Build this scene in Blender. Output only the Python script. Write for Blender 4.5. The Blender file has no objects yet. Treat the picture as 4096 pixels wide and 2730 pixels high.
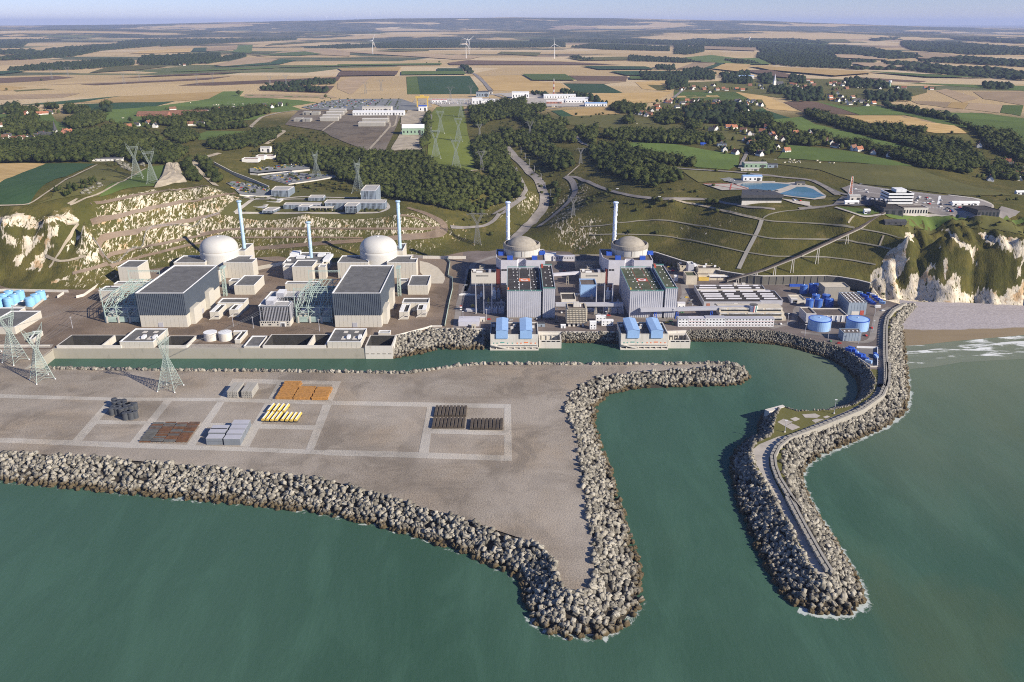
import bpy,bmesh,math,random
import numpy as np
from math import sin,cos,tan,atan,pi,radians,sqrt,hypot
from mathutils import Vector,Matrix
from mathutils.geometry import delaunay_2d_cdt
R = random.Random(7)
NR = np.random.RandomState(11)
S = bpy.context.scene
C = S.collection
# ---- camera
F,U0,V0,EYE = 3307.0,2048.0,1365.0,300.0 # focal length in photo pixels, principal point, eye height (m)
TH = math.atan(1274.0/F) # downward tilt
cam = bpy.data.cameras.new('camera'); co = bpy.data.objects.new('camera',cam); C.objects.link(co)
cam.sensor_width = 36; cam.lens = 36*F/4096
cam.clip_start = 5; cam.clip_end = 120000
co.location = (0,0,EYE); co.rotation_euler = (pi/2-TH,0,0)
S.camera = co
# ---- sky, sun, exposure
SUN_EL,SUN_AZ = radians(28),math.atan2(0.86,-0.51) # azimuth clockwise from +Y: right of and behind the viewer
w = bpy.data.worlds.new('World'); S.world = w; w.use_nodes = True
nt = w.node_tree; bg = nt.nodes['Background']
sk = nt.nodes.new('ShaderNodeTexSky'); sk.sky_type = 'NISHITA'; sk.sun_disc = False
sk.sun_elevation = SUN_EL; sk.sun_rotation = SUN_AZ; sk.altitude = 5500; sk.air_density = 1.6; sk.dust_density = 1.0; sk.ozone_density = 10.0
tn = nt.nodes.new('ShaderNodeMixRGB'); tn.blend_type = 'MULTIPLY'; tn.inputs[0].default_value = 1; tn.inputs[2].default_value = (1.32,.95,.93,1) # summer haze greys the sky
nt.links.new(sk.outputs[0],tn.inputs[1]); nt.links.new(tn.outputs[0],bg.inputs[0]); bg.inputs[1].default_value = 0.082
sl = bpy.data.lights.new('sun','SUN'); so = bpy.data.objects.new('sun',sl); C.objects.link(so)
sl.energy = 4.3; sl.angle = radians(0.5); sl.color = (1.0,0.91,0.76)
sd = Vector((sin(SUN_AZ)*cos(SUN_EL),cos(SUN_AZ)*cos(SUN_EL),sin(SUN_EL)))
so.rotation_euler = sd.to_track_quat('Z','Y').to_euler(); so.location = (600,-400,500)
S.view_settings.view_transform = 'Standard'; S.view_settings.look = 'None'
S.view_settings.exposure = 0.72; S.view_settings.gamma = 1; S.view_settings.use_curve_mapping = False
S.render.engine = 'CYCLES'; S.cycles.use_denoising = False
S.cycles.filter_width = 1.05; S.cycles.max_bounces = 5; S.cycles.volume_bounces = 1; S.cycles.diffuse_bounces = 2; S.cycles.glossy_bounces = 2; S.cycles.transparent_max_bounces = 8
# ---- surveying helpers: a mark seen on the photograph -> a point on a surface of known height
WIN = dict(a=(0,0,1400),b=(1350,0,1400),c=(2696,0,1400),d=(0,400,1100),e=(1000,400,1100),f=(2000,400,1100),g=(2996,400,1100),
h=(0,780,900),i=(800,780,900),j=(1600,780,900),k=(2400,780,900),l=(3196,780,900),m=(0,1100,900),n=(800,1100,900),o=(1600,1100,900),
p=(2400,1100,900),q=(3196,1100,900),r=(0,1450,1400),s=(1300,1450,1400),t=(2696,1450,1400),x=(1300,2000,1500),y=(2596,2000,1500),z=(0,0,4096))
def src(win,x,y):
 a,b,wd = WIN[win]; return a+x*wd/2353.0,b+y*wd/2353.0
CT,ST = cos(TH),sin(TH)
def ray(u,v): return(u-U0,F*CT+(V0-v)*ST,-F*ST+(V0-v)*CT)
def G(win,x,y,z):
 u,v = src(win,x,y); d = ray(u,v); t = (z-EYE)/d[2]
 return Vector((d[0]*t,d[1]*t,z))
def zat(win,x,y,yw): # height of a mark at ground distance yw
 u,v = src(win,x,y); d = ray(u,v); return EYE+yw*d[2]/d[1]
ZP = 10.0 # level of the made ground of the plant and the yard
# ---- mesh helpers
class MB:
 def __init__(s): s.v = []; s.f = []; s.m = []; s.mi = 0
 def add(s,vs,fs):
  n = len(s.v); s.v+=[tuple(p)for p in vs]; s.f+=[tuple(i+n for i in f)for f in fs]; s.m+=[s.mi]*len(fs); return s
 def box(s,x0,x1,y0,y1,z0,z1):
  return s.add([(x0,y0,z0),(x1,y0,z0),(x1,y1,z0),(x0,y1,z0),(x0,y0,z1),(x1,y0,z1),(x1,y1,z1),(x0,y1,z1)],
[(0,3,2,1),(4,5,6,7),(0,1,5,4),(1,2,6,5),(2,3,7,6),(3,0,4,7)])
 def prism(s,poly,z0,z1,cap=True,bot=False): # poly counter-clockwise
  n = len(poly); vs = [(p[0],p[1],z0)for p in poly]+[(p[0],p[1],z1)for p in poly]
  fs = [(i,(i+1)%n,n+(i+1)%n,n+i)for i in range(n)]
  if cap: fs.append(tuple(range(n,2*n)))
  if bot: fs.append(tuple(reversed(range(n))))
  return s.add(vs,fs)
 def cyl(s,c,r0,r1,z0,z1,n=16,cap=True):
  vs = [(c[0]+r0*cos(2*pi*i/n),c[1]+r0*sin(2*pi*i/n),z0)for i in range(n)]+[(c[0]+r1*cos(2*pi*i/n),c[1]+r1*sin(2*pi*i/n),z1)for i in range(n)]
  fs = [(i,(i+1)%n,n+(i+1)%n,n+i)for i in range(n)]
  if cap: fs.append(tuple(range(n,2*n)))
  return s.add(vs,fs)
 def lathe(s,c,prof,n=32): # prof: (r,z) from the bottom up
  vs = []; fs = []
  for r,z in prof: vs+=[(c[0]+r*cos(2*pi*i/n),c[1]+r*sin(2*pi*i/n),z)for i in range(n)]
  for k in range(len(prof)-1):
   for i in range(n): fs.append((k*n+i,k*n+(i+1)%n,(k+1)*n+(i+1)%n,(k+1)*n+i))
  fs.append(tuple(range((len(prof)-1)*n,len(prof)*n)))
  return s.add(vs,fs)
 def bar(s,p,q,w,w2=None):
  p = Vector(p); q = Vector(q); d = q-p
  if d.length<1e-6: return s
  d.normalize(); a = d.cross(Vector((0,0,1)))if abs(d.z)<.95 else d.cross(Vector((1,0,0)))
  a.normalize(); b = d.cross(a); w2 = w if w2 is None else w2
  vs = [p+a*w*i/2+b*w*j/2 for i,j in((-1,-1),(1,-1),(1,1),(-1,1))]+[q+a*w2*i/2+b*w2*j/2 for i,j in((-1,-1),(1,-1),(1,1),(-1,1))]
  return s.add(vs,[(0,1,5,4),(1,2,6,5),(2,3,7,6),(3,0,4,7),(0,3,2,1),(4,5,6,7)])
 def quad(s,*ps): return s.add(ps,[tuple(range(len(ps)))])
 def mesh(s,name,mats):
  me = bpy.data.meshes.new(name); me.from_pydata(s.v,[],s.f)
  mats = mats if isinstance(mats,(list,tuple))else[mats]
  for m_ in mats: me.materials.append(m_)
  if len(mats)>1: me.polygons.foreach_set('material_index',s.m)
  me.update(); return me
 def build(s,name,mats,parent=None,loc=None,smooth=False,kind=None):
  return link(name,s.mesh(name,mats),parent,loc,smooth,kind)
def link(name,me,parent=None,loc=None,smooth=False,kind=None,rz=0):
 o = bpy.data.objects.new(name,me); C.objects.link(o)
 if parent: o.parent = parent
 if loc is not None: o.location = loc
 if rz: o.rotation_euler.z = rz
 if smooth and me: me.polygons.foreach_set('use_smooth',[True]*len(me.polygons))
 if kind: o['kind'] = kind
 return o
def tag(o,label=None,cat=None,group=None,kind=None):
 if label: o['label'] = label
 if cat: o['category'] = cat
 if group: o['group'] = group
 if kind: o['kind'] = kind
 return o
def empty(name,loc=(0,0,0),rz=0,label=None,cat=None,group=None):
 o = bpy.data.objects.new(name,None); C.objects.link(o); o.location = loc; o.rotation_euler.z = rz
 o.empty_display_size = 1
 return tag(o,label,cat,group)
def kids(o): return[c for c in KID.get(o.name,[])]
KID = {}
def dup(o,loc=None,rz=None,label=None,group=None,scale=None,parent=None):
 c = o.copy(); C.objects.link(c)
 if parent: c.parent = parent
 if loc is not None: c.location = loc
 if rz is not None: c.rotation_euler.z = rz
 if scale is not None: c.scale = scale if isinstance(scale,(tuple,list))else(scale,)*3
 if label: c['label'] = label
 if group: c['group'] = group
 for ch in o.children: dup(ch,parent=c)
 return c
def big_mesh(name,V,Fc,mats,tint=None,mi=None,smooth=False):
 """V (n,3), Fc (m,k) faces of one size -> mesh, filled quickly"""
 me = bpy.data.meshes.new(name); n,(m_,k) = len(V),Fc.shape
 me.vertices.add(n); me.vertices.foreach_set('co',np.asarray(V,np.float32).ravel())
 me.loops.add(m_*k); me.loops.foreach_set('vertex_index',Fc.astype(np.int32).ravel())
 me.polygons.add(m_); me.polygons.foreach_set('loop_start',np.arange(0,m_*k,k,dtype=np.int32))
 me.polygons.foreach_set('loop_total',np.full(m_,k,np.int32))
 for x in(mats if isinstance(mats,(list,tuple))else[mats]): me.materials.append(x)
 if mi is not None: me.polygons.foreach_set('material_index',mi.astype(np.int32))
 if smooth: me.polygons.foreach_set('use_smooth',np.ones(m_,bool))
 if tint is not None:
  at = me.attributes.new('tint','FLOAT','POINT'); at.data.foreach_set('value',np.asarray(tint,np.float32))
 me.update(calc_edges=True); return me
def scatter(name,protos,pos,mats3,tint,mats,which=None):
 """one joined mesh of many copies: protos [(verts, tris)], pos (n,3), mats3 (n,3,3)"""
 n = len(pos); which = NR.randint(0,len(protos),n)if which is None else which
 VV,FF,TT,base = [],[],[],0
 for k,(pv,pf)in enumerate(protos):
  idx = np.where(which==k)[0]
  if not len(idx): continue
  v = np.einsum('nij,vj->nvi',mats3[idx],pv)+pos[idx][:,None,:]
  f = pf[None]+(np.arange(len(idx))*len(pv))[:,None,None]+base
  VV.append(v.reshape(-1,3)); FF.append(f.reshape(-1,pf.shape[1])); TT.append(np.repeat(tint[idx],len(pv)))
  base+=len(idx)*len(pv)
 return big_mesh(name,np.concatenate(VV),np.concatenate(FF),mats,np.concatenate(TT))
def rots(n,full=True):
 if full:
  q = NR.normal(size=(n,4)); q/=np.linalg.norm(q,axis=1)[:,None]
  w_,x,y,z = q.T
  return np.stack([np.stack([1-2*(y*y+z*z),2*(x*y-z*w_),2*(x*z+y*w_)],1),np.stack([2*(x*y+z*w_),1-2*(x*x+z*z),2*(y*z-x*w_)],1),np.stack([2*(x*z-y*w_),2*(y*z+x*w_),1-2*(x*x+y*y)],1)],1)
 a = NR.uniform(0,2*pi,n); o,l = np.zeros(n),np.ones(n)
 return np.stack([np.stack([np.cos(a),-np.sin(a),o],1),np.stack([np.sin(a),np.cos(a),o],1),np.stack([o,o,l],1)],1)
 # numpy value noise
def vnoise(x,y,seed=0):
 xi,yi = np.floor(x).astype(np.int64),np.floor(y).astype(np.int64); fx,fy = x-xi,y-yi
 fx = fx*fx*(3-2*fx); fy = fy*fy*(3-2*fy)
 def h(a,b):
  t = (a*374761393+b*668265263+seed*982451653)&0xffffffff
  t = ((t^(t>>13))*1274126177)&0xffffffff
  return((t^(t>>16))&0xffff)/65535.0
 return(h(xi,yi)*(1-fx)+h(xi+1,yi)*fx)*(1-fy)+(h(xi,yi+1)*(1-fx)+h(xi+1,yi+1)*fx)*fy
def fbm(x,y,o=4,seed=0):
 r,a = 0,.5
 for k in range(o): r = r+a*vnoise(x*2**k,y*2**k,seed+k); a*=.5
 return r
 # ---- materials
class NT:
 def __init__(s,name):
  s.m = bpy.data.materials.new(name); s.m.use_nodes = True; s.t = s.m.node_tree; s.b = s.t.nodes['Principled BSDF']
  s.geo = s.t.nodes.new('ShaderNodeNewGeometry'); s.pos = s.geo.outputs['Position']
 def n(s,kind,**kw):
  x = s.t.nodes.new('ShaderNode'+kind)
  for k,v in kw.items(): setattr(x,k,v)
  return x
 def set(s,sock,val):
  if isinstance(val,bpy.types.NodeSocket): s.t.links.new(val,sock)
  elif val is not None: sock.default_value = val
 def noise(s,scale,detail=3,rough=.55,vec=None,dist=0):
  x = s.n('TexNoise'); s.set(x.inputs['Vector'],vec or s.pos); x.inputs['Scale'].default_value = scale
  x.inputs['Detail'].default_value = detail; x.inputs['Roughness'].default_value = rough; x.inputs['Distortion'].default_value = dist
  return x.outputs[0]
 def math(s,op,a,b=None,c=None,clamp=False):
  x = s.n('Math',operation=op,use_clamp=clamp); s.set(x.inputs[0],a); s.set(x.inputs[1],b)
  if c is not None: s.set(x.inputs[2],c)
  return x.outputs[0]
 def mix(s,f,a,b,mode='MIX'):
  x = s.n('MixRGB',blend_type=mode); s.set(x.inputs[0],f)
  for k,q in((1,a),(2,b)): s.set(x.inputs[k],(*q,1)if isinstance(q,tuple)and len(q)==3 else q)
  return x.outputs[0]
 def ramp(s,f,a,b):
  x = s.n('MapRange',clamp=True,interpolation_type='SMOOTHSTEP'); s.set(x.inputs[0],f); x.inputs[1].default_value = a; x.inputs[2].default_value = b; return x.outputs[0]
 def scale(s,v,vec=None,rot=(0,0,0)):
  x = s.n('Mapping'); s.set(x.inputs[0],vec or s.pos); x.inputs['Rotation'].default_value = rot; x.inputs['Scale'].default_value = v; return x.outputs[0]
 def sep(s):
  x = s.n('SeparateXYZ'); s.set(x.inputs[0],s.pos); return x.outputs
 def attr(s,name):
  x = s.n('Attribute',attribute_name=name); return x.outputs['Fac']
 def rand(s): return s.n('ObjectInfo').outputs['Random']
 def bump(s,h,strength=.4,dist=1.0):
  x = s.n('Bump'); s.set(x.inputs['Height'],h); x.inputs['Strength'].default_value = strength; x.inputs['Distance'].default_value = dist; s.t.links.new(x.outputs[0],s.b.inputs['Normal'])
 def done(s,col,rough=.85,metal=0,spec=.3):
  s.set(s.b.inputs['Base Color'],(*col,1)if isinstance(col,tuple)and len(col)==3 else col); s.set(s.b.inputs['Roughness'],rough); s.b.inputs['Metallic'].default_value = metal
  s.b.inputs['Specular IOR Level'].default_value = spec; return s.m
def k(c,f): return tuple(min(1,x*f)for x in c)
def plain(name,c,rough=.85,amt=.25,sc=.15,metal=0,spec=.3,bump=0,fine=2.0):
 m = NT(name); f = m.math('ADD',m.math('MULTIPLY',m.noise(sc,5,.65),.7),m.math('MULTIPLY',m.noise(fine,2),.3))
 f = m.ramp(f,.3,.7)
 col = m.mix(f,k(c,1-amt),k(c,1+amt))
 if bump: m.bump(m.noise(fine,3),bump,.3)
 return m.done(col,rough,metal,spec)
def streaked(name,c,dirt,amt=.5,rough=.8,spec=.3,sx=.5): # wall with rain streaks
 m = NT(name); f = m.ramp(m.noise(1,4,.7,m.scale((sx,sx,.05))),.45,.75)
 g = m.ramp(m.noise(.08,4,.6),.35,.7)
 col = m.mix(m.math('MULTIPLY',m.math('MULTIPLY',f,g),amt),c,dirt)
 col = m.mix(m.math('MULTIPLY',m.noise(.7,3),.25),col,k(c,.75))
 return m.done(col,rough,0,spec)
def field(name,c,c2,stripe=0,sc=.02,amt=.35,ang=0.3,period=14):
 m = NT(name); f = m.ramp(m.noise(sc,5,.6),.3,.7); col = m.mix(f,c,c2)
 rs = m.n('ObjectInfo').outputs['Random']
 col = m.mix(m.math('MULTIPLY',m.ramp(m.noise(sc*.25,3),.4,.62),.5),col,k(c2,.8))
 if stripe:
  a = m.n('TexWave',wave_type='BANDS',bands_direction='X'); m.set(a.inputs['Vector'],m.scale((1,1,1),rot=(0,0,ang))); a.inputs['Scale'].default_value = 3.14/period/10; a.inputs['Distortion'].default_value = .6; a.inputs['Detail Scale'].default_value = .02
  col = m.mix(m.math('MULTIPLY',m.ramp(a.outputs[1],.55,.95),stripe),col,k(c2,.7))
 col = m.mix(m.math('MULTIPLY',m.noise(.6,2),.3),col,k(c,.8))
 hsv = m.n('HueSaturation'); m.set(hsv.inputs['Color'],col); m.set(hsv.inputs['Value'],m.math('ADD',m.math('MULTIPLY',rs,amt),1-amt/2))
 m.bump(m.noise(.35,3),.3,.5)
 return m.done(hsv.outputs[0],.95,0,.1)
M = {}
M['straw'] = field('straw_stubble',(.56,.42,.22),(.49,.355,.17),.35)
M['gold'] = field('gold_stubble',(.60,.42,.19),(.50,.34,.14),.5,ang=1.2,period=18)
M['tan'] = field('pale_stubble',(.45,.33,.205),(.37,.27,.165),.3,ang=-.6)
M['brown'] = field('ploughed_soil',(.19,.125,.085),(.15,.10,.07),.2,ang=.9)
M['dkgreen'] = field('beet_leaves',(.050,.095,.042),(.040,.080,.036),.3,ang=.5)
M['green'] = field('lush_grass',(.125,.175,.042),(.10,.145,.038),.15,ang=.1)
M['olive'] = field('dry_meadow',(.145,.135,.045),(.115,.115,.038),.15)
M['mown'] = field('mown_slope_grass',(.15,.175,.036),(.12,.145,.03),0)
# the open country: parcels of stubble, soil and crops
def country():
 m = NT('open_country'); v = m.n('TexVoronoi',feature='F1',distance='CHEBYCHEV'); m.set(v.inputs['Vector'],m.scale((1/1050,1/600,0),rot=(0,0,.15))); v.inputs['Scale'].default_value = 1; v.inputs['Randomness'].default_value = .8
 cs = m.n('SeparateColor'); m.set(cs.inputs[0],v.outputs['Color']); c = cs.outputs[0]
 col = m.mix(m.ramp(c,.1,.5),(.55,.41,.22),(.48,.35,.18))
 col = m.mix(m.ramp(c,.60,.61),col,(.33,.235,.155))
 col = m.mix(m.ramp(c,.66,.67),col,(.60,.47,.29))
 col = m.mix(m.ramp(c,.86,.87),col,(.10,.13,.05))
 col = m.mix(m.ramp(c,.95,.96),col,(.06,.09,.045))
 a = m.n('TexWave',wave_type='BANDS',bands_direction='X'); m.set(a.inputs['Vector'],m.scale((1,1,1),rot=(0,0,1.3))); a.inputs['Scale'].default_value = .02; a.inputs['Distortion'].default_value = 1
 col = m.mix(m.math('MULTIPLY',m.ramp(a.outputs[1],.5,.95),.18),col,(.30,.22,.13))
 far = m.sep()[1]; wood = m.ramp(m.math('ADD',m.noise(1,6,.6,m.scale((1/2600,1/1500,0))),m.math('MULTIPLY',m.ramp(far,7000,14000),.10)),.548,.558)
 col = m.mix(m.math('MULTIPLY',wood,m.ramp(far,4800,6500)),col,(.035,.05,.025))
 col = m.mix(m.math('MULTIPLY',m.ramp(m.noise(.004,5),.4,.65),.25),col,(.36,.27,.15))
 # near land: grass, thin soil and chalk of the slopes
 gr = m.mix(m.ramp(m.noise(.02,5,.65),.35,.65),(.118,.102,.027),(.080,.078,.020))
 gr = m.mix(m.math('MULTIPLY',m.ramp(m.noise(.12,5,.7),.45,.7),.7),gr,(.055,.06,.018))
 gr = m.mix(m.math('MULTIPLY',m.ramp(m.noise(.035,3,.6),.58,.72),.6),gr,(.20,.155,.06))
 ck = m.mix(m.ramp(m.noise(.15,5,.65),.3,.75),(.74,.66,.53),(.50,.42,.30))
 ck = m.mix(m.math('MULTIPLY',m.ramp(m.noise(.05,4,.6),.56,.66),.7),ck,(.45,.26,.10))
 st = m.noise(1,6,.72,m.scale((.36,.10,.10),rot=(0,0,.5)),.9)
 cf = m.ramp(m.math('ADD',m.math('MULTIPLY',m.math('SUBTRACT',st,.5),1.7),m.attr('chalk')),.49,.56)
 near = m.mix(cf,gr,ck)
 near = m.mix(m.attr('bare'),near,m.mix(m.noise(.2,5),(.30,.25,.18),(.20,.165,.12)))
 col = m.mix(m.attr('slope'),col,near)
 m.bump(m.math('ADD',m.noise(.15,5,.65),m.math('MULTIPLY',st,1.2)),.6,1.5)
 return m.done(col,.95,0,.1)
M['land'] = country()
def chalk():
 m = NT('chalk_face'); f = m.noise(1,5,.65,m.scale((.2,.2,.05)))
 col = m.mix(m.ramp(f,.35,.65),(.80,.74,.64),(.52,.45,.36)); m.bump(m.noise(.3,5,.7),1,2)
 return m.done(col,.95)
M['chalk'] = chalk()
def gravel(name,c1,c2,fine=.9):
 m = NT(name); f = m.ramp(m.noise(.02,6,.6),.35,.65); col = m.mix(f,c1,c2)
 col = m.mix(m.math('MULTIPLY',m.ramp(m.noise(.009,5,.65),.45,.62),.45),col,(c1[0]*1.12,c1[1]*.98,c1[2]*.80)); col = m.mix(m.math('MULTIPLY',m.ramp(m.noise(.024,6,.65,None,.7),.49,.60),.6),col,k(c2,.62))
 col = m.mix(m.math('MULTIPLY',m.ramp(m.noise(fine,4,.8),.45,.6),.55),col,k(c2,.5))
 col = m.mix(m.math('MULTIPLY',m.ramp(m.noise(1,5,.7,m.scale((.008,.05,1))),.48,.68),.55),col,k(c2,.68))
 col = m.mix(m.math('MULTIPLY',m.ramp(m.noise(.0065,4,.6),.46,.58),.45),col,(c1[0]*1.18,c1[1]*1.2,c1[2]*1.24))
 m.bump(m.noise(fine,4,.8),.8,.7); return m.done(col,.95,0,.15)
M['yard'] = gravel('yard_gravel',(.40,.35,.29),(.32,.27,.215))
M['track'] = gravel('pale_track_gravel',(.54,.50,.44),(.45,.41,.35))
M['platform'] = gravel('plant_gravel',(.265,.205,.155),(.20,.15,.11))
M['site'] = gravel('site_gravel',(.215,.18,.14),(.165,.135,.105))
M['tarmac'] = plain('plant_tarmac',(.165,.135,.12),.9,.35,.03)
M['asphalt'] = plain('worn_asphalt',(.17,.16,.155),.9,.3,.05)
M['carpark'] = plain('car_park_asphalt',(.25,.225,.21),.9,.2,.03)
M['lot'] = plain('dark_car_park',(.20,.205,.205),.9,.2,.03)
M['road'] = plain('road_surface',(.25,.225,.205),.9,.3,.06)
M['dirt'] = plain('dirt_track',(.37,.315,.235),.95,.3,.06)
M['pave'] = plain('pale_concrete_paving',(.44,.40,.35),.85,.2,.1)
M['apron'] = plain('cream_concrete',(.56,.50,.40),.85,.12,.2)
M['white'] = plain('white_paint',(.80,.80,.80),.6,.08,.3)
M['wline'] = plain('white_marking',(.78,.78,.76),.8,.2,.5)
M['berm'] = plain('worn_berm_track',(.235,.215,.165),.95,.25,.06)
M['red'] = plain('red_paint',(.45,.09,.06),.7,.15)
M['orange'] = plain('orange_paint',(.75,.20,.06),.7,.1)
M['yellow'] = plain('yellow_paint',(.62,.43,.10),.6,.1)
M['cream'] = streaked('cream_concrete_panels',(.57,.535,.465),(.38,.34,.27),.35)
M['joint'] = plain('panel_joint',(.40,.36,.30),.9)
M['concw'] = streaked('stained_white_concrete',(.66,.62,.56),(.34,.29,.22),.7)
M['conc'] = streaked('grey_concrete',(.36,.335,.29),(.17,.145,.115),.8)
M['wallold'] = streaked('old_stained_wall',(.15,.142,.122),(.06,.055,.048),.8); M['darkred'] = plain('dark_red_cladding',(.15,.035,.03),.7,.1)
M['quay'] = streaked('quay_concrete',(.40,.37,.31),(.20,.20,.16),.7,sx=.15)
M['dome'] = streaked('dome_concrete',(.60,.585,.55),(.44,.41,.37),.4,rough=.6)
M['dome2'] = streaked('weathered_dome_concrete',(.60,.58,.53),(.36,.31,.26),.6,sx=.9)
M['domecap'] = plain('brown_dome_roof',(.34,.305,.255),.9,.2,.2)
def tiles(name,c,s=5.0,a=.16):
 m = NT(name); b = m.n('TexBrick'); m.set(b.inputs['Vector'],m.pos); b.inputs['Scale'].default_value = 1; b.offset = 0
 b.inputs['Brick Width'].default_value = s; b.inputs['Row Height'].default_value = s; b.inputs['Mortar Size'].default_value = .04
 b.inputs['Color1'].default_value = (*k(c,1-a),1); b.inputs['Color2'].default_value = (*k(c,1+a),1); b.inputs['Mortar'].default_value = (*k(c,.6),1)
 col = m.mix(m.math('MULTIPLY',m.ramp(m.noise(.06,5,.7),.4,.7),.35),b.outputs[0],k(c,.65)); return m.done(col,.9)
M['roof'] = tiles('grey_roof_slabs',(.145,.142,.138))
M['rooflt'] = tiles('pale_roof_slabs',(.42,.41,.39),3,.07)
M['roofblk'] = plain('black_bitumen_roof',(.055,.048,.045),.9,.35,.08)
M['roofgrn'] = plain('mossy_green_roof',(.085,.095,.055),.95,.35,.05)
M['roofbrn'] = plain('brown_roof',(.13,.105,.09),.9,.3,.1)
M['bluecl'] = plain('slate_blue_cladding',(.075,.092,.118),.5,.10,.2,0,.4)
M['greycl'] = plain('silver_grey_cladding',(.45,.45,.49),.55,.08,.1,0,.4)
M['lilac'] = plain('pale_lilac_wall',(.56,.55,.60),.7,.08)
M['bluegrey'] = plain('blue_grey_cladding',(.27,.32,.38),.6,.1)
M['steel'] = plain('pale_green_steel',(.42,.52,.47),.55,.08,.5)
M['pylon'] = plain('galvanised_steel',(.36,.43,.39),.5,.08,.5)
M['pylonmid'] = plain('dull_grey_green_steel',(.25,.285,.26),.6,.08,.5)
M['pylondk'] = plain('weathered_steel',(.20,.20,.20),.6,.1,.5)
M['sky_blue'] = plain('light_blue_paint',(.30,.47,.75),.5,.08,.2,0,.4)
M['cyan'] = plain('pale_cyan_paint',(.26,.55,.80),.45,.06,.2,0,.4)
M['stack'] = plain('pale_blue_stack_paint',(.42,.58,.70),.5,.08,.2,0,.4)
M['stack2'] = plain('blue_white_stack_paint',(.60,.70,.90),.5,.08,.2,0,.4)
M['blue'] = plain('cobalt_blue_paint',(.03,.10,.50),.5,.15,.3,0,.4)
M['tankblue'] = plain('mid_blue_tank_paint',(.07,.17,.50),.45,.12,.3,0,.4)
M['rail'] = plain('teal_railing',(.10,.32,.28),.6)
M['dark'] = plain('dark_opening',(.025,.025,.027),.5)
M['innerdk'] = plain('stained_shaded_wall',(.045,.042,.038),.9)  # basin walls: stains and the hollow's shade both put into the colour
M['glass'] = plain('dark_window_glass',(.03,.035,.04),.12,.2,.3,0,.6)
M['slate'] = plain('dark_grey_slate',(.07,.07,.075),.7,.25,.3)
M['tile'] = plain('orange_roof_tile',(.36,.15,.085),.85,.25,.3)
M['tilebr'] = plain('brown_roof_tile',(.22,.115,.075),.85,.25,.3)
M['whitewall'] = plain('white_render',(.78,.75,.70),.85,.06,.3)
M['brickred'] = plain('brick_wall',(.38,.17,.12),.9,.2,.3)
M['trunk'] = plain('bark',(.10,.075,.05),.95)
M['timber'] = plain('orange_timber',(.42,.21,.06),.8,.35,.6)
M['rust'] = plain('rusty_bar',(.15,.075,.04),.8,.4,.3)
M['bargrey'] = plain('grey_bar',(.13,.13,.125),.6,.3,.3)
M['drum'] = plain('charcoal_drum',(.065,.070,.078),.6,.2)
M['slab'] = plain('grey_precast',(.38,.36,.32),.9,.1)
M['bluebox'] = plain('blue_grey_box',(.185,.205,.23),.7,.1)
M['pipe'] = plain('dark_brown_pipe',(.10,.08,.06),.8,.3)
M['cow'] = plain('cream_hide',(.70,.64,.52),.9,.1)
M['rubble'] = plain('shade_dark_rubble',(.045,.038,.03),.95,.4,.2)  # near-black base: shade in the gaps between blocks put into the colour
M['green_tank'] = plain('pale_green_wall',(.30,.42,.30),.8,.1)
def leaf(name,a,b,c):
 m = NT(name); t = m.math('ADD',m.math('MULTIPLY',m.attr('tint'),.8),m.math('MULTIPLY',m.rand(),.2))
 col = m.mix(m.ramp(t,.1,.9),a,b); col = m.mix(m.math('MULTIPLY',m.ramp(m.noise(.25,3,.6),.5,.7),.6),col,c)
 m.t.nodes['Principled BSDF'].inputs['Subsurface Weight'].default_value = 0
 return m.done(col,.9,0,.1)
M['leaf'] = leaf('tree_foliage',(.024,.036,.010),(.072,.085,.024),(.10,.10,.028))
M['leaffar'] = leaf('far_tree_foliage',(.020,.032,.014),(.032,.046,.020),(.040,.052,.022))
M['bush'] = leaf('bush_foliage',(.040,.050,.015),(.075,.080,.024),(.10,.095,.03))
M['grey_bush'] = leaf('grey_scrub_foliage',(.20,.19,.15),(.30,.28,.23),(.16,.15,.11))
def block_mat():
 m = NT('armour_concrete'); z = m.sep()[2]
 c = m.mix(m.attr('tint'),(.13,.12,.10),(.41,.38,.32))
 c = m.mix(m.math('MULTIPLY',m.ramp(m.noise(.35,4,.7),.5,.75),.5),c,(.17,.145,.11))
 wz = m.math('ADD',z,m.math('MULTIPLY',m.math('SUBTRACT',m.noise(.06,3),.5),5.0))
 c = m.mix(m.ramp(wz,4.6,1.6),c,m.mix(m.noise(.2,3),(.075,.055,.030),(.13,.10,.055)))
 return m.done(c,.92,0,.15)
M['block'] = block_mat()
M['blockone'] = M['block']
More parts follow.
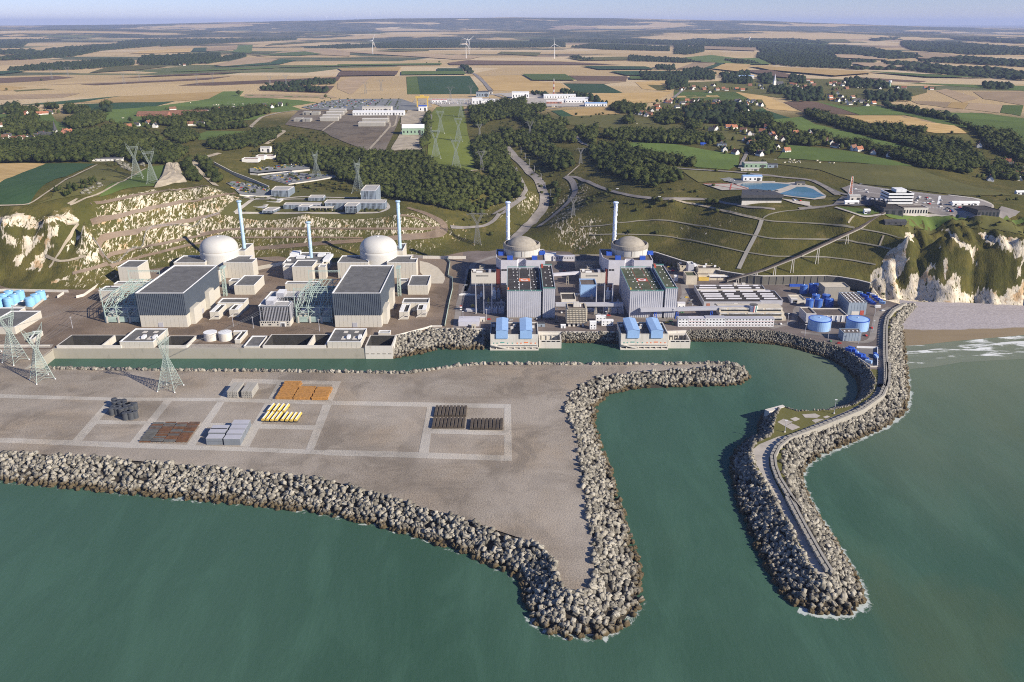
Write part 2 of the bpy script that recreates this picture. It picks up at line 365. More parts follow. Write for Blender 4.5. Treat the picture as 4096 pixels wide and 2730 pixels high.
def water(name,deep,mid,shallow=None):
 m = NT(name); x,y,z = m.sep()
 f = m.ramp(m.noise(1,4,.6,m.scale((.004,.0022,0),rot=(0,0,.35)),.6),.3,.7); col = m.mix(f,deep,mid)
 col = m.mix(m.math('MULTIPLY',m.ramp(m.noise(1,5,.65,m.scale((.03,.009,0),rot=(0,0,.3)),.8),.42,.70),.42),col,k(mid,1.32))
 if shallow:
 # sand-laden water along the open beach: distance measured square to the shoreline
  d = m.math('ADD',m.math('ADD',m.math('MULTIPLY',x,.05),m.math('MULTIPLY',y,1.0)),m.math('MULTIPLY',m.math('SUBTRACT',m.noise(1,4,.6,m.scale((.010,.004,0),rot=(0,0,.3)),.5),.5),260))
  e = m.math('MULTIPLY',m.ramp(d,330,800),m.ramp(x,200,320)); col = m.mix(m.math('MULTIPLY',e,.95),col,shallow)
  d2 = m.math('MULTIPLY',m.ramp(m.noise(1,4,.6,m.scale((.006,.003,0),rot=(0,0,-.6)),1),.52,.7),m.ramp(x,60,200)); col = m.mix(m.math('MULTIPLY',d2,.35),col,(.10,.125,.065))
 hgt = m.math('ADD',m.noise(1,3,.6,m.scale((.35,.10,0),rot=(0,0,.3))),m.math('MULTIPLY',m.noise(1.2,3),.4))
 m.bump(hgt,.18,.8); m.b.inputs['IOR'].default_value = 1.33
 return m.done(col,.38,0,.12)
M['sea'] = water('sea_water',(.039,.090,.060),(.057,.117,.083),(.15,.185,.125))
M['basin'] = plain('basin_water',(.045,.105,.085),.15,.1,.05)
M['pool'] = plain('reservoir_water',(.06,.15,.165),.15,.1,.02)
def surf_mat():
 m = NT('surf_foam'); at = m.attr('foam'); f = m.noise(1,6,.7,m.scale((.05,.16,0),rot=(0,0,.15)),.6)
 ff = m.ramp(m.math('ADD',m.math('SUBTRACT',f,.5),at),.45,.62)
 col = m.mix(ff,m.mix(m.noise(.02,3),(.165,.195,.135),(.20,.22,.155)),(.80,.82,.80)); m.bump(f,.5,.6); return m.done(col,.4)
M['surf'] = surf_mat()
def beach_mat():
 m = NT('shingle_and_sand'); at = m.attr('row')
 peb = m.mix(m.ramp(m.noise(.5,5,.8),.35,.65),(.30,.27,.28),(.46,.42,.42)); peb = m.mix(m.math('MULTIPLY',m.ramp(m.noise(1,4,.6,m.scale((.01,.25,1))),.5,.7),.3),peb,(.25,.22,.22))
 sand = m.mix(m.noise(1,4,.6,m.scale((.01,.1,1))),(.28,.215,.13),(.20,.155,.10))
 col = m.mix(m.ramp(m.math('ADD',at,m.math('MULTIPLY',m.math('SUBTRACT',m.noise(.05,4),.5),.08)),.60,.64),peb,sand)
 return m.done(col,.8,0,.2)
M['beach'] = beach_mat()
# ---- terrain: surveyed heights -> height field
CP = []
def cp(win,pts,z=None):
 for p in pts:
  zz = p[2]if len(p)>2 else z
  g = G(win,p[0],p[1],zz); CP.append((g.x,g.y,zz))
fz = 4096/2353.0
WIN['F'] = (0,0,4096) # the whole photograph at 2353 marks across
cp('F',[(-500,700),(-200,700),(0,692),(200,692),(400,662),(600,652),(800,652),(1000,652),(1200,640),(1400,640),(1560,650),(1700,680),(1850,690),(1950,702)],4)
cp('F',[(2050,722),(2200,740),(2353,740),(2600,760),(2900,780)],-6)
cp('F',[(-500,655),(-300,655),(0,657),(150,668),(260,628),(440,600),(640,592),(900,592),(1050,592),(1150,578)],9.0)
cp('F',[(2000,668,7),(2100,690,3),(2230,697,3),(2353,702,3),(2600,712,3),(2900,720,3)])
# left chalk cliff
cp('F',[(-400,525,68),(-200,525,68),(0,528,68),(90,525,68),(170,520,67)]); cp('F',[(-400,489,89),(-200,489,89),(0,489,89),(100,487,89),(190,487,88)])
cp('F',[(-300,590,38),(0,595,36),(100,590,38),(180,585,36)])
# terraces behind the plant under construction
cp('F',[(240,604,18),(330,585,18)]); cp('F',[(232,590,34),(330,566,32),(445,548,30),(620,545,26),(840,545,26)])
cp('F',[(214,551,49.4),(330,526,50),(460,500,50.5),(507,493,51),(700,492,51),(920,492,51)])
cp('F',[(212,512,65.7),(330,487,66),(440,463,66),(530,447,65)]); cp('F',[(225,471,84),(320,453,85),(400,438,85),(470,428,84)])
cp('F',[(450,528,36),(620,527,34.6),(840,527,34.6)])
# level ground of the office site
for q in[(360,195),(205,205),(2120,200),(560,60),(1930,60),(2000,130),(1200,100),(900,60),(1700,150),(700,150)]: cp('i',[q],51)
cp('e',[(150,830),(600,800),(1050,800)],51.5)
# spur and haul road right of the offices
cp('j',[(330,330,34),(420,430,22),(500,250,38),(130,160,46),(480,330,30),(500,500,13),(700,560,11),(950,560,11),(1000,600,9.5)])
cp('e',[(1350,920,50),(1500,950,46),(1700,1000,38),(1990,1040,17)])
# wooded hillside and works ground above
cp('d',[(1960,715,60),(2300,830,57),(2350,640,63)]); cp('e',[(20,630,63),(500,600,64),(740,660,62),(100,700,60)])
cp('e',[(900,700,61),(1300,750,60),(1250,600,68),(1700,700,64),(1600,850,54),(1900,800,52),(2200,800,46),(2000,620,68),(1500,500,77),(1000,460,80),(400,400,80)])
cp('e',[(1600,60,98),(1800,60,98),(1530,300,88),(1860,300,86),(1940,600,72),(1560,560,76)])
cp('e',[(300,215,92),(480,80,97),(980,95,98),(1290,140,97),(1230,240,93),(700,320,87),(1010,440,82),(1250,430,84),(1450,420,85)])
# the combe with the access road
cp('f',[(20,390,80),(130,500,67),(250,640,55),(350,800,42),(395,900,33),(370,980,24),(290,1070,14.5),(200,760,56),(60,700,62),(-20,960,36)])
cp('f',[(560,660,64),(640,760,54),(590,880,42),(450,1000,27),(480,500,76),(380,700,56),(250,330,88),(150,200,94),(685,540,75)])
cp('f',[(740,700,66),(1040,810,68),(1250,845,69),(1600,845,72),(620,990,44),(800,900,55),(1000,880,60)])
cp('j',[(1400,410,20),(1550,420,22),(1300,400,14),(1500,560,11),(1800,590,10)])
# right hillside: head of the wall, berms, brow
cp('k',[(570,600),(840,686),(1260,796),(1700,850),(2353,846)],20); cp('l',[(400,856),(740,925)],20)
cp('k',[(480,430,33),(860,455,33),(1500,605,35),(2000,650,35),(2353,655,35)]); cp('k',[(200,300,44),(480,268,46),(1100,335,50),(1640,440,50),(2353,475,50)])
cp('k',[(900,100,66),(1300,170,66),(1690,262,65),(2353,310,65)]); cp('k',[(300,10,68),(760,40,73),(1400,110,74),(1700,145,76),(2353,125,76)])
cp('l',[(680,240,74),(400,480,50),(600,500,50),(920,575,48),(300,655,35),(780,735,33),(600,350,65),(900,230,76)])
# right chalk cliff
cp('l',[(1150,388,72),(1480,358,76),(1650,380,76),(1850,402,76),(2100,425,76),(2353,452,75),(2700,470,75)]); cp('l',[(1000,570,50),(870,730,33),(1250,560,52)])
cp('l',[(1600,640,44),(2000,640,46),(2300,700,40),(1400,760,28),(1750,830,24),(2150,850,24)])
# plateau
cp('g',[(830,1000,77),(1200,950,78),(2000,1000,78),(2300,900,79),(800,750,80),(1700,820,81),(2250,820,80),(600,600,85),(300,500,87),(1400,575,84),(1750,640,76),(2000,720,70),(2300,680,62),(1700,530,82),(1200,420,88),(2200,540,66),(2300,300,90)])
cp('g',[(0,520,86),(100,300,93),(900,250,94),(1600,250,96),(0,700,80),(450,800,78)]); cp('f',[(1000,370,90),(2000,480,86),(1500,580,84),(2200,640,83),(1000,255,96),(1600,150,97),(600,150,97),(2000,700,79)])
cp('d',[(0,910,89),(250,905,89),(800,880,88),(820,550,93),(0,550,94),(1430,565,91),(1280,730,88),(1320,750,86),(1650,520,86),(1850,460,85),(1000,700,89),(1800,740,82),(2200,450,78)])
cp('d',[(1100,240,97),(500,340,95),(1680,310,92),(0,250,97),(2100,270,90)])
for x_ in(-2600,-1900,-1200,-500,200,900,1600,2300,3000):
 for y_ in(2600,3100): CP.append((x_,y_,100))
CP+=[(-1700,1500,95),(-1500,1000,90),(-2600,1500,98),(1600,1300,85),(1900,1700,92),(1500,1000,78),(2600,1200,85),(-1500,700,4),(1700,700,-6),(3200,1000,78),(-3000,1000,90)]
CP = np.array(CP)
def _rbf():
 n = len(CP); D = np.hypot(CP[:,0,None]-CP[None,:,0],CP[:,1,None]-CP[None,:,1])
 A = np.zeros((n+1,n+1)); A[:n,:n] = D+np.eye(n)*-2.5; A[:n,n] = 1; A[n,:n] = 1
 return np.linalg.solve(A,np.append(CP[:,2],0))
WT = _rbf()
XS = np.concatenate([-np.geomspace(60000,800,46),np.concatenate([np.arange(-780,330,4.4),np.arange(331,800.1,2.7)]),np.geomspace(815,60000,46)])
YS = np.concatenate([np.arange(780,860,10),np.concatenate([np.arange(860,1010,2.7),np.arange(1011,1260,3.4)]),np.geomspace(1264,3200,110),np.geomspace(3300,70000,34)])
XX,YY = np.meshgrid(XS,YS)
def _eval(x,y):
 out = np.full(x.shape,WT[-1])
 for(a,b,_),w_ in zip(CP,WT[:-1]): out+=w_*np.hypot(x-a,y-b)
 return out
xf,yf = np.clip(XX,-3000,3000),np.clip(YY,700,3200)
ZZ = _eval(xf,yf)
sm = lambda t: np.clip(t,0,1)**2*(3-2*np.clip(t,0,1))
bl = sm((YY-2500)/600.); ZZ = ZZ*(1-bl)+100*bl
sx = sm((np.abs(XX)-2200)/700.)*sm((YY-1000)/400.); ZZ = ZZ*(1-sx)+(94+6*bl)*sx
LOWSEA = (YY<1000)&(np.abs(XX)>1500);
# land falls away under the sea to the sides, the coast runs on left and right
# relief noise on open slopes; gullies on the two cliffs
def inwin(win,x0,y0,x1,y1,zlo,zhi): # plan rectangle that covers a marked part of the picture
 a = [G(win,x_,y_,z_)for x_ in(x0,x1)for y_ in(y0,y1)for z_ in(zlo,zhi)]
 return min(p.x for p in a),max(p.x for p in a),min(p.y for p in a),max(p.y for p in a)
slope_n = (fbm(XX/40,YY/40,4,3)-.47)*5
wild = sm((YY-880)/60)*(1-sm((YY-2300)/300))
ZZ+=slope_n*wild*(.5-.36*sm((XX+500)/40)*(1-sm((XX+90)/40))*(YY<1230)-.32*sm((XX-60)/60)*(YY<1250))
CL = sm((-330-XX)/40)*sm((YY-925)/20)*(1-sm((YY-985)/25))
CL_L = sm((-500-XX)/40)*sm((ZZ-12)/12)*(1-sm((ZZ-86)/5))*(1-sm((YY-985)/25))
CL_R = sm((XX-(392+(ZZ-10)*1.5))/22)*sm((ZZ-4)/5)*(1-sm((ZZ-74)/4))*(1-sm((YY-1010)/30))
rid = (np.abs(fbm(XX/42,YY/110,3,9)-.44)*2)**.75
rd2 = (np.abs(fbm(XX/13,YY/40,3,19)-.44)*2)**.8
ZC = ZZ.copy()
ZZ+=CL_R*((rid-.33)*30+(rd2-.3)*10+(fbm(XX/6,YY/9,3,21)-.45)*7)
ZZ = np.where(CL_R>0,np.minimum(ZZ,np.maximum(ZC,75.5)),ZZ)
ZZ+=CL_L*((np.abs(fbm(XX/30,YY/70,4,5)-.47)*2-.22)*22+(fbm(XX/8,YY/8,3,2)-.45)*5)
# cut made for the retaining wall: ground level in front of it
_rw = []
for win_,pts_ in(('k',((300,594),(470,598),(570,600),(840,686),(1050,742),(1260,796),(1480,832),(1700,850),(2000,848),(2353,846))),('l',((400,856),(600,890),(740,925)))): _rw+=[G(win_,x_,y_,20.4)for x_,y_ in pts_]
wy = np.interp(XX,[p.x for p in _rw],[p.y for p in _rw]); inr = (XX>_rw[0].x)&(XX<_rw[-1].x+2)
ZZ = np.where(inr&(YY<wy+2.2),np.minimum(ZZ,6.0),ZZ); ZZ = np.where(inr&(YY>=wy+2.2)&(YY<wy+14),np.maximum(ZZ,20.2),ZZ)
gy,gx = np.gradient(ZZ,YS,XS); SL = np.hypot(gx,gy)
# how much chalk shows (0.5 = half), bare soil, and where the slopes give way to the farmed plain
chalk_ = np.full(XX.shape,.12)
terr = sm((XX+540)/25)*(1-sm((XX+75)/60))*sm((SL-.16)/.12)*(1-sm((YY-(1195-.12*(XX+400)))/12))*sm((ZZ-9)/4)*(1-sm((ZZ-87)/3))
lowband = 1-sm((ZZ-24)/8)
chalk_+=terr*(.322-.10*lowband+.04*sm((-220-XX)/80))


chalk_+=.30*sm((SL-.3)/.2)*sm((XX+60)/40)*(1-sm((XX-110)/40))*(YY<1350)*sm((ZZ-9)/5)
chalk_+=.17*sm((SL-.3)/.2)*sm((XX-60)/40)*(1-sm((XX-300)/40))*(YY<1180)*sm((ZZ-18)/4)*sm((fbm(XX/60,YY/25,3,5)-.5)/.1)
def area(p): return sum(p[i-1][0]*p[i][1]-p[i][0]*p[i-1][1]for i in range(len(p)))/2
def pip(pts,poly):
 x,y = pts[:,0],pts[:,1]; c = np.zeros(len(pts),bool); n = len(poly)
 for i in range(n):
  (x1,y1),(x2,y2) = poly[i-1][:2],poly[i][:2]
  if y1==y2: continue
  c^=((y1>y)!=(y2>y))&(x<(x2-x1)*(y-y1)/(y2-y1)+x1)
 return c
 # chalk faces mapped from the survey: outlines marked on the picture, read at every terrain point
def mapped(win,polys):
 dx,dy,dz = XX,YY,ZZ-EYE; dep = dy*CT-dz*ST; u = U0+F*dx/dep; v = V0-F*(dy*ST+dz*CT)/dep; a_,b_,wd_ = WIN[win]
 q_ = np.stack([((u-a_)*2353/wd_).ravel(),((v-b_)*2353/wd_).ravel()],1); q_ = q_+np.stack([(fbm(XX/14,YY/14,3,51).ravel()-.47)*90,(fbm(XX/14,YY/14,3,57).ravel()-.47)*90],1)
 c = np.zeros(len(q_),bool)
 for pl_ in polys: c|=pip(q_,pl_)
 return c.reshape(XX.shape)
PR = [[(735,990),(760,830),(850,740),(890,620),(960,570),(1090,460),(1110,395),(1200,375),(1220,440),(1130,500),(1090,600),(1125,680),(1095,760),(1065,830),(1015,900),(1060,1000)],
[(735,985),(1060,1000),(1130,930),(1160,820),(1230,820),(1250,880),(1330,800),(1400,710),(1435,760),(1350,830),(1440,860),(1530,940),(1560,900),(1600,830),(1690,850),(1700,950),(1690,1020),(1800,1046),(1890,940),(2010,990),(2100,1046),(2250,930),(2400,880),(2400,1250),(735,1250)],
[(1460,355),(1540,365),(1650,400),(1700,480),(1850,520),(1865,575),(1800,600),(1850,720),(1800,710),(1740,600),(1620,490),(1590,420)],[(1840,400),(2400,460),(2400,720),(2320,640),(2260,640),(2150,580),(1990,520),(1870,445)],[(1440,530),(1490,530),(1485,610)],[(1495,670),(1550,650),(1555,760),(1530,900),(1500,780)],[(2250,700),(2330,720),(2353,900),(2290,840)]]
PL = [[(-900,190),(0,205),(180,195),(330,195),(410,270),(440,300),(490,215),(520,250),(600,175),(640,200),(770,155),(760,220),(860,250),(830,290),(720,290),(560,310),(440,350),(330,350),(290,365),(150,340),(0,360),(-900,350)],[(20,395),(120,395),(180,460),(160,560),(90,500)],[(230,440),(460,400),(440,480),(320,560),(280,640),(200,590)],[(490,330),(640,320),(620,420),(540,470),(550,550),(470,620),(450,780),(400,790),(380,720),(340,800),(260,790),(360,640),(440,560),(480,440)],[(120,640),(280,630),(210,740),(120,700)],[(880,680),(960,600),(1010,600),(1060,650),(1000,700),(940,700)],[(640,610),(860,380),(880,400),(760,560),(660,620)],[(520,930),(640,870),(740,850),(700,900),(580,935)],[(-500,420),(-200,400),(-150,700),(-400,780)]]
ok_ = (YY>860)&(YY<1090)
chalk_ = np.where(ok_&mapped('l',PR)&(XX>250)&(XX<900),np.maximum(chalk_,.66),chalk_); chalk_ = np.where(ok_&mapped('h',PL)&(XX<-400),np.maximum(chalk_,.62),chalk_)
nearm = 1-sm((YY-1950+.12*np.abs(XX))/350)
V = np.stack([XX,YY,ZZ],-1).reshape(-1,3); ny,nx = XX.shape
ii = np.arange(ny*nx).reshape(ny,nx); q = np.stack([ii[:-1,:-1],ii[:-1,1:],ii[1:,1:],ii[1:,:-1]],-1).reshape(-1,4)
me = big_mesh('terrain',V,q,M['land'],smooth=True)
for nm,arr in(('chalk',chalk_),('slope',nearm),('bare',np.zeros(XX.shape))):
 at = me.attributes.new(nm,'FLOAT','POINT'); at.data.foreach_set('value',arr.astype(np.float32).ravel())
link('terrain',me,kind='structure')
def hz(x,y): # height of the terrain mesh, arrays welcome
 x = np.asarray(x,float); y = np.asarray(y,float)
 i = np.clip(np.searchsorted(XS,x)-1,0,nx-2); j = np.clip(np.searchsorted(YS,y)-1,0,ny-2)
 fx = (x-XS[i])/(XS[i+1]-XS[i]); fy = np.clip((y-YS[j])/(YS[j+1]-YS[j]),0,1)
 return(ZZ[j,i]*(1-fx)+ZZ[j,i+1]*fx)*(1-fy)+(ZZ[j+1,i]*(1-fx)+ZZ[j+1,i+1]*fx)*fy
YM = np.concatenate([np.arange(880,2600,2.0),np.geomspace(2600,60000,500)])
def T(win,x,y): # where a mark meets the land
 u,v = src(win,x,y); d = ray(u,v)
 xs = d[0]/d[1]*YM; zr = EYE+d[2]/d[1]*YM; below = zr<hz(xs,YM)
 kx = np.argmax(below)if below.any()else len(YM)-1
 kx = max(kx,1); lo,hi = YM[kx-1],YM[kx]
 for _ in range(12):
  md = (lo+hi)/2
  if EYE+d[2]/d[1]*md<hz(d[0]/d[1]*md,md): hi = md
  else: lo = md
 X_ = d[0]/d[1]*hi; return Vector((X_,hi,float(hz(X_,hi))))
 # ---- sheets laid on the land
LAYER = [0]
def sheet_xy(name,poly,mat,off=None,step=None,zf=None,kind='structure',smoothed=False):
 poly = [(p[0],p[1])for p in poly]
 if area(poly)<0: poly = poly[::-1]
 ymin = min(p[1]for p in poly); ymax = max(p[1]for p in poly); far = ymin>3150
 LAYER[0]+=1
 off = (.3+.0035*LAYER[0])if off is None else off
 if far: off = .3+.05*LAYER[0]
 if step is None: step = 4000 if far else max(5,(ymax-900)/70,5)
 b = []
 for i in range(len(poly)):
  p,q_ = poly[i-1],poly[i]; L = hypot(q_[0]-p[0],q_[1]-p[1]); n = max(1,int(L/step))
  b+=[(p[0]+(q_[0]-p[0])*t/n,p[1]+(q_[1]-p[1])*t/n)for t in range(n)]
 inner = []
 if not far:
  xs = np.arange(min(p[0]for p in poly)+step/2,max(p[0]for p in poly),step); ys = np.arange(ymin+step/2,ymax,step)
  if len(xs)and len(ys):
   g = np.stack(np.meshgrid(xs,ys),-1).reshape(-1,2); ok = pip(g,poly)
   bb = np.array(b); g = g[ok]
   if len(g):
    dmin = np.array([np.min(np.hypot(bb[:,0]-p[0],bb[:,1]-p[1]))for p in g]); g = g[dmin>step*.4]
   inner = [tuple(p)for p in g]
 pts = [Vector(p)for p in b+inner]
 vs,es,fs,*_ = delaunay_2d_cdt(pts,[(i,(i+1)%len(b))for i in range(len(b))],[],1,1e-4)
 xy = np.array([(v_.x,v_.y)for v_ in vs])
 z = (hz(xy[:,0],xy[:,1])if zf is None else np.full(len(xy),zf))+off
 me = bpy.data.meshes.new(name); me.from_pydata([(a[0],a[1],c)for a,c in zip(xy,z)],[],[tuple(f)for f in fs]); me.materials.append(mat)
 if sum(p_.normal.z for p_ in me.polygons)<0: me.flip_normals()
 me.polygons.foreach_set('use_smooth',[True]*len(me.polygons))
 return link(name,me,kind=kind)
def sheet(name,win,pts,mat,**kw):
 return sheet_xy(name,[T(win,*p)for p in pts],mat,**kw)
def strip_xy(name,line,width,mat,off=None,zf=None,step=None,kind='structure'):
 L = [Vector((p[0],p[1]))for p in line]; out = []
 # resample
 for a,b in zip(L[:-1],L[1:]):
  n = max(1,int((b-a).length/(step or max(6,a.y/160)))); out+=[a+(b-a)*t/n for t in range(n)]
 out.append(L[-1])
 for _ in range(2): # soften the corners
  out = [out[0]]+[(out[i-1]+out[i]*2+out[i+1])/4 for i in range(1,len(out)-1)]+[out[-1]]
 LAYER[0]+=1; off = (.3+.012*LAYER[0])if off is None else off
 m = MB(); vs = []; N = 5
 for i,p in enumerate(out):
  d = out[min(i+1,len(out)-1)]-out[max(i-1,0)]; d.normalize(); nrm = Vector((-d.y,d.x)); wd = width[0]+(width[1]-width[0])*i/(len(out)-1)if isinstance(width,tuple)else width
  for k_ in range(N):
   q_ = p+nrm*wd*(k_/(N-1)-.5); vs.append((q_.x,q_.y,(float(hz(q_.x,q_.y))if zf is None else zf)+off))
 fs = [(i*N+k_,(i+1)*N+k_,(i+1)*N+k_+1,i*N+k_+1)for i in range(len(out)-1)for k_ in range(N-1)]
 m.add(vs,[tuple(reversed(f))for f in fs]); o = m.build(name,mat,smooth=True,kind=kind)
 return o
def strip(name,win,pts,width,mat,**kw):
 q_ = []
 for a,b in zip(pts[:-1],pts[1:]):
  n = max(1,int(hypot(b[0]-a[0],b[1]-a[1])/45)); q_+=[(a[0]+(b[0]-a[0])*i/n,a[1]+(b[1]-a[1])*i/n)for i in range(n)]
 return strip_xy(name,[T(win,*p)for p in q_+[pts[-1]]],width,mat,**kw)
 # ---- sea, made ground, quay, yard
MB().box(-70000,70000,-3000,1400,-30,0).build('sea',M['sea'],kind='structure')
def line(pts,z=ZP): # [(win, (x,y), (x,y)...)...] -> points at height z
 out = []
 for g in pts: out+=[G(g[0],p[0],p[1],z)for p in g[1:]]
 return out
WIN['F'] = (0,0,4096)
# platform of the plant
edge = line([('m',(-2600,770),(552,775)),('n',(1722,770),(2025,768),(2040,652)),('o',(330,577),(885,582),(1690,600),(2270,600)),('p',(180,598),(905,585),(1500,577),(1850,590),(2050,640),(2353,722)),
('q',(250,702),(430,762),(740,985),(830,990),(890,850),(890,600),(905,450),(1080,312))])
def notched(e):
 out = [e[0],e[1]]
 for win,xa,xb,yk in(('m',555,1235,628),('m',1634,1925,636),('n',635,1300,622),('n',1716,2005,630)):
  x0,x1,yb = G(win,xa,765,13).x+.5,G(win,xb,765,13).x-.5,G(win,(xa+xb)/2,yk,13).y-.5; y0 = e[1].y
  out+=[Vector((x0,y0,ZP)),Vector((x0,yb,ZP)),Vector((x1,yb,ZP)),Vector((x1,y0,ZP))]
 return out+list(e[3:])
edge = notched(edge)
pl = [(p.x,p.y)for p in edge]+[(385,925),(330,960),(300,1010),(120,1120),(-120,1120),(-470,1120),(-1600,1050)]
sheet_xy('platform',pl,M['platform'],off=0,step=40,zf=ZP)
# older half of the plant is paved
pv = line([('o',(560,560),(885,584),(1690,602),(2270,602)),('p',(180,600),(905,587),(1500,579),(1850,592),(2050,642),(2353,724)),('q',(250,704),(430,764),(740,987),(828,992),(886,850),(886,600),(900,450),(1070,314))])
sheet_xy('paved_ground',[(p.x,p.y)for p in pv]+[(383,922),(330,955),(300,1005),(120,1110),(-66,1110)],M['tarmac'],off=.05,step=40,zf=ZP)
# quay wall of the new plant
def wall_line(name,pts,z0,z1,th,mat,kind=None,parent=None):
 m = MB(); n = len(pts); A = []; B = []
 for i,p in enumerate(pts):
  d = Vector(pts[min(i+1,n-1)][:2])-Vector(pts[max(i-1,0)][:2]); d.normalize(); nr = Vector((-d.y,d.x))*th
  A.append((p[0],p[1])); B.append((p[0]+nr.x,p[1]+nr.y))
 h0 = z0 if isinstance(z0,list)else[z0]*n; h1 = z1 if isinstance(z1,list)else[z1]*n
 vs = []
 for i in range(n): vs+=[(*A[i],h0[i]),(*B[i],h0[i]),(*B[i],h1[i]),(*A[i],h1[i])]
 fs = [(0,1,2,3)]+[f for i in range(n-1)for f in[(4*i,4*i+3,4*i+7,4*i+4),(4*i+3,4*i+2,4*i+6,4*i+7),(4*i+2,4*i+1,4*i+5,4*i+6)]]+[(4*n-4,4*n-1,4*n-2,4*n-3)]
 m.add(vs,fs); return m.build(name,mat,parent,kind=kind)
qw = line([('m',(290,985),(552,775)),('n',(2025,768))]); qw[2].y = qw[1].y
o = wall_line('quay_wall',qw,-2,ZP+.25,3,M['quay']); tag(o,'long grey concrete quay wall along the straight channel','quay wall')
rb = line([('o',(885,583),(940,583)),('o',(1688,600),(2280,600))])
# ---- storage yard
yard_crest = line([('F',(-500,1030),(0,1040),(150,1047),(320,1060),(480,1075),(620,1090),(760,1105),(880,1140),(1000,1175),(1100,1205),(1190,1235),(1255,1265),(1278,1300),(1285,1340),(1300,1360),(1325,1367),(1345,1365),(1362,1345),(1366,1310),(1362,1240),(1350,1180),(1340,1120),(1333,1060),(1325,1000),(1305,960),(1300,930),(1320,895),(1370,868),(1450,858),(1550,850),(1640,845),(1690,842),(1680,836),(1640,835),(1500,837),(1400,838),(1100,838),(1060,841),(990,851),(940,858),(700,855),(400,852),(112,848)),('m',(300,975),(548,790))])
sheet_xy('yard',[(p.x,p.y)for p in yard_crest]+[(p.x,p.y)for p in line([('m',(545,776),(-2600,771))])],M['yard'],off=0,step=25,zf=ZP)
TR = [('r',(-300,205),(740,237),(1480,240),(2353,262),(2353,288),(1400,262),(740,258),(-300,233)),('s',(44,259),(680,270),(1250,282),(1250,283),(1205,310),(700,300),(44,287)),
('r',(-300,497),(490,525),(1350,560),(2353,598),(2353,628),(1660,600),(830,575),(-300,527)),('s',(0,588),(640,605),(1205,626),(1256,637),(1256,665),(500,640),(0,625)),
('r',(650,388),(1000,398),(1720,415),(2130,425),(2110,455),(1700,445),(1000,420),(630,415)),('r',(725,256),(780,258),(550,530),(485,527)),('r',(1100,260),(1155,262),(930,545),(870,543)),
('r',(1460,266),(1510,268),(1310,562),(1252,558)),('r',(1780,276),(1830,278),(1675,570),(1612,566)),('r',(2170,285),(2230,285),(2110,590),(2055,588)),
('r',(1555,110),(2295,128),(2282,152),(1590,142)),('r',(1565,109),(1612,140),(1540,242),(1478,241)),('r',(1862,143),(1908,144),(1850,252),(1803,250)),('r',(2232,150),(2294,129),(2235,262),(2190,258)),
('s',(688,299),(737,298),(697,612),(630,608)),('s',(1205,282),(1250,282),(1258,665),(1205,660)),('s',(722,450),(1205,462),(1205,493),(705,480))]
for i,g in enumerate(TR): sheet_xy('yard_track',[(p.x,p.y)for p in line([g])],M['track'],off=.04+.006*i,step=30,zf=ZP)
# ---- armoured slopes
def slope(pairs,zc=ZP,zt=-1.0):
 out = []
 for g in pairs:
  win = g[0]
  for(c,t)in g[1:]: out.append((G(win,c[0],c[1],zc),G(win,t[0],t[1],0.0)*1.0))
 return out
def off_slope(pts,dx,dy): # bank that faces away: toe set back by a run (m)
 return[(Vector((p.x,p.y,ZP)),Vector((p.x+dx,p.y+dy,0)))for p in pts]
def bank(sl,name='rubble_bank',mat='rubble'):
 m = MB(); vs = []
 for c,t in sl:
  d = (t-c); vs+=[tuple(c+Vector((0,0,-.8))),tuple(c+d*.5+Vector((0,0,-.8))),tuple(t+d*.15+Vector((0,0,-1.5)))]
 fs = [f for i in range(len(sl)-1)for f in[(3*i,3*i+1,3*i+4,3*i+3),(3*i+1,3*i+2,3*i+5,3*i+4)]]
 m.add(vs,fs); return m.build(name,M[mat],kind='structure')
def pave(sl,size,dens=1.0,lift=.3,jitter=.5,tmax=1.04): # block places on a bank
 P = []
 for(c0,t0),(c1,t1)in zip(sl[:-1],sl[1:]):
  A = ((c1-c0).cross(t0-c0).length+(c1-t1).cross(t0-t1).length)/2
  n = A*dens/(size*size*.42); n = int(n)+(R.random()<n%1)
  for _ in range(n):
   a,b = R.random(),R.random()*tmax-.02
   p = (c0*(1-a)+c1*a)*(1-b)+(t0*(1-a)+t1*a)*b
   P.append((p.x+R.uniform(-1,1)*jitter*size*.3,p.y+R.uniform(-1,1)*jitter*size*.3,p.z+lift+R.uniform(-.35,.55)*size*.6))
 return P
front = slope([('F',((-300,1030),(-300,1092)),((0,1040),(0,1108)),((150,1047),(150,1122)),((320,1060),(300,1137)),((480,1075),(450,1150)),((620,1090),(590,1163)),((760,1105),(730,1180)),((880,1140),(850,1205)),((1000,1175),(960,1235)),((1100,1205),(1070,1275)),((1190,1235),(1150,1308)),((1255,1265),(1197,1335)),
((1278,1300),(1205,1375)),((1285,1340),(1212,1415)),((1300,1360),(1250,1452)),((1325,1367),(1320,1468)),((1345,1365),(1385,1466)),((1362,1345),(1440,1438)),((1366,1310),(1478,1378)),
((1362,1240),(1472,1310)),((1350,1180),(1450,1240)),((1340,1120),(1430,1170)),((1333,1060),(1405,1090)),((1325,1000),(1385,1040)),((1305,960),(1366,970)),((1300,930),(1370,935)),((1320,895),(1400,905)),((1370,868),(1470,893)),((1450,858),(1560,890)),((1550,850),(1650,888)),((1640,845),(1706,885)),((1690,842),(1723,868)),((1685,838),(1715,850)))])
chan = off_slope(line([('F',(1690,838),(1640,836),(1500,838),(1400,838),(1100,838),(1060,841),(990,851),(940,858),(700,855),(400,852),(112,848))]),0,11)
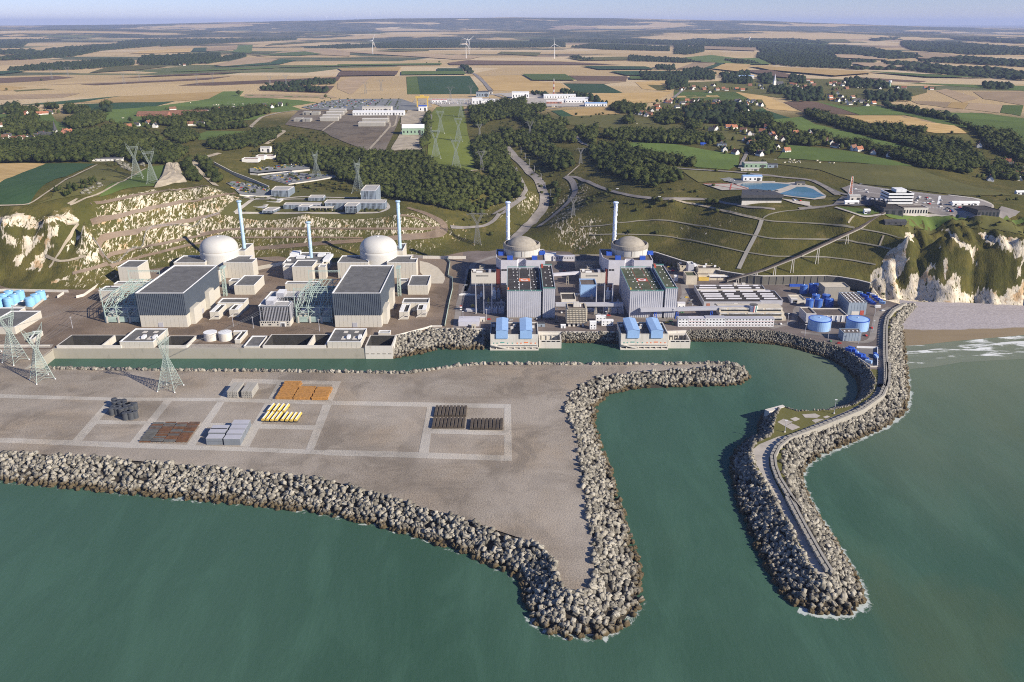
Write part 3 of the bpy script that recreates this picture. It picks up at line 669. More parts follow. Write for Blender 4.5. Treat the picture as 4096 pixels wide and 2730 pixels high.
east = slope([('F',((2085,698),(2130,702)),((2050,735),(2075,748)),((2040,790),(2078,795)),((2040,850),(2084,855)),((2035,890),(2088,910)),((2010,915),(2080,948)),((1960,948),(2030,985)),((1900,975),(1960,1015)),((1850,1000),(1890,1045)),((1815,1020),(1850,1070)),((1795,1045),(1842,1100)),((1798,1080),(1850,1130)),((1815,1125),(1875,1180)),((1840,1175),(1915,1240)),((1866,1225),(1945,1290)),((1894,1275),(1975,1340)),((1908,1310),(1987,1385)),
((1905,1325),(1955,1410)),((1890,1328),(1895,1416)),((1868,1315),(1835,1400)),((1850,1285),(1795,1365)),((1830,1245),(1765,1315)),((1808,1200),(1735,1255)),((1785,1155),(1705,1180)),((1760,1110),(1685,1125)),((1735,1075),(1678,1075)),((1725,1045),(1686,1040)))])
west_rock = slope([('F',((1725,1045),(1686,1040)),((1735,1018),(1715,1013)),((1770,1003),(1742,998)),((1778,985),(1742,978)),((1780,960),(1752,957)),((1790,940),(1778,940)))])
basin_bank = slope([('p',((905,585),(920,700)),((1200,578),(1300,703)),((1500,577),(1500,706)),((1850,590),(1800,730)),((2050,640),(2000,762)),((2353,722),(2340,862))),
('q',((250,702),(200,840)),((430,762),(350,902)),((600,872),(500,992)),((740,985),(600,1105)),((790,1080),(622,1200)),((800,1150),(622,1260))),
('t',((1345,130),(1238,110)),((1340,190),(1242,200)),((1290,240),(1225,255)),((1200,292),(1168,290)),((1050,320),(1080,316)))])
basin_bank+=off_slope(line([('t',(1050,320),(830,328),(745,300))]),-2,6)
north = slope([('n',((2042,652),(2022,872)),((2353,590),(2353,825))),('o',((330,577),(200,822)),((400,577),(420,778)),((885,583),(890,782)))])
mid_bank = slope([('o',((1690,602),(1690,712)),((2000,602),(2000,716)),((2290,602),(2300,722)))])
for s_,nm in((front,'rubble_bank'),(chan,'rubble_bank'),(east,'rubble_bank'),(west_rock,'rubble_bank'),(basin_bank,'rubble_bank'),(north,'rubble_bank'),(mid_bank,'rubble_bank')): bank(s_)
# grooved cube: cross-shaped prism
def block_proto():
 a,b,c = .5,.26,.19
 out = [(a,-c),(a,c),(b,b*.92),(c,a),(-c,a),(-b*.92,b),(-a,c),(-a,-c),(-b,-b*.92),(-c,-a),(c,-a),(b*.92,-b)]
 n = 12; vs = np.array([(x,y,z)for z in(-.58,.58)for x,y in out])
 fs = [(i,(i+1)%n,n+(i+1)%n)for i in range(n)]+[(i,n+(i+1)%n,n+i)for i in range(n)]
 fs+=[(n,n+i,n+i+1)for i in range(1,n-1)]+[(0,i+1,i)for i in range(1,n-1)]
 return vs,np.array(fs)
BP = block_proto()
def rock_proto(seed):
 bm = bmesh.new(); bmesh.ops.create_icosphere(bm,subdivisions=1,radius=.5); r_ = random.Random(seed)
 for v in bm.verts: v.co*=r_.uniform(.7,1.1); v.co.z*=.8
 bm.faces.ensure_lookup_table(); out = np.array([tuple(v.co)for v in bm.verts]),np.array([[v.index for v in f.verts]for f in bm.faces]); bm.free(); return out
RP = [rock_proto(s_)for s_ in range(4)]
SZ = 2.75
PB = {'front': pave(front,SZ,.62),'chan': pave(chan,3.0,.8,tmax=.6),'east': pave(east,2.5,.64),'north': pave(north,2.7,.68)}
# the three hundred blocks that show largest stand as objects of their own
near = []
for k_ in('front','east'):
 near+=[(p[1]*p[1]+p[0]*p[0]+(EYE-p[2])**2,k_,p)for p in PB[k_]if p[2]>1.2]
near.sort(); near = near[:300]; nearset = {id(p)for _,_,p in near}
bl_me = []
for i in range(6):
 v,f = BP; me = big_mesh('armour_block',v*SZ*(.92+.03*i),f,M['block'],np.full(len(v),.15+.16*i)); bl_me.append(me)
ctr = Vector((0,0))
def block_label(key,p):
 px = p[0]/p[1]
 side = 'left flank' if p[0]<14 else 'nose' if p[1]<362 else 'harbour side'
 hgt = 'near the waterline' if p[2]<4 else 'half way up' if p[2]<8 else 'along the crest'
 if key=='front': return(f'grooved armour block {hgt} on the {side} of the gravel yard tip','armour blocks on the tip of the yard')
 return('concrete grooved armour block piled at the tip of the curved right breakwater','armour blocks at the tip of the right breakwater')
RM = rots(300)
for i,(_,key,p)in enumerate(near):
 o = link('armour_block',bl_me[R.randrange(6)],loc=p); o.rotation_euler = Matrix(RM[i].tolist()).to_euler()
 lb,gp = block_label(key,p); tag(o,lb,'armour block',gp)
LBB = {'front': 'band of concrete armour blocks edging the gravel yard','chan': 'row of armour blocks along the channel edge','east': 'armour blocks flanking the curved breakwater road','north': 'armour blocks heaped beside the new quay'}
for k_,P in PB.items():
 P = np.array([p for p in P if id(p)not in nearset]); n = len(P); sc = {'front':SZ,'chan':3.0,'east':2.5,'north':2.7}[k_]*NR.uniform(.72,1.18,n)
 me = scatter('armour_blocks',[BP],P,rots(n)*sc[:,None,None],NR.uniform(0,1,n),M['block']); tag(link('armour_blocks',me),LBB[k_],'armour blocks',kind='stuff')
for sl_,sz,nm,dn in((basin_bank,1.8,'rocks lining the curved basin bank',1.2),(west_rock,2.8,'rocks around the small inner quay',1.3),(mid_bank,2.2,'rocks between the two pumping stations',1.2)):
 P = np.array(pave(sl_,sz,dn)); n = len(P); sc = sz*NR.uniform(.7,1.4,n)
 me = scatter('bank_rocks',RP,P,rots(n)*sc[:,None,None],NR.uniform(0,1 if sl_ is mid_bank else .75,n)**1.6,M['block']); tag(link('bank_rocks',me),nm,'rocks',kind='stuff')  # lower tints except on mid_bank: darker rock plus shadow painted in
 # ---- curved breakwater: deck, wave wall, inner quay
deck = [c for c,t in east]+[c for c,t in west_rock]+line([('t',(745,300),(830,328),(1050,320),(1200,292),(1290,240),(1340,190),(1345,130)),('q',(800,1150),(790,1080),(740,985),(830,990),(890,850),(890,600),(905,450),(1080,312))])
sheet_xy('breakwater_deck',[(p.x,p.y)for p in deck],M['olive'],off=-.06,step=30,zf=ZP)
rd = line([('t',(705,498),(570,553),(515,600),(525,640),(560,700),(610,780),(720,1000)),('y',(790,10),(870,140),(960,300),(1030,440),(1060,470),(1100,475),(1108,462),(1060,380),(960,200),(850,10)),('t',(790,1010),(720,880),(670,780),(640,700),(640,640),(680,570),(760,520),(800,490))])
sheet_xy('breakwater_road',[(p.x,p.y)for p in rd],M['pave'],off=.08,step=20,zf=ZP)
rl = line([('q',(1060,322),(950,392),(880,472),(862,560),(858,700),(862,800),(860,900),(866,1000),(866,1100),(845,1200)),('t',(1398,130),(1388,190),(1340,250),(1240,312),(1100,372),(950,432),(800,497),(740,525))])
strip_xy('breakwater_road',[(p.x,p.y)for p in rl],6,M['road'],off=.06,zf=ZP)
ww = line([('q',(1110,318),(985,392),(925,470),(908,560),(903,700),(905,850),(915,1000),(915,1200)),('t',(1437,20),(1437,150),(1395,240),(1262,335),(1010,438),(770,527),(700,585),(668,650),(676,720),(706,800),(768,900),(838,1010)),('y',(874,0),(980,200),(1080,380),(1135,468))])
ow = wall_line('wave_wall',ww,ZP-1,ZP+3.2,1.6,M['conc']); tag(ow,'grey concrete wave wall running along the curved breakwater road','wave wall')
capm = MB()
for i in range(len(ww)-1): # stepped capping stones behind the wall
 a,b = ww[i],ww[i+1]; L = (b-a).length; n = max(1,int(L/5)); d = (b-a).normalized(); nr = Vector((d.y,-d.x,0))
 for j in range(n):
  p = a+d*(L/n)*(j+.08); q_ = a+d*(L/n)*(j+.88); c = (p+q_)/2+nr*(-1.0 if False else 2.2);
  capm.bar(p+Vector((0,0,2.0))+nr*1.6,q_+Vector((0,0,2.0))+nr*1.6,1.9)
o = capm.build('coping_stones',M['conc'],ow,kind='stuff')
for g in(('t',(695,402),(735,380),(800,400),(745,430)),('t',(745,430),(790,410),(850,437),(795,458)),('t',(780,380),(818,368),(850,382),(812,398)),('t',(862,350),(950,345),(985,360),(960,375),(880,372)),('t',(925,390),(960,380),(1010,382),(950,408)),('t',(1000,368),(1030,358),(1050,366),(1020,378))):
 sheet_xy('concrete_pad',[(p.x,p.y)for p in line([g])],M['pave'],off=.06,step=20,zf=ZP)
q4 = line([('t',(610,320),(730,288),(748,300),(640,335))]); m = MB(); m.prism([(p.x,p.y)for p in q4],-1,ZP+.4);
tag(m.build('landing_stage',M['concw']),'pale concrete landing stage on the corner of the inner quay','landing stage')
# ---- beach and surf
bk = line([('q',(1050,262),(1250,285),(1700,290),(2353,322),(6500,520))],6.5); md = line([('q',(1075,560),(1300,575),(1700,570),(2353,548),(6500,420))],2.0); fr = line([('q',(1100,750),(1300,735),(1700,690),(2353,632),(6500,330))],-.05)
pts = []; rows = []
for j in range(13):
 f_ = j/12;
 for i in range(4):
  for u_ in(0,.25,.5,.75):
   def at(L): return L[i]*(1-u_)+L[i+1]*u_
   p = at(bk)*(1-f_/.6)+at(md)*(f_/.6)if f_<.6 else at(md)*(1-(f_-.6)/.4)+at(fr)*((f_-.6)/.4)
   pts.append((p.x,p.y,p.z+(.25*sin(j*2.1)if 0<j<8 else 0))); rows.append(f_)
q_ = np.array([(j*16+i,(j+1)*16+i,(j+1)*16+i+1,j*16+i+1)for j in range(12)for i in range(15)])
me = big_mesh('beach',np.array(pts),q_,M['beach'],smooth=True); at_ = me.attributes.new('row','FLOAT','POINT'); at_.data.foreach_set('value',np.array(rows,np.float32)); link('beach',me,kind='structure')
# breaking waves: low ridges with foam on their crests
rowsS = [(('q',(1095,745),(1300,735),(1700,692),(2353,634),(6500,340)),.62),(('q',(1110,765),(1300,745),(1700,705),(2353,650),(6500,360)),.36),(('q',(1110,800),(1300,785),(1700,725),(2353,690),(6500,405)),.40),(('q',(1110,812),(1350,795),(1700,745),(2353,702),(6500,420)),.72),(('q',(1105,850),(1400,830),(1700,790),(2353,760),(6500,470)),.60),(('q',(1110,880),(1400,865),(1700,815),(2353,785),(6500,500)),.14),(('q',(1110,912),(1300,895),(1500,872),(1700,845),(2353,815),(6500,530))[:3]+((1500,872),(2353,815),(6500,530)),.34),(('q',(1120,945),(1350,925),(1700,875),(2353,845),(6500,560)),-.1),(('q',(1140,990),(1400,965),(1700,915),(2353,880),(6500,600)),-.6)]
pts,fm = [],[]
hts = [.1,.1,.15,.7,.2,.15,.5,.1,.04]
for(g,_f),hh,f_ in zip(rowsS,hts,(.50,.44,.36,.56,.47,.33,.50,.30,-.3)):
 L = line([g],.02)
 for i in range(len(L)-1 if len(L)==5 else 4):
  for u_ in np.arange(0,1,.05):
   p = L[i]*(1-u_)+L[i+1]*u_; pts.append((p.x,p.y,.05+hh)); fm.append(f_+.09*sin(p.x*.05+hh*20)+.07*sin(p.x*.13+f_*9))
nn = len(pts)//9
q_ = np.array([(j*nn+i,(j+1)*nn+i,(j+1)*nn+i+1,j*nn+i+1)for j in range(8)for i in range(nn-1)])
me = big_mesh('surf',np.array(pts),q_,M['surf'],smooth=True); at_ = me.attributes.new('foam','FLOAT','POINT'); at_.data.foreach_set('value',np.array(fm,np.float32)); link('surf',me,kind='structure')
# foam fringes where the swell meets the blocks
def foam_mat():
 m = NT('foam_fringe'); t = m.attr('foam'); f = m.noise(.14,6,.75,None,.8)
 a = m.ramp(m.math('ADD',m.math('SUBTRACT',f,.5),t),.47,.60)
 m.set(m.b.inputs['Alpha'],m.math('MULTIPLY',a,.8)); return m.done((.62,.68,.65),.5)
M['foam'] = foam_mat()
def fringe(sl,amt):
 pts,fm = [],[]
 for i in range(len(sl)):
  c,t = sl[i]; d = (t-c); d.z = 0; d.normalize()
  for k_,f_ in((-3,.5),(2,.46),(6,.26),(12,-.1)): pts.append((t.x+d.x*k_,t.y+d.y*k_,.06)); fm.append(f_*amt if f_>0 else f_)
 q_ = np.array([(i*4+k_,i*4+k_+1,i*4+k_+5,i*4+k_+4)for i in range(len(sl)-1)for k_ in range(3)])
 me = big_mesh('foam',np.array(pts),q_,M['foam']); at_ = me.attributes.new('foam','FLOAT','POINT'); at_.data.foreach_set('value',np.array(fm,np.float32)); tag(link('foam',me),'thin foam where swell meets the armour blocks','foam',kind='stuff')
fringe(front[:14],.95); fringe(front[13:19],1.1); fringe(east[2:17],1.25); fringe(east[16:20],1.35); fringe(east[20:26],.55)
# ---- buildings
def inset(poly,d):
 n = len(poly); out = []
 for i in range(n):
  a,b,c = Vector(poly[i-1]),Vector(poly[i]),Vector(poly[(i+1)%n])
  e,f = (b-a).normalized(),(c-b).normalized(); n1,n2 = Vector((-e.y,e.x)),Vector((-f.y,f.x))
  m = n1+n2; L = m.length
  m = m/L*(d/max(.25,m.normalized().dot(n1)))if L>1e-5 else n1*d
  out.append((b.x+m.x,b.y+m.y))
 return out
def grooved(poly,pitch,dep=.22,wd=.3):
 out = []
 for i in range(len(poly)):
  a,b = Vector(poly[i]),Vector(poly[(i+1)%len(poly)]); L = (b-a).length; e = (b-a).normalized(); nn = Vector((-e.y,e.x)); k_ = max(1,int(round(L/pitch)))
  out.append(tuple(a))
  for j in range(1,k_):
   t = L*j/k_
   for s_,h_ in((-wd/2,0),(-wd/2*.6,dep),(wd/2*.6,dep),(wd/2,0)): p = a+e*(t+s_)+nn*h_; out.append(tuple(p))
 return out
def ribbed(poly,pitch=1.8,dep=.35):
 out = []
 for i in range(len(poly)):
  a,b = Vector(poly[i]),Vector(poly[(i+1)%len(poly)]); L = (b-a).length; e = (b-a).normalized(); nn = Vector((-e.y,e.x)); k_ = max(1,int(round(L/pitch)))
  for j in range(k_):
   t = L*j/k_; s_ = L/k_
   for u_,h_ in((0,0),(.42,0),(.5,dep),(.92,dep)): out.append(tuple(a+e*(t+s_*u_)+nn*h_))
 return out
def rect_b(win,xl,xr,yt,yb,yk,z0=ZP,kwin=None):
 y0 = G(win,(xl+xr)/2,yb,z0).y; z1 = zat(win,(xl+xr)/2,yt,y0)
 x0,x1 = G(win,xl,yt,z1).x,G(win,xr,yt,z1).x; y1 = G(kwin or win,xl,yk,z1).y
 return[(x0,y0),(x1,y0),(x1,y1),(x0,y1)],z1
def rect_h(win,xl,xr,yt,yk,z1,kwin=None):
 a = G(win,xl,yt,z1); b = G(win,xr,yt,z1); y1 = G(kwin or win,xl,yk,z1).y
 return[(a.x,a.y),(b.x,a.y),(b.x,y1),(a.x,y1)],z1
def cen(poly): xs,ys = [p[0]for p in poly],[p[1]for p in poly]; return((min(xs)+max(xs))/2,(min(ys)+max(ys))/2)
def loc_(poly,c): return[(p[0]-c[0],p[1]-c[1])for p in poly]
def shell(root,poly,z0,z1,wall='cream',roof='roof',coping='white',pitch=4.5,par=1.1,pw=.55,rib=False,wallname='wall'):
 """walls, parapet coping and sunk roof as three parts; poly and heights relative to the root"""
 out = ribbed(poly)if rib else grooved(poly,pitch)if pitch else poly
 MB().prism(out,z0,z1-.3,cap=False).build(wallname,M[wall],root)
 o_,i_ = inset(poly,-.15),inset(poly,pw); n = len(poly); m = MB()
 vs = [(p[0],p[1],z)for z,q_ in((z1-.3,o_),(z1,o_),(z1,i_),(z1-par-.05,i_))for p in q_]
 m.add(vs,[(k_*n+i,k_*n+(i+1)%n,(k_+1)*n+(i+1)%n,(k_+1)*n+i)for k_ in range(3)for i in range(n)]).build('parapet',M[coping],root)
 MB().add([(p[0],p[1],z1-par)for p in i_],[tuple(range(n))]).build('roof',M[roof],root)
def bld(name,label,cat,shells,z0=ZP,group=None,**kw):
 """shells: [(poly, z1[, dict])]"""
 c = cen(shells[0][0]); root = empty(name,(c[0],c[1],z0),0,label,cat,group)
 for s_ in shells:
  d = dict(kw); d.update(s_[2]if len(s_)>2 else{}); zb = d.pop('zb',z0)
  shell(root,loc_(s_[0],c),zb-z0-(.3 if zb==z0 else 0),s_[1]-z0,**d)
 return root
def rel(root,p): return(p[0]-root.location.x,p[1]-root.location.y,p[2]-root.location.z)
UNIT = [] # things of the right-hand unit, later copied for the left-hand one
# turbine hall
HP,HZ = rect_b('n',1382,1883,189,550,734,kwin='i'); hy0 = HP[0][1]
zc = zat('n',1660,424,hy0)
def turbine_hall(poly,z1,zc,label):
 c = cen(poly); root = empty('turbine_hall',(c[0],c[1],ZP),0,label,'turbine hall','turbine halls of the new plant')
 P = loc_(poly,c)
 MB().prism(grooved(inset(P,.4),4.2),-.3,zc-ZP+.4,cap=False).build('base_wall',M['cream'],root)
 MB().prism(ribbed(P,1.9,.4),zc-ZP,z1-ZP-.4,cap=False,bot=True).build('cladding',M['bluecl'],root)
 o_,i_ = inset(P,-.25),inset(P,.7); z = z1-ZP; m = MB()
 m.add([(p[0],p[1],h)for h,q_ in((z-.5,o_),(z,o_),(z,i_),(z-1.3,i_))for p in q_],[(k_*4+i,k_*4+(i+1)%4,(k_+1)*4+(i+1)%4,(k_+1)*4+i)for k_ in range(3)for i in range(4)]).build('parapet',M['white'],root)
 MB().add([(p[0],p[1],z-1.25)for p in i_],[(0,1,2,3)]).build('roof',M['roof'],root)
 xr,ya = P[1][0],P[0][1]; L = P[2][1]-P[1][1]
 for f0,f1,h in((.10,.30,17),(.55,.70,20)):
  MB().prism(grooved([(xr-.2,ya+L*f0),(xr+4.2,ya+L*f0),(xr+4.2,ya+L*f1),(xr-.2,ya+L*f1)],4),-.3,h).build('stair_annex',M['cream'],root)
 MB().box(-6,-1,ya+.1,ya+.5,-.1,5).build('door',M['greycl'],root); MB().box(xr-.5,xr-.1,ya+L*.40,ya+L*.46,-.1,5).build('door',M['greycl'],root)
 return root
UNIT.append((turbine_hall(HP,HZ,zc,'right of the two halls with slate blue ribbed cladding over a cream base'),'left of the two halls with slate blue ribbed cladding over a cream base'))
# reactor building: dome, ring of blocks, stack
yb = 966.0
z29 = zat('i',1560,706,yb); DX = (G('i',1678,650,35).x+G('i',2065,650,35).x)/2*1.0;
dl,dr = src('i',1678,650),src('i',2065,650)
yc = yb+32; zs = zat('i',1873,612,yc-22); za = zat('i',1873,437,yc)
dd = ray(dl[0],dl[1]); de = ray(dr[0],dr[1]); DR = (de[0]/de[1]-dd[0]/dd[1])*yc/2; DX = (de[0]/de[1]+dd[0]/dd[1])*yc/2
def dome(label):
 root = empty('reactor_dome',(DX,yc,ZP),0,label,'reactor dome','smooth reactor domes of the new plant'); n = 14
 pr = [(DR,-.3)]+[(DR,h)for h in np.linspace(8,zs-ZP,6)]
 MB().lathe((0,0),pr,64).build('cylinder',M['dome'],root,smooth=True)
 H_ = za-zs; cap = [(DR*cos(t)**.72 if t<pi/2-.01 else .6,zs-ZP+H_*sin(t))for t in np.linspace(0,pi/2,n)]
 MB().lathe((0,0),cap,64).build('cap',M['dome'],root,smooth=True)
 MB().lathe((0,0),[(DR-.1,zs-ZP-.25),(DR+.10,zs-ZP-.25),(DR+.10,zs-ZP+.1),(DR-.1,zs-ZP+.1)],64).build('ring_joint',M['joint'],root)
 MB().cyl((0,0),1.2,1.0,za-ZP-.2,za-ZP+.5,12).build('vent',M['white'],root)
 return root
UNIT.append((dome('smooth pale concrete reactor dome beside the right blue hall'),'smooth pale concrete reactor dome beside the left blue hall'))
a,b = G('i',1435,706,z29),G('i',1745,706,z29); yk = G('i',1560,634,z29).y
lb = [(a.x,yb),(DX-8,yb),(DX-8,yb+7),(DX-DR*.9,yc-8),(DX-DR*.98,yk),(a.x,yk)]
UNIT.append((bld('safeguard_building','cream panelled block against the left flank of the right dome','building',[(lb,z29)]),'cream panelled block against the left flank of the left dome'))
x1,x2,x3 = G('i',2005,708,z29).x,G('i',2258,708,z29).x,G('i',2205,662,z29).x; ym = G('i',2258,662,z29).y
rb_ = [(x1-6,yb),(x2,yb),(x2,ym),(x3,ym),(x3,yk),(DX+DR*.98,yk),(DX+DR*.9,yc-8),(x1-6,yb+7)]
UNIT.append((bld('safeguard_building','stepped cream panelled block on the right flank of the right dome','building',[(rb_,z29)]),'stepped cream panelled block on the right flank of the left dome'))
mid = [(DX-8.5,yb-16),(x1-6.6,yb-16),(x1-6.6,yc-DR*.86),(DX-8.5,yc-DR*.9)]
UNIT.append((bld('access_building','low cream block in front of the right dome behind its hall','building',[(mid,24)]),'low cream block in front of the left dome behind its hall'))
ys = 1004.0; zf = zat('i',2090,588,ys); fx0,fx1 = G('i',2040,588,zf).x,G('i',2118,588,zf).x; fk = G('i',2100,507,zf).y
UNIT.append((bld('stack_building','tall narrow cream block behind the right dome carrying the stack','building',[([(fx0,ys+1),(fx1,ys+1),(fx1,fk),(fx0,fk)],zf)]),'tall narrow cream block behind the left dome carrying the stack'))
def stack(win,xb,ybp,xt,yt,yw,zb,label,mat,r=2.15,group=None):
 x = G(win,xb,ybp,zb).x; x = ray(*src(win,xb,ybp))[0]/ray(*src(win,xb,ybp))[1]*yw; zt = zat(win,xt,yt,yw)
 root = empty('ventilation_stack',(x,yw,zb),0,label,'stack',group); H = zt-zb
 MB().lathe((0,0),[(r,-2),(r,H*.3),(r*.94,H-2.5)],20).build('shaft',M[mat],root,smooth=True)
 MB().lathe((0,0),[(r*.94,H-2.6),(r*1.5,H-1.6),(r*1.5,H-.6),(r*1.1,H),(r*.8,H)],20).build('crown',M[mat],root)
 m = MB(); prev = None
 for i in range(97): # helical strake
  t = i/96; a_ = t*2*pi*4.5; p = Vector((cos(a_)*r*1.03,sin(a_)*r*1.03,H*(.22+.74*t)))
  if prev: m.bar(prev,p,.38)
  prev = p
 m.build('strake',M[mat],root)
 for f_ in(.30,.62): MB().lathe((0,0),[(r*.99,H*f_-.3),(r*1.12,H*f_-.3),(r*1.12,H*f_+.3),(r*.99,H*f_+.3)],20).build('flange',M[mat],root)
 return root
UNIT.append((stack('i',2093,577,2065,60,1022,zf,'tall pale blue stack behind the right smooth dome','stack',group='pale blue stacks of the new plant'),'tall pale blue stack behind the left smooth dome'))
# blocks around
r1 = rect_b('n',888,1240,93,168,65); UNIT.append((bld('auxiliary_block','long low cream block with sunken roof behind the right steel gantry','building',[r1]),'long low cream block with sunken roof behind the left steel gantry'))
r1 = rect_b('o',80,290,108,208,840,kwin='j'); UNIT.append((bld('auxiliary_block','square cream block with sunken grey roof right of the right hall','building',[r1]),'square cream block with sunken grey roof right of the left hall'))
r1 = rect_b('j',-15,78,902,985,872); UNIT.append((bld('link_block','small dark roofed block tucked between right hall and square cream block','building',[r1]),'small dark roofed block tucked between left hall and square cream block'))
# diesel building: bar with two arms
y0 = G('n',145,467,ZP).y; zh = zat('n',145,373,y0); ya = G('n',180,291,zh).y; yk2 = G('n',230,242,zh).y
gx = lambda x,y: G('n',x,y,zh).x
xs_ = [gx(98,373),gx(190,373),gx(303,347),gx(395,347)]; sh = HP[0][0]-0
LS = G('m',1405,195,HZ).x-HP[0][0] # the left unit stands this far along
xo = [v_-LS for v_ in xs_]
y0b = G('n',345,442,ZP).y
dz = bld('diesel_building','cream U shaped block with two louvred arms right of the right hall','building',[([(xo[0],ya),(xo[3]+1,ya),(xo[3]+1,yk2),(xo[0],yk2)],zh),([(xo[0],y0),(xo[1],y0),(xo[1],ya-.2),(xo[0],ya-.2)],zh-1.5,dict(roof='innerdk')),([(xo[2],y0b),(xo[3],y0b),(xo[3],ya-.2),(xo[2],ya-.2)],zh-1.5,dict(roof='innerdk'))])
for x0_,x1_,ys_ in((xo[0],(xo[0]+xo[1])/2,y0),((xo[2]+xo[3])/2,xo[3],y0b)):
 for i in range(6):
  t = ys_+2+(ya-ys_-4)*i/6; p = rel(dz,(x0_+.8,t,zh-2.4)); q_ = rel(dz,(x1_-.3,t,zh-2.4)); MB().box(p[0],q_[0],p[1],p[1]+(ya-ys_)/9,p[2],p[2]+1).build('louvre',M['white'],dz)
for xa,yy in((xo[0],y0),(xo[2],y0b)):
 p = rel(dz,(xa,yy-1.2,ZP)); m = MB().bar((p[0]-1,p[1],0),(p[0]+6,p[1],5),1.0).bar((p[0]+6,p[1],5),(p[0]+11,p[1],5),1.0); m.build('stair',M['concw'],dz)
UNIT.append((dz,'cream U shaped block with two louvred arms right of the left hall'))
# lattice mast beside the hall
def lattice_mast(x,y,h,label,w=3.2):
 root = empty('lattice_mast',(x,y,ZP),0,label,'mast'); m = MB()
 for sx_,sy_ in((-1,-1),(1,-1),(1,1),(-1,1)): MB().bar((sx_*w/2,sy_*w/2,-.2),(sx_*w/2,sy_*w/2,h),.42).build('leg',M['steel'],root)
 n = int(h/3.2)
 for i in range(n):
  z0_,z1_ = h*i/n,h*(i+1)/n
  for a_,b_ in(((-1,-1),(1,-1)),((1,-1),(1,1)),((1,1),(-1,1)),((-1,1),(-1,-1))):
   m.bar((a_[0]*w/2,a_[1]*w/2,z0_),(b_[0]*w/2,b_[1]*w/2,z1_),.22); m.bar((a_[0]*w/2,a_[1]*w/2,z1_),(b_[0]*w/2,b_[1]*w/2,z1_),.22)
 m.build('bracing',M['steel'],root,kind='stuff'); MB().box(-w/2-.6,w/2+.6,-w/2-.6,w/2+5,h-.5,h+1.4).build('platform',M['steel'],root); return root
p = G('n',2088,222,ZP); UNIT.append((lattice_mast(p.x,p.y,zat('i',2080,768,p.y)-ZP,'square steel lattice mast right of the right blue hall'),'square steel lattice mast right of the left blue hall'))
# transformer gantry of open steelwork
def gantry(label):
 a = G('n',1022,503,ZP); b = G('n',1385,503,ZP); yk_ = G('n',1100,360,ZP).y+26
 root = empty('steel_gantry',((a.x+b.x)/2,a.y,ZP),0,label,'steel gantry'); W = (b.x-a.x); D = yk_-a.y; X = [-W/2+W*i/3 for i in range(4)]; Y = [0,D*.30,D*.62,D]; h1,h2 = 17.0,26.0; m = MB()
 for x in X:
  for j,y in enumerate(Y): MB().bar((x,y,-.2),(x,y,h2 if j else h1),.75).build('column',M['steel'],root)
 for y in Y:
  for z in(6.5,12,h1): m.bar((X[0],y,z),(X[3],y,z),.55)
 for y in Y[1:]: m.bar((X[0],y,h2),(X[3],y,h2),.6); m.bar((X[0],y,h1+4.5),(X[3],y,h1+4.5),.5)
 for x in X:
  for z in(h1,12): m.bar((x,0,z),(x,D,z),.55)
  m.bar((x,0,h1),(x,Y[1],h2),.6); m.bar((x,Y[1],h2),(x,D,h2),.6)
 for i in range(9): x = X[0]+W*(i+.5)/9; m.bar((x,Y[1],h2),(x,D,h2),.4); m.bar((x,0,h1),(x,Y[1],h2),.35)
 m.build('roof_beams',M['steel'],root,kind='stuff'); m = MB()
 for i in range(3):
  for y in(0,D): m.bar((X[i],y,6.5),(X[i+1],y,h1),.38); m.bar((X[i+1],y,6.5),(X[i],y,h1),.38); m.bar((X[i],y,0),(X[(i+1)],y,6.5),.3)
  for j in range(3):
   if i in(0,): m.bar((X[0],Y[j],0),(X[0],Y[j+1],h1),.38); m.bar((X[3],Y[j+1],0),(X[3],Y[j],h1),.38)
 m.build('bracing',M['steel'],root,kind='stuff')
 for x in(X[0]-1.4,X[3]-3): # tall line portals
  for y in(1.5,D-2): MB().bar((x,y,-.2),(x,y,38),1.1,.35).build('mast',M['steel'],root)
 for y,z in((1.5,36.5),(D-2,36.5)):
  mm = MB(); x0_,x1_ = X[0]-1.4,X[3]-3; mm.bar((x0_,y,z),(x1_,y,z),.35); mm.bar((x0_,y,z-1.6),(x1_,y,z-1.6),.35); n = 22
  for i in range(n): mm.bar((x0_+(x1_-x0_)*i/n,y,z-1.6*(i%2)),(x0_+(x1_-x0_)*(i+1)/n,y,z-1.6*((i+1)%2)),.2)
  mm.build('lattice_beam',M['steel'],root,kind='stuff')
 for i in range(3):
  x0_,x1_ = X[i]+.7,X[i+1]-.7; MB().box(x0_+.8,x1_-.8,-.35,.1,1.0,6.4).build('screen',M['steel'],root); mm = MB()
  for q_ in range(9): xx = x0_+1+(x1_-x0_-2)*q_/8; mm.box(xx-.15,xx+.15,-.6,-.3,.9,6.4)
  mm.build('screen_ribs',M['steel'],root,kind='stuff'); MB().box(x0_-.2,x0_+1.2,-.8,1.5,-.1,6.8).build('pier',M['cream'],root)
  MB().box(x0_,x1_,4,D*.45,-.1,8.5).build('fire_wall',M['cream'],root)
  t = MB(); t.box(x0_+1.5,x1_-1.5,7,16,8.4,11.5)
  for q_ in range(3): t.cyl((x0_+2.5+q_*2.6,11),.35,.2,11.5,14,8)
  t.build('transformer',M['greycl'],root)
 return root
UNIT.append((gantry('pale green steel gantry against the right blue hall'),'pale green steel gantry against the left blue hall'))
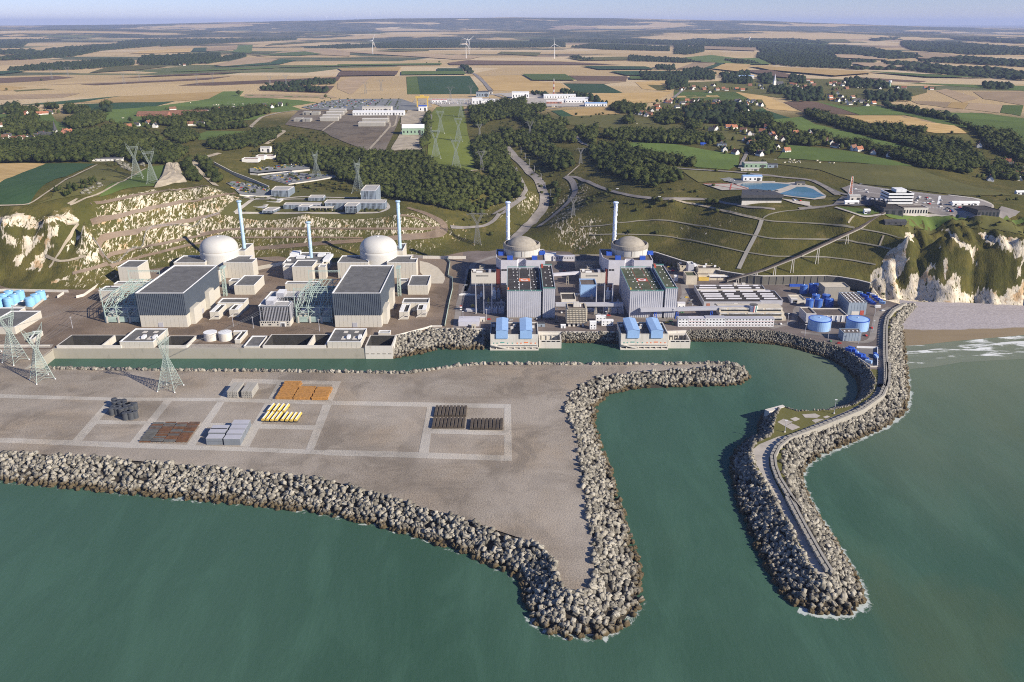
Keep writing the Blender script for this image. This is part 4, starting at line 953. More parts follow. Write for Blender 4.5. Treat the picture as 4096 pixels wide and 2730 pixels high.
# pumping station on the quay with its basins
yq = qw[1].y
def basin(label,xa,xb,ybk,win,zr,front=None,dividers=()):
 x0_,x1_ = G(win,xa,765,zr).x,G(win,xb,765,zr).x; y0_ = yq+(-.6 if front else .9); c = ((x0_+x1_)/2,y0_)
 root = empty('intake_basin',(c[0],c[1],0),0,label,'basin'); w_ = 1.3; P = [(x0_-c[0],0),(x1_-c[0],0),(x1_-c[0],ybk-y0_),(x0_-c[0],ybk-y0_)]; I = inset(P,w_); n = 4
 MB().add([(p_[0],p_[1],-2)for p_ in P]+[(p_[0],p_[1],zr)for p_ in P]+[(p_[0],p_[1],zr)for p_ in I],[(i,(i+1)%4,4+(i+1)%4,4+i)for i in range(4)]+[(4+i,4+(i+1)%4,8+(i+1)%4,8+i)for i in range(4)]).build('wall',M['concw'],root)
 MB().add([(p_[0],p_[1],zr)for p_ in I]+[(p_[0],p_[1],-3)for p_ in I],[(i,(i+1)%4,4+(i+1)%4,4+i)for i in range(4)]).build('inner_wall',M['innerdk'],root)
 for d_ in dividers:
  xx = G(win,d_,765,zr).x-c[0]; MB().box(xx-.7,xx+.7,w_,ybk-y0_-w_,-3,zr+.02).build('divider',M['concw'],root)
 if front:
  for i in range(5): xx = P[0][0]+(P[1][0]-P[0][0])*(.08+.205*i); MB().box(xx-1.4,xx+1.4,-.25,.1,5,5.8).build('slot',M['conc'],root)
 return root
def pump_house(rr,label):
 h_ = bld('pump_house',label,'pump house',[rr]); P = loc_(rr[0],cen(rr[0])); z = rr[1]-ZP-1.1; W,D = P[1][0]-P[0][0],P[2][1]-P[1][1]
 for fx,fy in((.36,.22),(.70,.22)): MB().box(P[0][0]+W*fx,P[0][0]+W*fx+W*.13,P[0][1]+D*fy,P[0][1]+D*(fy+.22),z,z+.35).build('hatch',M['concw'],h_); MB().box(P[0][0]+W*(fx+.17),P[0][0]+W*(fx+.26),P[0][1]+D*(fy+.03),P[0][1]+D*(fy+.2),z,z+2.6).build('roof_housing',M['white'],h_)
 for fx in(.33,.66): MB().box(P[0][0]+W*fx,P[0][0]+W*fx+W*.12,P[0][1]+D*.72,P[0][1]+D*.86,z,z+.3).build('hatch',M['concw'],h_)
 return h_
BAS = []
for(win,xa,xb,yk_,dv,lab,fr_)in(('m',555,1235,628,(1030,),'long open intake basin with dark walls beside the left pump house',0),('m',1634,1925,636,(),'small open basin with dark walls right of the left pump house',0),('n',635,1300,622,(1108,),'long open intake basin with dark walls beside the right pump house',0),('n',1716,2005,630,(),'deep pale basin at the right end of the quay',1)):
 zr = 13.0; ybk = G(win,(xa+xb)/2,yk_,zr).y; BAS.append((G(win,xa,765,zr).x,G(win,xb,765,zr).x,ybk)); basin(lab,xa,xb,ybk,win,zr,fr_,dv)
r1 = rect_b('n',1330,1680,698,767,560); r1 = ([(p_[0],max(p_[1],yq+.9))for p_ in r1[0]],r1[1])
UNIT.append((pump_house(r1,'cream pump house with flat roof hatches near the right end of the quay'),'cream pump house with flat roof hatches at the middle of the quay'))
r1 = rect_b('n',457,618,745,769,637); r1 = ([(p_[0],max(p_[1],yq+.9))for p_ in r1[0]],r1[1]); bld('valve_house','low cream block with sunken grey roof beside the right long basin','building',[r1])
# things that stand once
r1 = rect_b('i',960,1170,750,900,680); bld('waste_tower','tall cream tower block between the two blue halls','building',[r1])
r1 = rect_b('i',865,957,755,880,728); bld('wing_block','low cream wing left of the central tower block','building',[r1]); ybk = r1[0][2][1]
r2 = rect_b('i',1235,1310,752,880,728); bld('wing_block','low cream wing right of the central tower block','building',[r2])
zx = zat('i',863,716,ybk+.3); xa,xb = G('i',863,716,zx).x,G('i',1275,716,zx).x; yk3 = G('i',960,600,zx).y
ax = bld('auxiliary_building','wide cream block with rooftop plant behind the central tower block','building',[([(xa,ybk+.3),(xb,ybk+.3),(xb,yk3),(xa,yk3)],zx)])
for q_ in((940,1030,650,615,4),(1005,1090,668,645,2),(1230,1300,648,628,2.5),(1285,1350,700,640,3),(1115,1150,662,645,2),(910,945,695,685,1.5)):
 p0,p1,p2 = rel(ax,G('i',q_[0],q_[2],zx-1)),rel(ax,G('i',q_[1],q_[2],zx-1)),rel(ax,G('i',q_[0],q_[3],zx-1)); MB().box(p0[0],p1[0],p0[1],max(p0[1]+2.5,p2[1]),p0[2]-.1,p0[2]+q_[4]).build('roof_unit',M['white'],ax)
stack('i',1163,655,1143,280,(ybk+yk3)/2+4,zx-1.1,'shorter pale blue stack on the wide block between the domes','stack',group='pale blue stacks of the new plant')
# left unit's copies
for o,lab in UNIT:
 dup(o,loc=(o.location.x+LS,o.location.y,o.location.z),label=lab)
r1 = rect_b('m',1030,1205,165,282,116); bld('auxiliary_block','small cream block with sunken roof left of the left steel gantry','building',[r1])
r1 = rect_b('h',1228,1437,755,945,683); bld('waste_tower','tall cream tower block behind the left blue hall','building',[r1])
# office block with fins
y0 = G('n',775,541,ZP).y; zt = zat('n',765,326,y0); zl = zat('n',765,484,y0); gX = lambda x,y: G('n',x,y,zt).x; gY = lambda y: G('n',700,y,zt).y
x0,x1 = gX(605,326),gX(925,326); xm,x2 = gX(800,280),gX(1085,180)
fp = [(x0,y0),(x1,y0),(x1,gY(272)),(xm,gY(272)),(xm,gY(226)),(x2,gY(226)),(x2,gY(174)),(x0,gY(174))]
c = cen(fp); off = empty('office_block',(c[0],c[1],ZP),0,'five storey office block with dark fins above a white base','office building'); P = loc_(fp,c); zt-=ZP; zl-=ZP
MB().prism(P,-.3,zl).build('base_wall',M['cream'],off); MB().prism(inset(P,.8),zl-.1,zt-1.5,cap=False).build('glazing',M['glass'],off)
shell(off,inset(P,.2),zt-1.8,zt,wall='bluecl',roof='rooflt',pitch=0,par=.8)
for f_ in(0,.34,.66):
 zz_ = zl+(zt-zl-1.8)*f_; MB().prism(inset(P,.35),zz_-.05,zz_+.9,bot=True).build('floor_band',M['bluecl'],off)
fins = MB()
for i in range(len(P)):
 a_,b_ = Vector(P[i]),Vector(P[(i+1)%len(P)]); L = (b_-a_).length; n = int(L/1.5)
 for j in range(n+1):
  p_ = a_+(b_-a_)*(j/n)
  if R.random()<.85: fins.box(p_.x-.22,p_.x+.22,p_.y-.22,p_.y+.22,zl,zt-1.2)
fins.build('fins',M['greycl'],off,kind='stuff')
for fx,fz in[(x_,z_)for z_ in(.2,.64)for x_ in((.06,.28,.33,.57,.9)if z_==.2 else(.03,.1,.17,.25,.32,.40,.47,.57,.9))]:
 xx = P[0][0]+(P[1][0]-P[0][0])*fx; MB().box(xx,xx+1.3,P[0][1]-.05,P[0][1]+.3,zl*fz,zl*fz+1.5).build('window',M['glass'],off)
xx = P[0][0]+(P[1][0]-P[0][0])*.68; MB().box(xx,xx+5,P[0][1]-.3,P[0][1]+.2,-.1,zl*.75).build('porch',M['white'],off); MB().box(xx+.8,xx+4.2,P[0][1]-.36,P[0][1]-.25,-.05,zl*.6).build('door',M['slate'],off)
for fx,fy in((.22,.10),(.34,.62)):
 xx,yy = P[0][0]+(x1-x0)*fx,P[0][1]+(P[-1][1]-P[0][1])*fy; b2 = MB().prism(grooved([(xx,yy),(xx+8,yy),(xx+8,yy+14),(xx,yy+14)],1.2,.15),zt-.9,zt+4).build('roof_plant',M['greycl'],off); MB().box(xx+.4,xx+7.6,yy+.4,yy+13.6,zt+4,zt+4.15).build('lid',M['white'],b2)
 # storage tanks and small structures by the quay
for xa_,nm in((95,'left of the twin open cream tanks on the quay'),(249,'right of the twin open cream tanks on the quay')):
 p = G('n',xa_,700,ZP); t = empty('water_tank',(p.x,p.y+6,ZP),0,nm,'tank','twin cream tanks'); h_ = zat('n',xa_,597,p.y+6)-ZP
 MB().lathe((0,0),[(6.3,-.2),(6.3,h_),(5.8,h_),(5.8,h_-1.4)],36).build('shell',M['concw'],t); MB().cyl((0,0),5.82,5.82,h_-1.5,h_-1.3,36).build('roof',M['roof'],t); MB().lathe((0,0),[(6.3,h_-.35),(6.45,h_-.35),(6.45,h_+.05),(5.75,h_+.05)],36).build('rim',M['white'],t)
q_ = line([('n',(328,665),(372,665),(372,700),(400,720),(460,625),(345,622))],ZP)
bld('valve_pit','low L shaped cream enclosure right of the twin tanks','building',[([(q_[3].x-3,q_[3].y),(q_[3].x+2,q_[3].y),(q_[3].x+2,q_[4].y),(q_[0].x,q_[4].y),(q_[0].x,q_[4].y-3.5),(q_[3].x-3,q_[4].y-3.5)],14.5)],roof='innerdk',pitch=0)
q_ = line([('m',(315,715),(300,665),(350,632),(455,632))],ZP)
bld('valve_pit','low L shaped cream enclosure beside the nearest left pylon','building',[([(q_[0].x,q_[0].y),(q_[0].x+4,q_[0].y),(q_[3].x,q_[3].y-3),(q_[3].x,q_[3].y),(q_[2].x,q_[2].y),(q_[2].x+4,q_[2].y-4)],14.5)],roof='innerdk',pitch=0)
r1 = rect_b('n',1865,1985,605,640,580); bld('pump_kiosk','small grey box behind the deep basin','building',[r1],pitch=0)
# light blue tank farm at the left edge of the plant
for i,(xa_,yt_,w_)in enumerate(((80,210,90),(192,210,90),(22,245,90),(135,248,92),(75,285,94),(-32,285,94),(412,213,90),(357,246,92),(298,283,94))):
 yb_ = yt_+(52); p = G('m',xa_,yb_,ZP+1); r_ = (G('m',xa_+w_/2,yb_,ZP+1).x-G('m',xa_-w_/2,yb_,ZP+1).x)/2
 row = ['back','back','middle','middle','front','front','back','middle','front'][i]; side = 'right' if i>5 else 'left'
 t = empty('storage_tank',(p.x,p.y+r_,ZP),0,f'light blue cylindrical tank in the {row} row of the {side} cluster'+(' toward the '+('left' if xa_ in(80,22,-32)else 'right')if i<6 else ''),'tank','light blue tanks at the left edge')
 MB().lathe((0,0),[(r_,-.2),(r_,9.6),(r_*.97,9.9),(.5,10.6)],32).build('shell',M['cyan'],t,smooth=False)
 for z_ in(3.2,6.4,9.5): MB().lathe((0,0),[(r_-.1,z_-.15),(r_+.14,z_-.15),(r_+.14,z_+.15),(r_-.1,z_+.15)],32).build('hoop',M['sky_blue'],t)
 for d_ in range(1): MB().box(r_*.2,r_*.5,-.3,.3,10.2,11).build('hatch',M['white'],t)
def yard_wall(pts,label,h=2.2,mat='concw',th=.5):
 o_ = wall_line('perimeter_wall',pts,ZP-.2,ZP+h,th,M[mat]); return tag(o_,label,'wall')
yard_wall(line([('m',(505,228),(340,362),(105,338))]),'low cream wall round the right cluster of blue tanks',2.5,'cream')
r1 = rect_b('m',115,250,335,350,217); bld('tank_bund','flat grey roofed low building between the blue tank clusters','building',[r1],pitch=0)
r1 = rect_b('m',-180,150,545,622,376); bld('warehouse','long cream warehouse with dark roof at the left edge','building',[r1])
r1 = rect_b('m',-260,40,470,520,340); bld('warehouse','lower cream warehouse behind the long one at the left edge','building',[r1])
yard_wall(line([('m',(-60,178),(70,172),(715,185))]),'long grey wall behind the light blue tanks',3)
yard_wall(line([('m',(605,245),(672,200))]),'short grey wall right of the light blue tanks',3)
yard_wall(line([('m',(800,245),(880,225),(1065,95))]),'angled grey wall behind the left gantry',3)
yard_wall(line([('j',(-100,655),(140,655),(240,668),(480,672),(690,672))]),'long grey wall at the foot of the chalk terraces',4)
yard_wall(line([('j',(485,672),(522,715),(500,855),(550,880),(548,990)),('o',(515,290),(468,540))]),'pale fence line dividing new ground from the older plant',2.5,'steel',.3)
yard_wall(line([('n',(2045,650),(2353,570)),('o',(330,548),(440,548))]),'pale grey parapet along the top of the riprap',2.0)
yard_wall(line([('o',(340,572),(885,578))]),'white quay parapet right of the riprap',1.5,'concw',1.2)
yard_wall(line([('m',(-300,748),(520,748))]),'low concrete wall between yard and plant at left',1.2)
ap = line([('j',(205,690),(300,712),(395,760),(462,835),(472,880),(450,928),(325,928),(210,810))]); sheet_xy('concrete_apron',[(p.x,p.y)for p in ap],M['apron'],off=.06,step=20,zf=ZP)
ap = line([('i',(590,750),(865,700),(865,735),(600,790))]); sheet_xy('concrete_apron',[(p.x,p.y)for p in ap],M['apron'],off=.06,step=20,zf=ZP)
ap = line([('m',(-600,728),(560,728),(535,765),(-600,765))]); sheet_xy('quay_road',[(p.x,p.y)for p in ap],M['track'],off=.07,step=30,zf=ZP)
ap = line([('m',(1980,722),(2353,728)),('n',(460,725),(455,765)),('m',(2353,765),(1950,765))]); sheet_xy('quay_road',[(p.x,p.y)for p in ap],M['track'],off=.08,step=30,zf=ZP)
# ---- the two older units
PU = []
def old_hall(label,roofmat,win,xl,xm,xn,xr,yt,yt2,yb,kw,yk,yk2):
 y0 = G(win,xl,yb,ZP).y; z1 = zat(win,xl,yt,y0); z2 = zat(win,xr,yt2,y0)
 g1 = lambda x: G(win,x,yt,z1).x; g2 = lambda x: G(win,x,yt2,z2).x
 X = [g1(xl),g1(xm),g2(xn),g2(xr)]; yb1 = G(kw[0],kw[1],yk,z1).y; yb2 = G(kw[0],kw[1],yk2,z2).y
 c = ((X[0]+X[3])/2,(y0+yb1)/2); root = empty('turbine_hall',(c[0],c[1],ZP),0,label,'turbine hall','older grey turbine halls'); l_ = lambda q_: loc_(q_,c)
 A = l_([(X[0],y0),(X[1],y0),(X[1],yb1),(X[0],yb1)]); B = l_([(X[2],y0-.5),(X[3],y0-.5),(X[3],yb2),(X[2],yb2)])
 MB().prism(ribbed(A,2.1,.25),1.2,z1-ZP-.3,cap=False).build('cladding',M['greycl'],root); MB().prism(inset(A,.3),-.3,1.4).build('plinth',M['conc'],root)
 MB().prism(ribbed(B,2.1,.25),1.2,z2-ZP-.3,cap=False).build('side_bay_cladding',M['greycl'],root); MB().prism(inset(B,.3),-.3,1.4).build('plinth',M['conc'],root)
 G_ = l_([(X[1]-.2,y0+3),(X[2]+.2,y0+3),(X[2]+.2,yb1),(X[1]-.2,yb1)]); MB().prism(G_,0,z1-ZP-1).build('recess',M['slate'],root)
 for P_,z_ in((A,z1-ZP),(B,z2-ZP)):
  o_,i_ = inset(P_,-.15),inset(P_,.5); MB().add([(p_[0],p_[1],h)for h,q_ in((z_-.5,o_),(z_,o_),(z_,i_),(z_-.9,i_))for p_ in q_],[(k_*4+i,k_*4+(i+1)%4,(k_+1)*4+(i+1)%4,(k_+1)*4+i)for k_ in range(3)for i in range(4)]).build('parapet',M['greycl'],root)
  MB().add([(p_[0],p_[1],z_-.85)for p_ in i_],[(0,1,2,3)]).build('roof',M[roofmat],root)
  m = MB(); n = 26
  for a_,b_ in((P_[0],P_[3]),(P_[3],P_[2]),(P_[0],P_[1])):
   a_,b_ = Vector((*a_,z_)),Vector((*b_,z_)); m.bar(a_+Vector((0,0,1.1)),b_+Vector((0,0,1.1)),.22); m.bar(a_+Vector((0,0,.6)),b_+Vector((0,0,.6)),.18)
   for i in range(n+1): q_ = a_+(b_-a_)*i/n; m.bar(q_,q_+Vector((0,0,1.1)),.2)
  m.build('railing',M['rail'],root,kind='stuff')
 W,D,z_ = A[1][0]-A[0][0],A[2][1]-A[0][1],z1-ZP-.85
 # painted lines and round emblem on the roof
 m = MB(); mk = M['wline']if roofmat=='roofblk' else M['red']
 for f_ in(.37,.70): x = A[0][0]+W*f_; m.quad((x-.15,A[0][1]+1,z_+.03),(x+.15,A[0][1]+1,z_+.03),(x+.15,A[2][1]-1,z_+.03),(x-.15,A[2][1]-1,z_+.03))
 m.build('roof_line',mk,root); y = A[0][1]+D*.48; MB().quad((A[0][0]+.6,y-.15,z_+.034),(A[1][0]-.6,y-.15,z_+.034),(A[1][0]-.6,y+.15,z_+.034),(A[0][0]+.6,y+.15,z_+.034)).build('roof_line',M['wline'],root)
 ex,ey = A[0][0]+W*.53,y; m = MB(); rr_ = 4.6
 m.quad((ex-6,ey-5.4,z_+.06),(ex+6,ey-5.4,z_+.06),(ex+6,ey+5.4,z_+.06),(ex-6,ey+5.4,z_+.06)); eb = m.build('emblem_ground',M['orange']if roofmat=='roofblk' else M['red'],root)
 m = MB(); a0,a1 = (0,2*pi)if roofmat!='roofblk' else(.5,2*pi-.2); n = 24
 for i in range(n):
  t,u = a0+(a1-a0)*i/n,a0+(a1-a0)*(i+1)/n; m.quad(*[(ex+r_*cos(q_)*1.0,ey+r_*sin(q_),z_+.10)for r_,q_ in((2.6,t),(4.4,t),(4.4,u),(2.6,u))])
 m.build('emblem_ring',M['white'],eb)
 sk_ = MB().box(-.6,.6,-.7,.7,-.1,.5).mesh('skylight',M['white'])
 for u_,v_ in((.18,.95),(.29,.95),(.40,.96),(.64,.95),(.76,.95),(.19,.81),(.31,.81),(.77,.81),(.88,.81),(.20,.67),(.31,.68),(.67,.68),(.78,.67),(.32,.54),(.91,.54),(.22,.40),(.34,.40),(.80,.40),(.90,.40),(.35,.29),(.46,.29),(.81,.28),(.23,.17),(.35,.17),(.71,.17),(.84,.17),(.25,.05),(.48,.05),(.72,.05),(.84,.05)):
  link('skylight',sk_,root,(A[0][0]+W*u_,A[0][1]+D*v_,z_))
 W2,D2 = B[1][0]-B[0][0],B[2][1]-B[0][1]
 for u_,v_ in((.75,.95),(.70,.83),(.35,.70),(.75,.70),(.74,.55),(.35,.45),(.78,.42),(.79,.29),(.3,.16),(.8,.15)): link('skylight',sk_,root,(B[0][0]+W2*u_,B[0][1]+D2*v_,z2-ZP-.85))
 MB().box(A[0][0]+W*.02,A[0][0]+W*.06,A[0][1]+D*.08,A[0][1]+D*.12,z_,z_+1.6).build('vent_box',M['yellow']if roofmat!='roofblk' else M['orange'],root)
 MB().box(B[0][0]+.8,B[0][0]+3,A[0][1]+D*.9,A[0][1]+D*.98,z2-ZP-.9,z2-ZP+2).build('vent_box',M['red'],root)
 return root
hA = old_hall('left grey ribbed hall with black roof dotted with white skylights','roofblk','o',1118,1478,1495,1625,170,143,457,('j',1280),760,735)
hB = old_hall('right grey ribbed hall with mossy green roof and red ring mark','roofgrn','p',318,668,687,815,170,142,456,('k',350),760,735)
# reactor buildings
def old_dome(win,xc,xl,xr,which):
 yw = 975.0; a_,b_ = ray(*src(win,xl,530)),ray(*src(win,xr,530)); Rr = (b_[0]/b_[1]-a_[0]/a_[1])*yw/2; x = (b_[0]/b_[1]+a_[0]/a_[1])*yw/2
 zr = zat(win,xc,555,yw-Rr); zp = zat(win,xc,437,yw); z40 = zat(win,xc,686,yw-Rr-16)
 root = empty('reactor_dome',(x,yw,ZP),0,f'weathered concrete reactor cylinder with sunken brown cap behind the {which} ribbed hall','reactor dome','older reactor buildings')
 h = zr-ZP; MB().lathe((0,0),[(Rr,-.3)]+[(Rr,q_)for q_ in np.linspace(10,h-4.5,5)]+[(Rr+.4,h-4.2)],56).build('cylinder',M['dome2'],root,smooth=False)
 MB().lathe((0,0),[(Rr+.4,h-4.3),(Rr+.55,h-2.5),(Rr+.2,h+.2),(Rr-1.0,h+.9),(Rr-2.0,h+.2),(Rr-2.0,h-3.6)],56).build('ring_beam',M['domecap'],root)
 H_ = zp-zr+3.5; Rc = Rr-3.2; cap = [(max(.3,Rc*cos(t)),h-3.5+H_*sin(t)**1.15)for t in np.linspace(0,pi/2,12)]; MB().lathe((0,0),cap,56).build('cap',M['domecap'],root,smooth=True)
 MB().lathe((0,0),[(Rr-2.1,h-3.6),(Rc-.2,h-3.4)],56).build('gutter',M['dark'],root)
 MB().box(-.5,.5,-Rr-.4,-Rr+.4,z40-ZP,h-3).build('expansion_joint',M['domecap'],root)
 m = MB()
 for i in range(12): t = 2*pi*i/12+.13; m.bar((cos(t)*(Rr+.1),sin(t)*(Rr+.1),z40-ZP),(cos(t)*(Rr+.1),sin(t)*(Rr+.1),h-4),.18)
 m.build('rib_lines',M['domecap'],root,kind='stuff')
 # stepped lilac skirt building
 zl = z40; s_ = Rr*.0
 fx = lambda q_: ray(*src(win,q_,686))[0]/ray(*src(win,q_,686))[1]*(yw-Rr-15)
 k0 = xc-1273; F_ = [(fx(1055+k0),yw-Rr-15),(fx(1222+k0),yw-Rr-15),(fx(1240+k0),yw-Rr-9),(fx(1305+k0),yw-Rr-9),(fx(1320+k0),yw-Rr-15),(fx(1518+k0),yw-Rr-15),(fx(1518+k0)+.5,yw+14),(fx(1012+k0)-1,yw+14),(fx(1012+k0)-1,yw-Rr-2)]
 b = bld('fuel_building',f'pale lilac skirt building round the foot of the {which} weathered dome','building',[(F_,zl,dict(wall='lilac',roof='roofbrn',coping='lilac',pitch=0))])
 c_ = cen(F_)
 for q_,(u_,v_,w_)in enumerate(((1060,622,7),(1150,668,6.5),(1407,668,6.5),(1487,617,7))):
  p = G(win,u_+k0,v_,zl); MB().box(p.x-c_[0]-w_/2,p.x-c_[0]+w_/2,p.y-c_[1]-2,p.y-c_[1]+3,zl-ZP-1.2,zl-ZP+3.0).build('air_unit',M['blue'],b)
 for u_ in(1060,1090): p = fx(u_+k0)-c_[0]; MB().box(p,p+3,F_[0][1]-c_[1]-.1,F_[0][1]-c_[1]+.4,zl-ZP-13,zl-ZP-11).build('louvre',M['dark'],b)
 return root,x,yw
dA = old_dome('j',1273,1083,1463,'left'); dB = old_dome('k',310,120,500,'right')
dd_ = ray(*src('j',1128,458))
def old_stack(win,xb,yb_,xt,yt,label):
 yw = 1003.0; r_ = stack(win,xb,yb_,xt,yt,yw,ZP,label,'stack2',2.3,'older blue and white stacks'); H = zat(win,xt,yt,yw)-ZP; m = MB(); n = 46
 for i in range(n):
  t = i/n; a_ = t*2*pi*5.5; z = H*(.4+.57*t); m.bar((cos(a_)*2.35,sin(a_)*2.35,z),(cos(a_+.6)*2.35,sin(a_+.6)*2.35,z+H*.57/n*1.0),1.0)
 m.build('painted_spiral',M['white'],r_); m = MB()
 for s_ in(-1,1): m.bar((s_*.35,-2.55,30),(s_*.35,-2.55,H-2),.18)
 for i in range(60): m.bar((-.35,-2.55,30+(H-32)*i/60),(.35,-2.55,30+(H-32)*i/60),.12)
 m.build('ladder',M['greycl'],r_,kind='stuff'); return r_
old_stack('j',1128,458,1123,70,'blue and white banded stack behind the left weathered dome'); old_stack('k',148,465,162,72,'blue and white banded stack behind the right weathered dome')
# buildings left of each older hall
def flank(win,k0,which):
 f_ = lambda x: x+k0
 ww_ = 'j' if which=='left' else 'j'
 r_ = rect_b(win,f_(745),f_(1003),815,950,775); b = bld('electrical_building',f'stained white block with rooftop plant left of the {which} ribbed hall','building',[r_],wall='concw',roof='roofbrn',coping='concw',pitch=0); c_ = cen(r_[0]); z = r_[1]-ZP
 X0,X1,Y0,Y1 = r_[0][0][0]-c_[0],r_[0][1][0]-c_[0],r_[0][0][1]-c_[1],r_[0][2][1]-c_[1]
 for i in range(13): x = X0+(X1-X0)*(.2+.5*i/13); MB().box(x,x+.75,Y0-.06,Y0+.3,z-4.6,z-3.2).build('window',M['glass'],b)
 for i in range(10): x = X0+(X1-X0)*(.28+.6*i/10); MB().box(x,x+1.0,Y0-.06,Y0+.3,1.2,2.6).build('window',M['glass'],b)
 MB().box(X0+(X1-X0)*.2,X0+(X1-X0)*.45,Y0+4,Y0+6,z-1.1,z+.7).build('duct',M['white'],b); MB().box(X0+2,X0+5,Y0+8,Y0+11,z-1.1,z+1.5).build('roof_unit',M['white'],b); MB().box(X0+(X1-X0)*.7,X0+(X1-X0)*.8,Y0+3,Y1-3,z-1.1,z+1.2).build('roof_unit',M['greycl'],b)
 p = r_[0][1][0]; yA = r_[0][0][1]
 bld('stair_tower',f'tall narrow dark red tower between the {which} hall and its stained block','tower',[([(p+.5,yA+4),(p+8.2,yA+4),(p+8.2,yA+24),(p+.5,yA+24)],r_[1]+3)],wall='darkred',roof='roofgrn',coping='darkred',pitch=0)
 bld('auxiliary_building',f'grey flat roofed block behind the stained block of the {which} unit','building',[([(r_[0][0][0]+10,r_[0][2][1]+.5),(r_[0][1][0]+2,r_[0][2][1]+.5),(r_[0][1][0]+2,r_[0][2][1]+26),(r_[0][0][0]+10,r_[0][2][1]+26)],24),([(r_[0][0][0]+9,r_[0][2][1]+.6),(r_[0][0][0]+15,r_[0][2][1]+.6),(r_[0][0][0]+15,r_[0][2][1]+8),(r_[0][0][0]+9.2,r_[0][2][1]+8)],28)],wall='conc',roof='roofbrn',coping='conc',pitch=0)
 # transformer yard
 yard0 = G('o',790,405,ZP)
 for i,q_ in enumerate((795,878,962)):
  p1 = G('o',q_,408,ZP); o_ = empty('lightning_mast',(p1.x+(0 if which=='left' else HSH),p1.y,ZP),0,f'slender grey pole, {["first","second","third"][i]} from the left in the {which} transformer yard','pole','slender poles of the transformer yards')
  h = zat('o',q_,92,p1.y)-ZP; MB().cyl((0,0),.7,.45,-.2,h,8).build('shaft',M['greycl'],o_); MB().box(-.9,.9,-.9,.9,-.2,.8).build('footing',M['conc'],o_)
 for i,(u_,v_)in enumerate(((940,405),(1010,405),(1080,405))):
  p1 = G('o',u_-20,v_,ZP); t = empty('transformer',(p1.x+(0 if which=='left' else HSH),p1.y+2,ZP),0,f'grey transformer with pipes, {["leftmost","middle","rightmost"][i]} beside the {which} hall','transformer','grey transformers of the older units')
  MB().box(-3,3,-2.5,2.5,-.1,5).build('tank',M['greycl'],t); MB().box(-3.6,-3.1,-2.2,2.2,.6,4.6).build('radiator',M['greycl'],t)
  for j in range(3): MB().cyl((-1.8+1.8*j,0),.35,.18,4.9,8.2,8).build('bushing',M['white'],t)
  MB().cyl((2,1.6),.8,.8,4.9,6.4,10).build('conservator',M['white'],t)
  m = MB();
  for sx_ in(-3.2,3.2):
   for z0_,z1_ in((0,11),): m.bar((sx_,3.2,z0_),(sx_,3.2,z1_),.45)
  m.bar((-3.2,3.2,11),(3.2,3.2,11),.5); m.bar((-3.2,3.2,5),(3.2,3.2,11),.25); m.bar((3.2,3.2,5),(-3.2,3.2,11),.25); m.build('frame',M['greycl'],t,kind='stuff')
 for i,(u_,v_,w_,d_,h_,mt)in enumerate(((745,380,14,4,3,'greycl'),(820,250,3,3,5,'greycl'),(850,230,2.5,2.5,6,'white'),(985,250,4,5,13,'white'),(1030,240,4,6,11,'greycl'),(925,300,2,2,7,'yellow'),(1060,330,3,3,8,'greycl'),(890,390,10,2.5,2,'conc'),(700,215,18,1.2,2.2,'white'),(760,330,4,3,2.5,'yellow'),(1035,195,6,5,11,'brickred'))):
  p1 = G('o',u_,v_,ZP); x_ = p1.x+(0 if which=='left' else HSH); t = empty('plant_unit',(x_,p1.y,ZP),0,f'{["low grey","small grey","short white","tall white","tall grey","yellow","grey","flat concrete","long white pipe like","yellow boxy","dark red"][i]} plant unit in the {which} transformer yard','plant unit')
  MB().box(-w_/2,w_/2,-d_/2,d_/2,-.1,h_*.7).build('base',M[mt],t)
  if w_<8: MB().cyl((0,0),min(w_,d_)*.3,min(w_,d_)*.26,h_*.68,h_,10).build('vessel',M[mt],t)
  else: MB().box(-w_*.4,w_*.2,-d_*.3,d_*.3,h_*.68,h_).build('duct',M[mt],t)
 return r_
HSH = hB.location.x-hA.location.x
flank('j',0,'left'); flank('j',1147,'right')
# between the halls
r_ = rect_b('o',1890,2058,104,235,40,); bld('water_plant','light blue block with sunken roof left of the right hall','building',[r_],wall='sky_blue',roof='roofbrn',coping='sky_blue',pitch=0)
def bridge(win,pts,z,w_,h_,label,mat='greycl',legs=(),legmat='conc'):
 P = [G(win,*p,z)for p in pts]; root = empty('pipe_bridge',P[0],0,label,'bridge'); m = MB()
 for a_,b_ in zip(P[:-1],P[1:]):
  d = (b_-a_).normalized(); nn = Vector((-d.y,d.x,0))*w_/2; a_,b_ = a_-P[0],b_-P[0]; u_ = Vector((0,0,h_))
  m.add([a_-nn,b_-nn,b_+nn,a_+nn,a_-nn+u_,b_-nn+u_,b_+nn+u_,a_+nn+u_],[(0,3,2,1),(4,5,6,7),(0,1,5,4),(1,2,6,5),(2,3,7,6),(3,0,4,7)])
 m.build('gallery',M[mat],root)
 L = (P[-1]-P[0]);
 for f_ in legs:
  q_ = L*f_; mm = MB(); mm.bar((q_.x-1.6,q_.y,ZP-z-.2),(q_.x-.4,q_.y,0.1),.8); mm.bar((q_.x+1.6,q_.y,ZP-z-.2),(q_.x+.4,q_.y,.1),.8); mm.bar((q_.x-1.2,q_.y,(ZP-z)*.6),(q_.x+1.2,q_.y,(ZP-z)*.6),.5); mm.build('trestle',M[legmat],root)
 return root,P
bridge('j',((1600,848),(1878,828)),22,4,3,'upper grey gallery bridging the two older units','lilac',(.55,))
bridge('o',((1627,325),(2330,325)),20,4.5,3.4,'lower grey gallery running between the two ribbed halls','greycl',(.25,.6,.8))
r_ = rect_b('o',1690,1840,255,300,188); bld('annex','small flat black roofed annex behind the beige tower','building',[r_],wall='concw',roof='roofblk',coping='concw',pitch=0)
